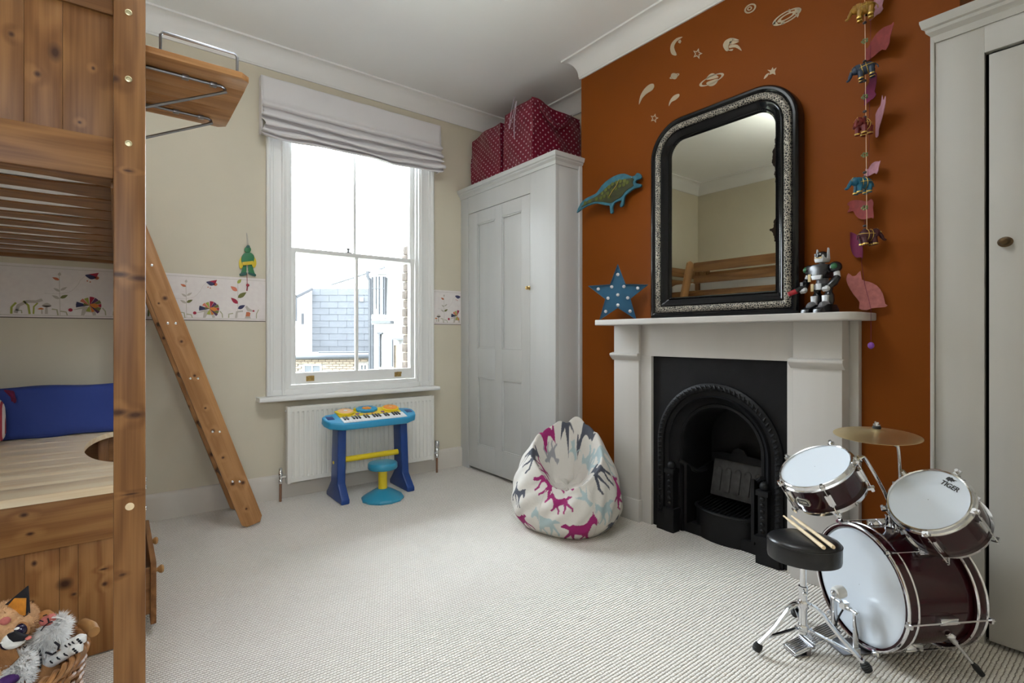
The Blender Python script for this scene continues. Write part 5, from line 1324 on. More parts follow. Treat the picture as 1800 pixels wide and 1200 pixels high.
for (x, m2) in ((KX0 + .165, 'peach'), (KX1 - .165, 'amber')):
    g = G(TK); g.lathe([(.062, 0), (.062, .010), (.056, .014)], 28, MX.Translation((x, KY0 + .165, KZ + .056)) @ MX.Diagonal((1, .82, 1, 1))); pd = g.build('drum_pad_rim', M['yellow'], KE)
    g = G(TK); g.lathe([(.054, .012), (.050, .017), (.02, .019), (.001, .019)], 28, MX.Translation((x, KY0 + .165, KZ + .056)) @ MX.Diagonal((1, .82, 1, 1))); g.build('drum_pad', M[m2], pd)
    g = G(TK); g.ball((x, KY0 + .165, KZ + .0745), (.014, .012, .003), 14, 6); g.build('pad_button', M['keys_white'] if m2 == 'peach' else M['peach'], pd)
xm = (KX0 + KX1) / 2 - .01; ym = KY0 + .175
oct_ = [(xm + .080 * math.cos(PI / 8 + PI / 4 * i), ym + .050 * math.sin(PI / 8 + PI / 4 * i)) for i in range(8)]
sp_ = G(TK).prism(oct_, KZ + .056, KZ + .074).build('speaker_cover', M['sky_blue'], KE, .004)
g = G(TK)
for k in range(6): a = 2 * PI * k / 6; g.ball((xm + .022 * math.cos(a), ym + .016 * math.sin(a), KZ + .0745), (.014, .011, .004), 10, 6)
g.ball((xm, ym, KZ + .0755), (.02, .016, .005), 12, 6); g.build('speaker_flower', M['amber'], sp_)
for k in range(5): G(TK).box(xm - .045 + k * .02, xm - .032 + k * .02, KY0 + .112, KY0 + .122, KZ + .056, KZ + .060).build('rhythm_button', M['amber' if k % 2 else 'peach'], KE, .001)
for x, y in ((KX0 + .235, KY0 + .125), (KX1 - .24, KY0 + .125)): G(TK).box(x - .012, x + .012, y - .006, y + .006, KZ + .056, KZ + .061).build('violet_button', M['violet'], KE, .001)
g = G(TK); g.lathe([(.012, 0), (.012, .012), (.008, .015)], 14, MX.Translation((KX0 + .245, KY1 - .025, KZ + .056))); g.build('volume_knob', M['yellow'], KE)
for k in range(4): g = G(TK); g.lathe([(.007, 0), (.007, .004), (.003, .006)], 10, MX.Translation((KX0 + .26 + .012 * k, KY0 + .145 + .012 * (k % 2), KZ + .056))); g.build('melody_button', M['keys_white'], KE)
# stool
SX_, SY_ = 1.43, 3.275
SO = thing('toy_stool', 'round turquoise toy stool with yellow column by the keyboard', 'stool', (SX_, SY_, 0))
g = G(); g.lathe([(.140, .001), (.142, .012), (.134, .022), (.060, .066), (.046, .072), (.030, .074)], 12, MX.Translation((SX_, SY_, 0))); g.build('base', M['teal_blue'], SO, angle=20)
g = G(); g.lathe([(.030, .070), (.030, .205)], 20, MX.Translation((SX_, SY_, 0))); g.build('column', M['yellow'], SO)
g = G(); g.lathe([(.060, .200), (.092, .206), (.098, .214), (.098, .240), (.092, .248), (.06, .252), (.001, .252)], 32, MX.Translation((SX_, SY_, 0))); g.build('seat', M['teal_blue'], SO)

# ---------------------------------------------------------------- bean bag with running-horse print
horse = [(0.0, .62), (.03, .70), (.09, .78), (.12, .86), (.15, .80), (.22, .77), (.30, .67), (.42, .62), (.58, .64), (.68, .67), (.76, .63), (.86, .68), (.98, .62), (1.0, .58), (.88, .57), (.79, .54), (.80, .44), (.86, .34), (.93, .20), (.88, .04), (.83, .05), (.86, .19), (.76, .31), (.72, .37), (.70, .25), (.62, .12), (.58, .02), (.54, .06), (.62, .24), (.62, .40), (.45, .37), (.40, .30), (.45, .16), (.40, .0), (.35, .02), (.38, .16), (.32, .30), (.28, .22), (.16, .10), (.11, .15), (.22, .27), (.25, .40), (.22, .52), (.17, .62), (.12, .63), (.06, .57), (.02, .56)]
grass_p = [(.45, 0), (.5, .35), (.2, .8), (.42, .55), (.5, 1.), (.58, .55), (.85, .7), (.6, .35), (.6, 0)]
def pip(x, y, poly):
    c = False; n_ = len(poly); j = n_ - 1
    for i in range(n_):
        xi, yi = poly[i]; xj, yj = poly[j]
        if (yi > y) != (yj > y) and x < (xj - xi) * (y - yi) / (yj - yi) + xi: c = not c
        j = i
    return c
BBx, BBy = 2.118, 2.195
BG = thing('bean_bag', 'white bean bag printed with magenta and grey horses by the cupboard', 'bean bag', (BBx, BBy, 0))
camdir = V((-BBx, -BBy, 0)).normalized(); th0 = math.atan2(camdir.y, camdir.x)
def sstep(a, b, x): t = max(0, min(1, (x - a) / (b - a))); return t * t * (3 - 2 * t)
# rings: (s, radius, z as share of rim height, inner flag)
def bag_pt(u, v):
    th = u * 2 * PI; rel = (th - th0 + PI) % (2 * PI) - PI          # 0 = towards camera
    back = .5 - .5 * math.cos(rel)                                   # 0 front, 1 back
    rim = .235 + .300 * back ** .80
    peak = .030 * math.exp(-((abs(rel) - 2.9) / .22) ** 2) + .028 * math.exp(-((rel - 2.05) / .30) ** 2)
    rim += peak
    Rm = .318 + .010 * math.sin(3 * th + 1) + .006 * math.sin(5 * th)
    lean = .045 * back
    if v < .12: t = v / .12; r, z = Rm * .80 * t, 0.002
    elif v < .62:
        t = (v - .12) / .50; a = t
        r = Rm * (.80 + .20 * math.sin(min(1, a / .40) * PI / 2)) if a < .40 else Rm * (1 - .30 * ((a - .40) / .60) ** 2.4)
        z = .002 + (rim - .01) * (a ** 1.12)
    else:
        t = (v - .62) / .38
        r = Rm * .70 * (1 - t) ** .9
        dip = .215
        z = rim - .008 + .018 * math.sin(min(1, t * 5) * PI) - (rim - dip) * sstep(.03, .80, t)
    # creases gathered towards the hollow
    k = sstep(.50, .80, v) * (1 - sstep(.93, 1.0, v)) * (.55 + .45 * math.sin(2 * th + 1.1) * math.sin(3 * th + .4))
    cr = abs(math.sin(th * 2.5 + .9 * math.sin(v * 9) + .55 * math.sin(th * 2) + .7)) ** .7 - .6
    cr2 = abs(math.sin(th * 5.5 - 2.0 * v * 4 + .8 * math.sin(th * 3))) ** .5 - .65
    z += k * (.060 * cr + .034 * cr2) + .010 * math.sin(3 * th + .5) * sstep(.35, .6, v) * (1 - sstep(.7, .95, v)); r += k * .016 * cr2
    o = sstep(.14, .3, v) * (1 - sstep(.55, .62, v)); r += o * (.006 * math.sin(th * 9 + v * 14) + .004 * math.sin(th * 17 - v * 30))
    z = max(z, .002)
    c = math.cos(th); s = math.sin(th)
    return V((BBx - camdir.x * lean * sstep(.3, .65, v) + r * c, BBy - camdir.y * lean * sstep(.3, .65, v) + r * s, z))
NU, NV = 440, 210
g = G(); g.grid(lambda u, v: bag_pt(u, v), NU, NV, True)
cols = dict(mag=(.30, .012, .13), grey=(.30, .30, .32), blue=(.40, .50, .52), dark=(.07, .075, .10), olive=(.33, .33, .12))
rnd = random.Random(11)
prints = []
# the magenta horse seen at the front, then the rest scattered
def angu(dx): return ((th0 + dx) / (2 * PI)) % 1.0
prints += [(angu(.20), .265, .205, 'mag', True, 0), (angu(-.40), .30, .18, 'blue', False, .1), (angu(.98), .20, .17, 'dark', True, -.2), (angu(-1.02), .21, .17, 'mag', False, .5), (angu(.72), .40, .16, 'blue', False, 0), (angu(1.25), .43, .17, 'mag', True, .4), (angu(-1.15), .42, .16, 'dark', True, 0), (angu(-.15), .55, .14, 'mag', False, .2), (angu(.38), .57, .16, 'blue', True, .3)]
for ring_, (vv, cnt) in enumerate(((.67, 8), (.79, 6), (.35, 13), (.53, 12))):
    for k in range(cnt):
        u = ((k + .35 * rnd.random() + ring_ * .3) / cnt) % 1.0
        if any(min(abs(u - p[0]), 1 - abs(u - p[0])) < .075 and abs(vv - p[1]) < .14 for p in prints): continue
        prints.append((u, vv - .02, .15 + .04 * rnd.random(), rnd.choice(['mag', 'grey', 'blue', 'dark', 'blue', 'grey']), rnd.random() < .5, (rnd.random() - .5) * .6))
white = (.66, .63, .585, 1)
colr = [white] * len(g.v)
vlen = .0
for (u, v, size, c_, flip, rot) in prints:
    c3 = bag_pt(u, v); du = (bag_pt((u + .002) % 1, v) - c3).length / .002; dv = (bag_pt(u, min(1, v + .004)) - c3).length / .004
    du = max(du, .25); dv = max(dv, .3)
    iu = int(size / du * NU * .75) + 2; iv = int(size / dv * NV * .75) + 2; ci = int(u * NU); cj = int(v * NV)
    poly = horse if rnd.random() < .92 else grass_p
    for j in range(max(0, cj - iv), min(NV, cj + iv) + 1):
        for i in range(ci - iu, ci + iu + 1):
            x = (i / NU - u) * du; y = (j / NV - v) * dv
            xr_ = (x * math.cos(rot) + y * math.sin(rot)) / size; yr = (-x * math.sin(rot) + y * math.cos(rot)) / size
            if abs(xr_) > .6 or abs(yr) > .6: continue
            if flip: xr_ = -xr_
            if pip(xr_ + .5, yr + .45, poly): colr[j * NU + i % NU] = (*cols[c_], 1)
g.col = colr
def bag_mat():
    m, nt, b = new_mat('printed_cotton_canvas'); at = N(nt, 'ShaderNodeAttribute', attribute_name='print')
    nt.links.new(at.outputs['Color'], b.inputs['Base Color']); b.inputs['Roughness'].default_value = .85
    tc = N(nt, 'ShaderNodeTexCoord'); nz = N(nt, 'ShaderNodeTexNoise', i_Scale=22., i_Detail=3.); nt.links.new(tc.outputs['Object'], nz.inputs['Vector'])
    bp = N(nt, 'ShaderNodeBump', i_Strength=.35, i_Distance=.012); nt.links.new(nz.outputs[0], bp.inputs['Height']); nt.links.new(bp.outputs[0], b.inputs['Normal']); return m
g.build('cover', bag_mat(), BG, angle=180)
g = G()
for k in range(6):
    u = k / 6 + .04; g.tube([bag_pt(u, .14 + .46 * i / 24) for i in range(25)], .0018, 5)
g.build('seam', mat('seam_thread', (.60, .57, .53), .9), BG)

# ---------------------------------------------------------------- polka-dot storage bags on the cupboard
def dots():
    m, nt, b = new_mat('crimson_polka_dot_cloth'); uv = N(nt, 'ShaderNodeUVMap', uv_map='UVMap'); sp = N(nt, 'ShaderNodeSeparateXYZ'); nt.links.new(uv.outputs[0], sp.inputs[0])
    s = 1 / .034
    a = mathn(nt, 'MULTIPLY', mathn(nt, 'ADD', sp.outputs[0], sp.outputs[1]), s * .7071); c = mathn(nt, 'MULTIPLY', mathn(nt, 'SUBTRACT', sp.outputs[0], sp.outputs[1]), s * .7071)
    fa = mathn(nt, 'SUBTRACT', mathn(nt, 'FRACT', a), .5); fc = mathn(nt, 'SUBTRACT', mathn(nt, 'FRACT', c), .5)
    r2 = mathn(nt, 'ADD', mathn(nt, 'MULTIPLY', fa, fa), mathn(nt, 'MULTIPLY', fc, fc))
    nt.links.new(mixc(nt, mathn(nt, 'LESS_THAN', r2, .030), (.17, .0035, .022), (.52, .40, .44)), b.inputs['Base Color'])
    b.inputs['Roughness'].default_value = .32
    tc = N(nt, 'ShaderNodeTexCoord'); nz = N(nt, 'ShaderNodeTexNoise', i_Scale=16., i_Detail=3., i_Distortion=.8); nt.links.new(tc.outputs['Object'], nz.inputs['Vector'])
    bp = N(nt, 'ShaderNodeBump', i_Strength=.5, i_Distance=.02); nt.links.new(nz.outputs[0], bp.inputs['Height']); nt.links.new(bp.outputs[0], b.inputs['Normal'])
    return m
M['dots'] = dots()
def dot_bag(label, x0, x1, y0, y1, z0, hfun, seed):
    t = thing('storage_bag', label, 'bag', ((x0 + x1) / 2, (y0 + y1) / 2, z0), 'polka-dot storage bags on the cupboard')
    rnd = random.Random(seed); ph = [rnd.random() * 6 for _ in range(8)]
    lx, ly = x1 - x0, y1 - y0; per = 2 * (lx + ly)
    def edge(s):
        s %= per
        if s < ly: return V((x0, y1 - s, 0)), V((-1, 0, 0))
        s -= ly
        if s < lx: return V((x0 + s, y0, 0)), V((0, -1, 0))
        s -= lx
        if s < ly: return V((x1, y0 + s, 0)), V((1, 0, 0))
        s -= ly; return V((x1 - s, y1, 0)), V((0, 1, 0))
    def fn(u, v):
        s = u * per; p, n_ = edge(s); p = p.copy(); h = hfun((p.x - x0) / lx, (p.y - y0) / ly)
        w_ = .010 * math.sin(s * 11 + ph[0] + v * 3) * math.sin(v * 7 + ph[1]) + .007 * math.sin(s * 26 + v * 9 + ph[2]) + .012 * math.sin(PI * v)
        q = p + n_ * (w_ - .012) ; q.z = z0 + v * h
        return q
    g = G(); nu, nv = 96, 26
    g.grid(fn, nu, nv, False, lambda u, v: (u * per, v * .5))
    cen = V(((x0 + x1) / 2, (y0 + y1) / 2, 0))
    def top(u, v):
        q = fn(u, 1.0); c = cen.copy(); h = hfun((q.x - x0) / lx, (q.y - y0) / ly); k = 1 - v
        c.z = z0 + .93 * hfun(.5, .5)
        r = c.lerp(q, k); r.z += .02 * math.sin(v * 5 + u * 20) * v * (1 - v); return r
    g.grid(top, nu, 8, False, lambda u, v: (u * per * (1 - v * .9), .5 + v * .2))
    g.grid(lambda u, v: (cen.lerp(fn(u, 0), 1 - v)).to_tuple()[:2] + (z0 + .0005,), nu, 2, False, lambda u, v: (u * per, -v * .1))
    g.build('cloth_body', M['dots'], t, angle=50)
    return t, fn, per
tb, fnb, pb = dot_bag('smaller crimson polka-dot storage bag on the cupboard nearest the window', 2.40, 2.86, 3.245, 3.665, 2.3335, lambda x, y: .455 + .02 * math.sin(y * 3) - .03 * y * (1 - x), 2)
tb2, fnb2, pb2 = dot_bag('larger crimson polka-dot storage bag on the cupboard next to the chimney', 2.40, 2.90, 2.86, 3.205, 2.3335, lambda x, y: .50 + .02 * (1 - y) + .01 * math.sin(x * 9) - .05 * x, 9)
M['cord'] = mat('lilac_cord', (.50, .42, .50), .8)
g = G(); a = on_x(905, 168, 2.382); b = on_x(903, 240, 2.382)
g.tube(smooth_path([a, on_x(898, 200, 2.378), on_x(895, 226, 2.38), on_x(902, 200, 2.376), on_x(908, 178, 2.38), on_x(904, 210, 2.376), on_x(904, 244, 2.38)], 5), .0028, 6)
g.build('tie_cord', M['cord'], tb2)
g = G(); pts = [V((2.46 + .33 * t, 2.848 - .022 * math.sin(PI * t), 2.80 - .12 * math.sin(PI * t))) for t in [i / 14 for i in range(15)]]
g.add([p + V((0, 0, d_)) for p in pts for d_ in (-.016, .016)], [(2 * i, 2 * i + 2, 2 * i + 3, 2 * i + 1) for i in range(14)], uvs=[(p.x, p.z + d_) for p in pts for d_ in (-.016, .016)])
o = g.build('carry_strap', M['dots'], tb2); o.modifiers.new('thickness', 'SOLIDIFY').thickness = .004

# ---------------------------------------------------------------- jumping-jack on the wall
JJ = thing('jumping_jack', 'green wooden frog-like jumping jack with yellow jacket hanging by the window', 'toy', on_y(434, 470, YW - .01))
flat('jj_green', (.02, .16, .06), .4); flat('jj_dark', (.012, .085, .07), .4); flat('jj_yel', (.65, .48, .03), .4); flat('jj_red', (.30, .01, .03), .4)
def jp(name, m_, pts, z0, z1, k=3, par=JJ):
    g = G(); g.prism(smooth_closed([(on_y(430 + x / 3, 400 + y / 3.75, YW).x if False else on_y(x, y, YW).x, on_y(x, y, YW).z) for x, y in pts], k), z0, z1, YWALL(YW)); return g.build(name, M[m_], par, .001)
jp('arm', 'jj_yel', [(426, 450), (420, 458), (420, 468), (423, 473), (427, 466)], .006, .011)
jp('arm', 'jj_yel', [(443, 449), (449, 456), (450, 465), (446, 471), (442, 464)], .006, .011)
jp('leg', 'jj_green', [(426, 462), (432, 464), (432, 480), (421, 485), (425, 474)], .004, .009)
jp('leg', 'jj_green', [(436, 464), (443, 462), (445, 474), (448, 484), (437, 480)], .004, .009)
jp('foot', 'jj_dark', [(433, 479), (433, 483), (424, 485), (420, 482), (426, 479)], .009, .013)
jp('foot', 'jj_dark', [(435, 479), (441, 480), (449, 482), (448, 486), (438, 483)], .009, .013)
jp('body', 'jj_green', [(428, 446), (434, 443.5), (441, 445), (446, 451), (445, 460), (440, 465), (430, 466), (424, 461), (424, 452)], .011, .017)
jp('belt', 'jj_yel', [(425, 461), (444, 459), (444, 465), (426, 467)], .017, .019, 1)
hd = jp('head', 'jj_green', [(431, 444), (428.5, 440), (430, 435.5), (435, 433.5), (439.5, 436.5), (440, 441), (437, 444.5)], .013, .022)
jp('hat', 'jj_dark', [(431.5, 436), (433, 432), (437, 432), (438, 436)], .015, .024, 3, hd)
g = G(); g.tube([on_y(434, 480, YW - .012), on_y(434.5, 500, YW - .012)], .0016, 6); g.ball(on_y(435.5, 501, YW - .013), (.010, .006, .010), 10, 7); g.tube([on_y(435, 503, YW - .012), on_y(434, 511, YW - .012)], .0035, 6); g.build('pull_cord', M['jj_red'], JJ)
g = G(); g.tube([on_y(434.5, 432, YW - .012), on_y(433.5, 413, YW - .004), on_y(433.5, 409, YW)], .0009, 5); g.tube([on_y(436.5, 432, YW - .012), on_y(435, 415, YW - .004), on_y(433.5, 410, YW)], .0009, 5); g.build('hanging_loop', M['steel'], JJ)
# ---------------------------------------------------------------- drum kit
ph_ = math.radians(-31); AX = V((math.cos(ph_), math.sin(ph_), 0)); TX = V((-AX.y, AX.x, 0))
BC = V((2.075, .682, .222)); BR = .198; BL = .285
DKT = thing('bass_drum', 'wine red bass drum with white head and chrome hoops by the fireplace', 'drum', (BC.x + .12, BC.y - .07, 0))
KBm = frame_m(BC, TX, (0, 0, 1), AX * 1.0)        # local z runs from batter head to resonant head
if KBm.to_3x3().determinant() < 0: KBm = frame_m(BC, -TX, (0, 0, 1), AX)
g = G(KBm); g.lathe([(BR - .012, .030), (BR - .008, .030), (BR - .008, BL - .030), (BR - .012, BL - .030)], 56); g.build('shell', M['wine'], DKT)
for z, sgn in ((0, 1), (BL, -1)):
    hp = G(KBm); hp.lathe([(BR - .004, z), (BR + .006, z), (BR + .008, z + sgn * .004), (BR + .008, z + sgn * .034), (BR + .004, z + sgn * .038), (BR - .004, z + sgn * .038)], 56, caps=False)
    h_ = hp.build('hoop', M['wine'], DKT)
    for zz in (.003, .036):
        g = G(KBm); g.tube([((BR + .0065) * math.cos(2 * PI * i / 64), (BR + .0065) * math.sin(2 * PI * i / 64), z + sgn * zz) for i in range(64)], .0048 if zz < .01 else .0042, 8, True); g.build('chrome_trim', M['chrome'], h_)
    g = G(KBm); g.lathe([(BR - .003, z + sgn * .010), (BR - .012, z + sgn * .006), (BR - .02, z + sgn * .007), (.001, z + sgn * .007)], 56, caps=False); g.build('drumhead', M['skin'], DKT)
def lug(parent, K, r, z0, z1, ang, rodr=.0028, long_=True):
    """tension lug with claws and rod along local z"""
    c, s = math.cos(ang), math.sin(ang); e = frame_m((c * r, s * r, 0), (c, s, 0), (-s, c, 0), (0, 0, 1)); zm = (z0 + z1) / 2
    g = G(K @ e); hl = min(.032, (z1 - z0) * .2)
    g.box(-.006, .013, -.011, .011, zm - hl, zm + hl); lg_ = g.build('lug', M['chrome'], parent, .003)
    g = G(K @ e); g.tube([(.016, 0, z0 - .012), (.016, 0, z1 + .012)], rodr, 8)
    for zz, sg in ((z0, 1), (z1, -1)):
        g.box(.004, .024, -.008, .008, zz - .004, zz + .004); g.lathe([(.0055, 0), (.0055, .010)], 8, MX.Translation((.016, 0, zz - .014 if sg > 0 else zz + .004)))
    g.box(.010, .018, -.004, .004, zm - hl, zm + hl)
    g.build('tension_rod', M['chrome'], lg_)
for k in range(6): lug(DKT, KBm, BR - .002, .0, BL, math.radians(-60 + 60 * k + 8))
# legs (spurs)
def cyl_pt(along, ang, r=BR): return KBm @ V((r * math.cos(ang), r * math.sin(ang), along))
for px, py, al in ((1728, 1188, .20), ):
    f0 = on_z(1727, 1186, .012)
    for s in (1, -1):
        # mirror the visible spur across the drum's axis plane
        rel = f0 - BC; t = rel.dot(TX); a_ = rel.dot(AX)
        foot = BC + AX * a_ + TX * (t * s); foot.z = .012
        side = -1 if (TX * (t * s)).dot(KBm.col[0].to_3d()) < 0 else 1
        q = BC + AX * .185 + TX * (math.copysign(BR * .86, t) * s) + V((0, 0, -BR * .50))
        d_ = (foot - q).normalized()
        g = G(); g.tube([q - d_ * .015, foot - d_ * .030], .0052, 10); sp_ = g.build('spur_leg', M['chrome'], DKT)
        g = G(); g.tube([foot - d_ * .045, foot - d_ * .03, foot], [.006, .0095, .0085], 10); g.build('rubber_tip', M['rubber'], sp_)
        g = G(); g.tube([q - d_ * .016, q + d_ * .022], .009, 10); g.ball(q + V((0, 0, .004)), (.014, .014, .012), 10, 7); g.build('spur_bracket', M['chrome'], sp_)
# tom holder on top
g = G(); tp = BC + AX * .135
for s in (-1, 1):
    b_ = tp + TX * (.014 * s + .0) + V((0, 0, BR - .012)); g.lathe([(.014, 0), (.014, .008), (.010, .012), (.010, .045), (.012, .046), (.012, .052)], 14, MX.Translation(b_))
g.box(-.02, .02, -.012, .012, BR - .012, BR + .004, MX.Translation(tp)); th = g.build('tom_holder', M['chrome'], DKT)
# toms
def tom(label, C, n_, R_t, depth, badge_ang, nlug, off, text):
    n_ = V(n_).normalized(); upv = V((0, 0, 1)); x = upv.cross(n_).normalized(); y = n_.cross(x)
    K = frame_m(C, x, y, n_)
    t = thing('tom_drum', label, 'drum', C - n_ * depth, 'toms mounted on the bass drum')
    sh = R_t - .010
    g = G(K); g.lathe([(sh - .004, -depth), (sh, -depth), (sh, 0), (sh - .004, 0)], 48); g.build('shell', M['wine'], t)
    for z, sg in ((0.008, -1), (-depth - .008, 1)):
        g = G(K); g.lathe([(sh - .003, z), (sh + .001, z - sg * .002), (sh + .004, z), (sh + .005, z + sg * .012), (sh + .010, z + sg * .015), (sh + .010, z + sg * .018), (sh + .001, z + sg * .018), (sh - .003, z)], 48, caps=False); g.build('hoop', M['chrome'], t)
        g = G(K); zz = z - sg * .000; 
        g.lathe([(sh + .002, zz + sg * .004), (sh - .004, zz + sg * .003), (sh - .008, zz + sg * .004), (.001, zz + sg * .004)], 48, caps=False); hd_ = g.build('drumhead', M['skin'], t)
        if z > 0: head = hd_
    for k in range(nlug): lug(t, K, sh - .001, -depth - .004, .004, off + 2 * PI * k / nlug, .0022)
    return t, K, x, y, n_, head
LTO = .63; LTC, LTN = V((1.995, .788, .628)), V((-.48, .24, .845)); RTC, RTN = V((2.086, .484, .568)), V((-.70, .20, .685))
t1, K1, x1, y1, n1, h1 = tom('upper left wine red tom drum with tiger badge on its shell', LTC, LTN, .130, .105, 0, 5, LTO, False)
t2, K2, x2, y2, n2, h2 = tom('right-hand wine red tom drum with printed white head', RTC, RTN, .1235, .135, 0, 5, .0, True)
def to_local(K, px, py):
    """where the view line through a picture point meets the plane z=.012 of K"""
    o = V((0, 0, CAM_H)); d_ = _ray(px, py); n_ = K.col[2].to_3d(); c = K.translation + n_ * .0045
    t = (c - o).dot(n_) / d_.dot(n_); p = o + d_ * t; return K.inverted() @ p
def text_mesh(txt, size, K, name, m_, parent, shear=0, offset=0.0):
    cu = bpy.data.curves.new(name, 'FONT'); cu.body = txt; cu.size = size; cu.extrude = .0002; cu.align_x = 'CENTER'; cu.align_y = 'CENTER'; cu.shear = shear; cu.offset = offset
    ob = bpy.data.objects.new(name, cu); COL.objects.link(ob)
    dg = bpy.context.evaluated_depsgraph_get(); me = bpy.data.meshes.new_from_object(ob.evaluated_get(dg)); bpy.data.objects.remove(ob)
    g = G(); g.add([tuple(v.co) for v in me.vertices], [tuple(p.vertices) for p in me.polygons], K)
    return g.build(name, m_, parent, flat=True)
M['ink'] = mat('black_ink', (.01, .01, .012), .5)
ta, tb_ = to_local(K2, 1654, 846), to_local(K2, 1686, 863); 
ang = math.atan2(tb_.y - ta.y, tb_.x - ta.x); tc_ = (ta + tb_) / 2
KT = K2 @ MX.Translation((tc_.x, tc_.y, .0048)) @ MX.Rotation(ang, 4, 'Z')
ln_t = (tb_ - ta).length
text_mesh('TIGER', ln_t * .36, KT, 'head_lettering', M['ink'], h2, .0, .0006)
# tiger-head mark left of the word
w_ = ln_t
mark = [(-.72, .10), (-.70, .24), (-.60, .30), (-.50, .28), (-.42, .33), (-.20, .26), (.10, .28), (-.10, .20), (.02, .16), (-.22, .14), (-.12, .06), (-.36, .10), (-.44, -.02), (-.50, .08), (-.58, .04), (-.60, .10), (-.66, .06)]
g = G(KT); g.prism([(x * w_ * .62, y * w_ * .95 + .18 * w_) for x, y in mark], -.0001, .0002); g.build('head_emblem', M['ink'], h2, flat=True)
# badge on the left tom's shell
bq = to_local(K1, 1409, 882); ba = math.atan2(bq.y, bq.x)
best = None
for i in range(360):
    a = 2 * PI * i / 360
    for zz in (-.05, -.055, -.06):
        p = K1 @ V((.1205 * math.cos(a), .1205 * math.sin(a), zz)); d_ = p - V((0, 0, CAM_H)); dep = d_.dot(FW); px = CXP + FPX * d_.dot(RT) / dep; py = CYP - FPX * d_.z / dep
        if (K1.to_3x3() @ V((math.cos(a), math.sin(a), 0))).dot(d_) < 0:
            e = (px - 1412) ** 2 + (py - 884) ** 2
            if best is None or e < best[0]: best = (e, a, zz)
_, ba, bz = best
KG = K1 @ frame_m((.1203 * math.cos(ba), .1203 * math.sin(ba), bz), (-math.sin(ba), math.cos(ba), 0), (0, 0, 1), (math.cos(ba), math.sin(ba), 0))
oct2 = [(-.026, -.008), (-.020, -.014), (.020, -.014), (.026, -.008), (.026, .008), (.020, .014), (-.020, .014), (-.026, .008)]
M['badge'] = mat('badge_silver', (.62, .60, .52), .35, .5)
bd = G(KG).prism(oct2, -.003, .0022).build('badge', M['badge'], t1, 0)
G(KG).prism([(x * .84, y * .78) for x, y in oct2], .0022, .0026).build('badge_field', M['ink'], bd, 0)
text_mesh('TIGER', .0125, KG @ MX.Translation((0, 0, .0028)), 'badge_lettering', M['badge'], bd, .2, .0004)
# tom arms: from the holder up to each tom's shell
for (K, tgt_px, s) in ((K1, (1519, 854), 1), (K2, (1570, 905), -1)):
    base = tp + TX * (.014 * s) + V((0, 0, BR + .035))
    a0 = None; bst = None
    for i in range(180):
        a = 2 * PI * i / 180; p = K @ V((.122 * math.cos(a), .122 * math.sin(a), -.05)); dd = (p - (base + V((0, 0, .12)))).length
        if bst is None or dd < bst[0]: bst = (dd, a, p)
    _, a, p = bst; nr = (K.to_3x3() @ V((math.cos(a), math.sin(a), 0))).normalized()
    par = t1 if s > 0 else t2
    g = G(); g.tube(smooth_path([base - V((0, 0, .05)), base + V((0, 0, .05)), base.lerp(p + nr * .03, .78) + V((0, 0, .035)), p + nr * .030, p + nr * .002], 6), .0058, 10); g.build('mount_arm', M['chrome'], par)
    g = G(); g.lathe([(.020, 0), (.020, .006), (.012, .008), (.011, .022), (.014, .023), (.014, .028)], 16, axis_m(p - nr * .002, nr)); g.build('mount_bracket', M['chrome'], par)
# cymbal
CC = V((2.155, .648, .752)); CN = V((-.07, -.02, 1)).normalized(); KC = axis_m(CC, CN)
CY = thing('cymbal', 'thin brass cymbal on a bent chrome rod above the drums', 'cymbal', (2.20, .58, .42))
g = G(KC); g.lathe([(.001, .020), (.014, .0185), (.024, .012), (.030, .0085), (.075, .0025), (.133, -.006), (.133, -.0068), (.075, .0015), (.030, .0075), (.022, .012), (.001, .019)], 56, caps=False); cb_ = g.build('plate', M['cymbal'], CY, angle=70)
g = G(KC); g.lathe([(.013, .018), (.013, .026), (.010, .028)], 16); g.build('felt_washer', M['rubber'], cb_)
g = G(KC); g.lathe([(.009, .028), (.011, .030), (.011, .034), (.007, .036), (.007, .042), (.004, .044)], 14); g.box(-.012, .012, -.003, .003, .034, .040); g.build('wing_nut', M['chrome'], cb_)
rodb = at_d(1583, 850, 1.855); rodb.z = .40
bend = at_d(1580, 788, 1.855)
g = G(); g.tube(smooth_path([CC - CN * .004, CC - CN * .02 + V((.004, -.004, 0)), bend + V((-.012, .010, .012)), bend + V((0, 0, -.015)), V((rodb.x, rodb.y, .50)), V((rodb.x, rodb.y, BC.z + BR - .03))], 6), .005, 10); g.build('rod', M['chrome'], CY)
g = G(); g.lathe([(.014, 0), (.014, .01), (.010, .014), (.010, .045)], 14, MX.Translation((rodb.x, rodb.y, BC.z + BR - .032))); g.build('rod_socket', M['chrome'], CY)

# ---------------------------------------------------------------- bass pedal
PB = thing('bass_pedal', 'chrome bass drum pedal with white felt beater under the throne', 'pedal', BC - AX * .06 - V((0, 0, BC.z)))
def kp(a, t, z): return V((BC.x, BC.y, 0)) + AX * a + TX * t + V((0, 0, z))
PM = frame_m((BC.x, BC.y, 0), AX, TX, (0, 0, 1))
bx('base_plate', M['steel'], PB, -.09, .022, -.045, .045, .003, .008, .001, PM)
for t in (-.048, .048):
    g = G(PM); g.box(-.056, -.040, t - .004, t + .004, .006, .150); g.box(-.062, -.034, t - .006, t + .006, .003, .03); g.build('upright', M['chrome'], PB, .001)
g = G(PM); g.tube([(-.048, -.060, .150), (-.048, .060, .150)], .0045, 10)
for t in (-.05, -.018, .012, .05): g.lathe([(.009, -.006), (.009, .006)], 12, axis_m((-.048, t, .150), (0, 1, 0)))
g.box(-.060, -.040, -.012, .012, .140, .165); g.build('axle', M['chrome'], PB, 0)
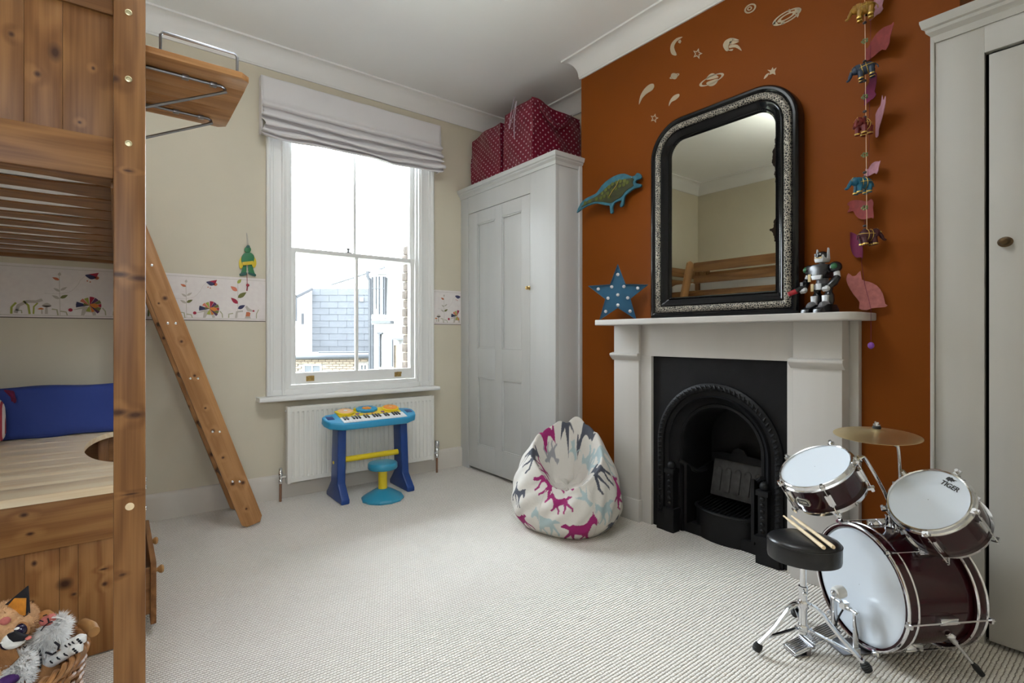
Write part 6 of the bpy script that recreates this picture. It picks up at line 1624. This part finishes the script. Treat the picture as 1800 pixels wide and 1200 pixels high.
g = G(PM); g.tube([(-.048, .0, .150), (-.078, .0, .192)], .0032, 8); g.build('beater_rod', M['chrome'], PB)
g = G(PM); g.lathe([(.010, -.020), (.019, -.016), (.022, .0), (.019, .016), (.010, .022)], 18, axis_m((-.070, 0, .200), (1, 0, .12))); bt_ = g.build('beater', M['felt_white'], PB)
g = G(PM); g.lathe([(.012, -.024), (.012, -.019)], 14, axis_m((-.070, 0, .200), (1, 0, .12))); g.ball((-.095, 0, .197), (.005, .008, .008), 10, 6); g.build('beater_nut', M['chrome'], bt_)
# foot board: upper plate slopes up to the axle, heel plate flat
for (a0, a1, z0, z1, hw, nm) in ((-.085, -.190, .078, .036, .036, 'foot_board'), (-.196, -.262, .034, .010, .034, 'heel_plate')):
    sl = V((a1 - a0, 0, z1 - z0)); L_ = sl.length; ux_ = sl.normalized(); uz = V((-ux_.z, 0, ux_.x)); uz = uz if uz.z > 0 else -uz
    K = PM @ frame_m((a0, 0, z0), ux_, uz.cross(ux_), uz)
    out_ = [(0, -hw * .8), (L_ * .25, -hw), (L_, -hw), (L_, hw), (L_ * .25, hw), (0, hw * .8)]
    fb_ = G().prism(out_, -.004, 0, K).build(nm, M['chrome'], PB, .001)
    for k in range(7):
        t = -hw * .78 + k * hw * .26
        G().box(.008, L_ - .006, t - .0028, t + .0028, 0, .004, K).build('tread_rib', M['chrome'], fb_, .001)
g = G(PM); g.lathe([(.006, -.036), (.006, .036)], 10, axis_m((-.193, 0, .034), (0, 1, 0))); g.build('hinge', M['steel'], PB)
g = G(PM); g.box(-.215, -.200, -.03, .03, .003, .030); g.box(-.26, -.205, -.03, .03, .003, .006); g.build('heel_block', M['steel'], PB)
g = G(PM); g.tube(smooth_path([(-.052, .0, .142), (-.070, .0, .115), (-.086, .0, .080)], 4), .003, 6); g.build('drive_link', M['rubber'], PB)
g = G(PM); g.tube([(-.05, .06, .150), (-.046, .062, .10), (-.048, .056, .03)], .0055, 8); g.build('spring', M['steel'], PB)

# ---------------------------------------------------------------- throne
TC = V((1.905, .792, 0))
TH = thing('drum_throne', 'low drum throne with oval black vinyl seat on chrome tripod', 'stool', TC)
se_u = V((.55, -.835, 0)).normalized(); se_v = V((-se_u.y, se_u.x, 0))
KS = frame_m((TC.x - .004, TC.y - .004, .322), se_u * .116, se_v * .100, (0, 0, .86))
g = G(KS); g.lathe([(.86, 0), (.985, .004), (1.0, .014), (1.0, .066), (.985, .074), (.95, .082), (.80, .090), (.4, .093), (.001, .093)], 56); st_ = g.build('seat_pad', M['vinyl'], TH, angle=60)
g = G(KS); g.tube([(.992 * math.cos(2 * PI * i / 64), .992 * math.sin(2 * PI * i / 64), .071) for i in range(64)], .0025, 6, True, caps=False)
gv = G()
gv.tube([KS @ V((.995 * math.cos(2 * PI * i / 64), .995 * math.sin(2 * PI * i / 64), .071)) for i in range(64)], .0025, 6, True); gv.build('piping', M['vinyl'], st_)
g = G(); g.lathe([(.05, .312), (.05, .3215)], 20, MX.Translation(TC)); g.build('seat_plate', M['steel'], TH)
g = G(); g.lathe([(.0125, .06), (.0125, .205), (.0148, .207), (.0148, .225), (.0105, .227), (.0105, .313)], 20, MX.Translation(TC)); g.build('post', M['chrome'], TH)
g = G(); g.lathe([(.017, .150), (.019, .155), (.019, .172), (.017, .176)], 20, MX.Translation(TC)); g.build('collar', M['chrome'], TH); g = G(); g.lathe([(.016, .070), (.018, .074), (.018, .088), (.016, .092)], 20, MX.Translation(TC)); g.build('collar', M['chrome'], TH)
g = G(); q = TC + V((-.018, -.012, .200)); g.tube([TC + V((0, 0, .212)), q + V((0, 0, .010))], .004, 8); g.ball(q + V((-.004, -.003, .010)), (.009, .009, .008), 10, 7); g.build('height_screw', M['chrome'], TH)
feet = [on_z(1331, 1142, .016), on_z(1524, 1178, .016), on_z(1398, 1080, .016)]
for f_ in feet:
    u = (f_ - TC); u.z = 0; R2 = u.length; u.normalize(); sdv = V((-u.y, u.x, 0))
    knee = TC + u * (R2 * .38) + V((0, 0, .150)); top_ = TC + u * .018 + V((0, 0, .166)); end = TC + u * R2 + V((0, 0, .030))
    def strap(pts, w2, th_, nm, par):
        vs_ = []
        for i, p in enumerate(pts):
            a = pts[max(0, i - 1)]; b = pts[min(len(pts) - 1, i + 1)]; tg = (b - a).normalized(); nn = sdv.cross(tg).normalized()
            for (s1_, s2_) in ((-1, -1), (1, -1), (1, 1), (-1, 1)): vs_.append(p + sdv * (s1_ * w2) + nn * (s2_ * th_))
        fs = [(i * 4 + j, i * 4 + (j + 1) % 4, (i + 1) * 4 + (j + 1) % 4, (i + 1) * 4 + j) for i in range(len(pts) - 1) for j in range(4)] + [(3, 2, 1, 0), tuple(len(pts) * 4 - 4 + j for j in range(4))]
        return G().add(vs_, fs).build(nm, M['chrome'], par, .0012)
    lg_ = strap([top_, TC + u * (R2 * .20) + V((0, 0, .163)), TC + u * (R2 * .34) + V((0, 0, .148)), TC + u * (R2 * .40) + V((0, 0, .132)), TC + u * (R2 * .62) + V((0, 0, .090)), end], .0085, .0042, 'leg', TH)
    strap([TC + u * .018 + V((0, 0, .080)), TC + u * (R2 * .5) + V((0, 0, .066)), TC + u * (R2 * .86) + V((0, 0, .054))], .0075, .0016, 'brace', lg_)
    g = G(); d2_ = (end - (TC + u * (R2 * .62) + V((0, 0, .090)))).normalized(); b0 = end - d2_ * .012
    pts, rs_ = [], []
    for k in range(11): pts.append(b0 + (TC + u * (R2 + .006) + V((0, 0, .0135)) - b0) * (k / 10)); rs_.append((.0125 if k % 2 else .0105) + .004 * math.sin(PI * k / 10))
    g.tube(pts, rs_, 12)
    for p in g.v: p.z = max(p.z, .0012)
    g.build('rubber_foot', M['rubber'], lg_)
    for p in (top_ + u * .004, TC + u * .022 + V((0, 0, .080))):
        g = G(); g.lathe([(.0042, -.011), (.0042, .011)], 8, axis_m(p, sdv)); g.build('rivet', M['chrome'], lg_)
# sticks on the seat
zt = .322 + .0805
for (pa, pb_, lab, dz) in (((1377, 906), (1449, 963), 'pale drumstick lying on the throne nearest the camera', 0), ((1391, 906), (1466, 962), 'pale drumstick lying on the throne nearest the bass drum', 0)):
    a = on_z(*pa, zt + .0065); b = on_z(*pb_, zt + .0065); u = (b - a); L_ = u.length
    g = G(axis_m(a, u)); k = L_ / .40 if L_ < .4 else 1
    pr_ = [(.001, 0), (.0032, .003), (.0036, .008), (.0028, .014), (.0035, .022), (.0062, .075), (.0066, L_ - .006), (.0060, L_ - .002), (.003, L_), (.001, L_)]
    g.lathe(pr_, 14); tag(g.build('drumstick', M['stick'], None, org=a), lab, 'drumstick', 'drumsticks on the throne')

# ---------------------------------------------------------------- wicker basket with soft toys
WB = thing('wicker_basket', 'brown wicker basket with wooden handle holding soft toys', 'basket', (-.255, 1.735, 0))
wc = V((-.255, 1.735, 0)); Hb = .300
M['wicker'] = mat('brown_willow', (.36, .17, .065), .4, var=.35, vscale=45, bump=.15, bscale=90)
Rb = lambda z: .150 + .040 * (z / Hb)
ns_ = 26; nrow = 26
for row in range(nrow):
    z = .008 + row * (Hb - .02) / nrow; pts = []
    for i in range(ns_ * 4):
        a = 2 * PI * i / (ns_ * 4); w_ = .0065 * math.cos(ns_ / 2 * a * 1.0 + (PI if row % 2 else 0)); r = Rb(z) + w_
        pts.append(wc + V((r * math.cos(a), r * math.sin(a), z + .0015 * math.sin(7 * a + row))))
    G().tube(pts, .0058, 6, True).build('woven_cane', M['wicker'], WB)
for i in range(ns_):
    a = 2 * PI * (i + .0) / ns_; G().tube([wc + V((Rb(z) * math.cos(a), Rb(z) * math.sin(a), z)) for z in (.004, .1, .2, Hb)], .0045, 6).build('stake', M['wicker'], WB)
for st in range(3):                    # braided rim
    pts = []
    for i in range(150):
        a = 2 * PI * i / 150; b_ = a * 15 + st * 2 * PI / 3; r = Rb(Hb) + .008 * math.cos(b_); pts.append(wc + V((r * math.cos(a), r * math.sin(a), Hb + .008 * math.sin(b_))))
    G().tube(pts, .0062, 6, True).build('rim_braid', M['wicker'], WB)
g = G(); g.lathe([(.150, .002), (.150, .006)], 32, MX.Translation(wc)); g.build('bottom', M['wicker'], WB)
hq = on_z(160, 1106, Hb + .012); 
g = G(); d_ = V((hq.x - wc.x, hq.y - wc.y, 0)).normalized(); sd = V((-d_.y, d_.x, 0)); hb = wc + d_ * (Rb(Hb) + .012) + V((0, 0, Hb + .006))
g.tube([hb + sd * .075 + V((0, 0, -.012)) - d_ * .006, hb + sd * .05 + V((0, 0, .006)), hb + V((0, 0, .012)) + d_ * .006, hb - sd * .03 + V((0, 0, .010)) + d_ * .006], [.010, .013, .014, .013], 14); g.build('handle', mat('handle_wood', (.42, .22, .08), .35, var=.15, vscale=20), WB)
# fur helper
def fur(name, m_, parent, centers, count, length, seed, thick=.0016):
    rn = random.Random(seed); g = G()
    for _ in range(count):
        c, r = rn.choice(centers); v = V((rn.gauss(0, 1), rn.gauss(0, 1), rn.gauss(0, 1))).normalized(); p = c + V((v.x * r[0], v.y * r[1], v.z * r[2]))
        n_ = V((v.x / r[0], v.y / r[1], v.z / r[2])).normalized(); t = n_.orthogonal().normalized(); d_ = (n_ + V((rn.gauss(0, .45), rn.gauss(0, .45), rn.gauss(0, .45) - .25))).normalized()
        L_ = length * (.6 + .7 * rn.random()); g.add([p - t * thick, p + t * thick, p + d_ * L_], [(0, 1, 2)])
    o = g.build(name, m_, parent, flat=True); o['kind'] = 'stuff'; return o
def plush(g_fn, name, m_, parent, voxel=.0035):
    g = G(); g_fn(g); o = g.build(name, m_, parent, angle=180)
    rm = o.modifiers.new('remesh', 'REMESH'); rm.mode = 'VOXEL'; rm.voxel_size = voxel; rm.use_smooth_shade = True
    s_ = o.modifiers.new('smooth', 'SMOOTH'); s_.iterations = 4; s_.factor = .5; return o
for n_, c_ in dict(f_tan=(.60, .36, .19), f_white=(.93, .91, .89), f_black=(.012, .011, .016), f_orange=(.62, .24, .025), f_brown=(.34, .16, .06), f_pink=(.55, .16, .14), f_ginger=(.46, .20, .06), f_purple=(.07, .02, .14)).items(): M[n_] = mat(n_ + '_plush', c_, .9, var=.18, vscale=60, bump=.5, bscale=300)
M['f_eye'] = mat('glossy_toy_eye', (.012, .008, .03), .05); M['f_glit'] = mat('glitter_violet', (.10, .03, .25), .2, .4)
right, up_, tocam = RT, V((0, 0, 1)), -FW
# toy with big eyes, black pointed ear
dC = 1.235
HC = at_d(8, 1098, dC)
def L3(px, py, fwd=0.0): return at_d(px, py, dC - fwd)
T1 = thing('plush_cat', 'tan plush cat with black pointed ear and huge glossy eyes in the basket', 'soft toy', at_d(10, 1190, dC))
hr = .056
def bodyfn(g):
    g.ball(HC, (hr * 1.08, hr, hr * .92), 24, 16)
    g.ball(at_d(22, 1122, dC - .045), (.022, .022, .019), 16, 12)
    g.ball(at_d(2, 1190, dC + .02), (.055, .05, .062), 18, 14)
    g.tube([at_d(20, 1150, dC - .02), at_d(8, 1166, dC - .03), at_d(-10, 1180, dC - .02)], [.020, .024, .022], 12)
bd1 = plush(bodyfn, 'body', M['f_tan'], T1)
plush(lambda g: g.ball(at_d(25, 1124, dC - .050), (.023, .021, .019), 18, 12), 'muzzle', M['f_white'], bd1)
e3 = [at_d(-2, 1072, dC), at_d(46, 1084, dC), at_d(47, 1030, dC)]
g = G(); bkv = FW * .006; g.add([e3[0] - bkv, e3[1] - bkv, e3[2], e3[0] + bkv * 2, e3[1] + bkv * 2, e3[2] + bkv], [(0, 1, 2), (3, 5, 4), (0, 3, 4, 1), (1, 4, 5, 2), (2, 5, 3, 0)]); er = g.build('ear', M['f_black'], bd1, .002)
i3 = [at_d(6, 1073, dC - .009), at_d(43, 1082, dC - .009), at_d(44, 1052, dC - .008), at_d(24, 1052, dC - .008)]
g = G(); g.add(i3 + [p + FW * .004 for p in i3], [(0, 1, 2, 3), (4, 7, 6, 5), (0, 4, 5, 1), (1, 5, 6, 2), (2, 6, 7, 3), (3, 7, 4, 0)]); o = g.build('ear_lining', M['f_orange'], bd1, .001); o['label'] = 'orange satin ear lining'
for (px, py, fw) in ((38, 1106, .052), (14, 1130, .056)):
    ec = at_d(px, py, dC - fw); g = G(); g.ball(ec, (.0135, .0135, .0145), 18, 12); ey = g.build('eye', M['f_eye'], bd1)
    g = G(); g.lathe([(.0142, -.002), (.0168, 0), (.0142, .003)], 20, axis_m(ec + FW * .003, -FW)); g.build('eye_rim', M['f_brown'], ey)
    g = G(); g.ball(ec - FW * .010 + up_ * .008, (.006, .004, .003), 8, 6); g.build('eye_glint', M['f_white'], ey)
g = G(); g.prism([(-.022, .006), (-.004, .012), (.012, .004), (.026, .003), (.016, -.010), (-.006, -.012), (-.016, -.004)], -.004, .004, frame_m(at_d(30, 1118, dC - .070), right, up_, tocam)); g.build('nose_patch', M['f_black'], bd1, .003)
g = G(); g.ball(at_d(50, 1121, dC - .070), (.006, .005, .004), 10, 7); g.build('nose', M['f_pink'], bd1)
g = G(); g.ball(at_d(9, 1091, dC - .054), (.010, .006, .009), 12, 8); g.build('forehead_spot', M['f_pink'], bd1)
g = G(); g.tube([at_d(41, 1135, dC - .070), at_d(44, 1138, dC - .071), at_d(47, 1134, dC - .070)], .0008, 5); g.build('mouth_stitch', M['f_black'], bd1)
ear2 = [at_d(-4, 1140, dC - .055), at_d(22, 1142, dC - .06), at_d(30, 1158, dC - .055), at_d(6, 1182, dC - .05), at_d(-14, 1180, dC - .05)]
g = G(); g.add(ear2 + [p + FW * .008 for p in ear2], [(0, 1, 2, 3, 4), (9, 8, 7, 6, 5)] + [(i, 5 + i, 5 + (i + 1) % 5, (i + 1) % 5) for i in range(5)]); g.build('arm', M['f_brown'], bd1, .003)
fur('chest_fur', M['f_white'], bd1, [(at_d(36, 1170, dC - .025), (.022, .020, .030)), (at_d(30, 1190, dC - .03), (.026, .02, .03))], 2200, .014, 4)
fur('head_fur', M['f_tan'], bd1, [(HC, (hr * 1.08, hr, hr * .92))], 3000, .006, 5, .0009)
g = G(); g.ball(at_d(33, 1176, dC - .012), (.020, .018, .032), 16, 12); g.build('chest', M['f_white'], bd1)
# tiger lying back with its chin up
dT = 1.30
T2 = thing('plush_tiger', 'plush tiger lying back with white bearded chin and paws over the basket rim', 'soft toy', at_d(90, 1185, dT))
def tig(g):
    g.ball(at_d(82, 1122, dT + .01), (.036, .036, .040), 20, 14)
    g.ball(at_d(78, 1096, dT - .01), (.026, .024, .022), 16, 12)
    g.tube([at_d(62, 1088, dT), at_d(80, 1082, dT - .015), at_d(90, 1086, dT - .018)], [.012, .015, .012], 12)
    g.ball(at_d(78, 1165, dT + .02), (.042, .042, .055), 18, 14)
    g.tube([at_d(90, 1160, dT), at_d(105, 1148, dT - .01), at_d(118, 1140, dT - .012)], [.018, .016, .013], 12)
tb3 = plush(tig, 'body', M['f_ginger'], T2)
def pawf(px0, py0, px1, py1, r0, r1):
    def fn(g):
        a, b = at_d(px0, py0, dT - .02), at_d(px1, py1, dT - .03); g.tube([a, a.lerp(b, .5), b], [r0, r0 * .95, r1], 14); g.ball(b, (r1 * 1.25, r1 * 1.2, r1 * 1.1), 16, 12)
        for k in (-1, 0, 1): g.ball(b + right * (.010) + up_ * (k * .006), (.007, .007, .005), 10, 8)
    return fn
for i, q in enumerate(((80, 1168, 134, 1138, .015, .012), (112, 1136, 140, 1122, .011, .010))):
    pw = plush(pawf(*q), 'paw', M['f_white'], tb3, .0025)
    for k in range(3):
        t = .35 + .22 * k; a, b = at_d(q[0], q[1], dT - .02), at_d(q[2], q[3], dT - .03); c = a.lerp(b, t); u = (b - a).normalized(); s1_ = u.cross(tocam).normalized()
        g = G(); g.tube([c + s1_ * (q[4] + .001) - tocam * .002, c + tocam * (q[4] + .0015) + u * .003, c - s1_ * (q[4] * .3) + tocam * (q[4] * .96)], .0016, 6); g.build('stripe', M['f_black'], pw)
    b = at_d(q[2], q[3], dT - .03)
    for k in range(3): g = G(); g.ball(b + right * (.004 + .004 * k) + up_ * (.004 - .004 * k) + tocam * (q[5] * 1.05), (.003, .0025, .0028), 8, 6); g.build('paw_pad', M['f_black'], pw)
plush(lambda g: (g.ball(at_d(92, 1112, dT - .018), (.024, .022, .026), 16, 12), g.ball(at_d(78, 1130, dT - .02), (.028, .02, .030), 16, 12)), 'beard', M['f_white'], tb3)
fur('beard_fur', M['f_white'], tb3, [(at_d(94, 1112, dT - .018), (.024, .022, .026)), (at_d(78, 1132, dT - .022), (.028, .020, .030)), (at_d(100, 1100, dT - .014), (.018, .018, .018))], 3600, .018, 8)
plush(lambda g: (g.ball(at_d(84, 1090, dT - .03), (.017, .014, .012), 14, 10), g.ball(at_d(90, 1084, dT - .032), (.010, .009, .008), 12, 9)), 'snout', M['f_pink'], tb3, .0025)
for pts in (((84, 1086), (86, 1094), (78, 1100), (72, 1108)), ((86, 1094), (92, 1092)), ((76, 1082), (82, 1080)), ((70, 1090), (76, 1092))):
    g = G(); g.tube([at_d(x, y, dT - .046) for x, y in pts], .0013, 6); g.build('face_line', M['f_black'], tb3)
for pts in (((96, 1128), (104, 1134), (102, 1142)), ((80, 1146), (92, 1150), (98, 1146)), ((70, 1140), (72, 1160), (70, 1175)), ((60, 1150), (62, 1168))):
    g = G(); g.tube([at_d(x, y, dT - .045) for x, y in pts], .0022, 6); g.build('stripe', M['f_black'], tb3)
rn = random.Random(4)
for k in range(7): g = G(); a = at_d(90, 1086, dT - .04); g.tube(smooth_path([a, a + right * (.008 + .004 * k) + up_ * (.006 * (1 - k * .2)), a + right * (.014 + .006 * k) + up_ * (.004 - .003 * k)], 3), .0004, 4); g.build('whisker', M['f_white'], tb3)
# third toy low in the basket
T3 = thing('plush_animal', 'brown and purple plush toy low at the front of the basket', 'soft toy', at_d(50, 1200, 1.25))
o3 = plush(lambda g: (g.ball(at_d(70, 1185, 1.27), (.04, .035, .03), 16, 12), g.ball(at_d(20, 1215, 1.22), (.05, .04, .04), 16, 12)), 'body', M['f_brown'], T3)
g = G(); g.ball(at_d(14, 1196, 1.175), (.02, .012, .012), 12, 9); g.build('purple_patch', M['f_purple'], o3)
# ---------------------------------------------------------------- unseen bowl uplighter, added as fill light for ceiling and room
PX, PY, PZ = .60, 1.48, 2.52
PE = thing('added_fill_pendant', 'unseen white bowl uplighter added as fill light under the ceiling', 'lamp', (PX, PY, PZ))
g = G(); g.lathe([(.02, 0), (.10, .012), (.17, .045), (.21, .10), (.216, .13), (.208, .13), (.200, .10), (.165, .055), (.10, .026), (.02, .016)], 40, MX.Translation((PX, PY, PZ)), caps=False); g.build('bowl_shade', M['gloss'], PE)
for k in range(3):
    a = 2 * PI * k / 3; g = G(); g.tube([(PX + .21 * math.cos(a), PY + .21 * math.sin(a), PZ + .128), (PX, PY, ZC - .06)], .0025, 6); g.build('chain', M['brass'], PE)
g = G(); g.lathe([(.05, 0), (.045, .02), (.02, .04), (.012, .06)], 20, frame_m((PX, PY, ZC), (1, 0, 0), (0, -1, 0), (0, 0, -1))); g.build('ceiling_rose', M['gloss'], PE)
al = bpy.data.lights.new('fill_light', 'AREA'); al.shape = 'DISK'; al.size = .34; al.energy = 38; al.color = (.90, .955, 1.0)
ao = bpy.data.objects.new('fill_light', al); COL.objects.link(ao); ao.parent = PE; ao.location = (0, 0, .10); ao.rotation_euler = (PI, 0, 0)
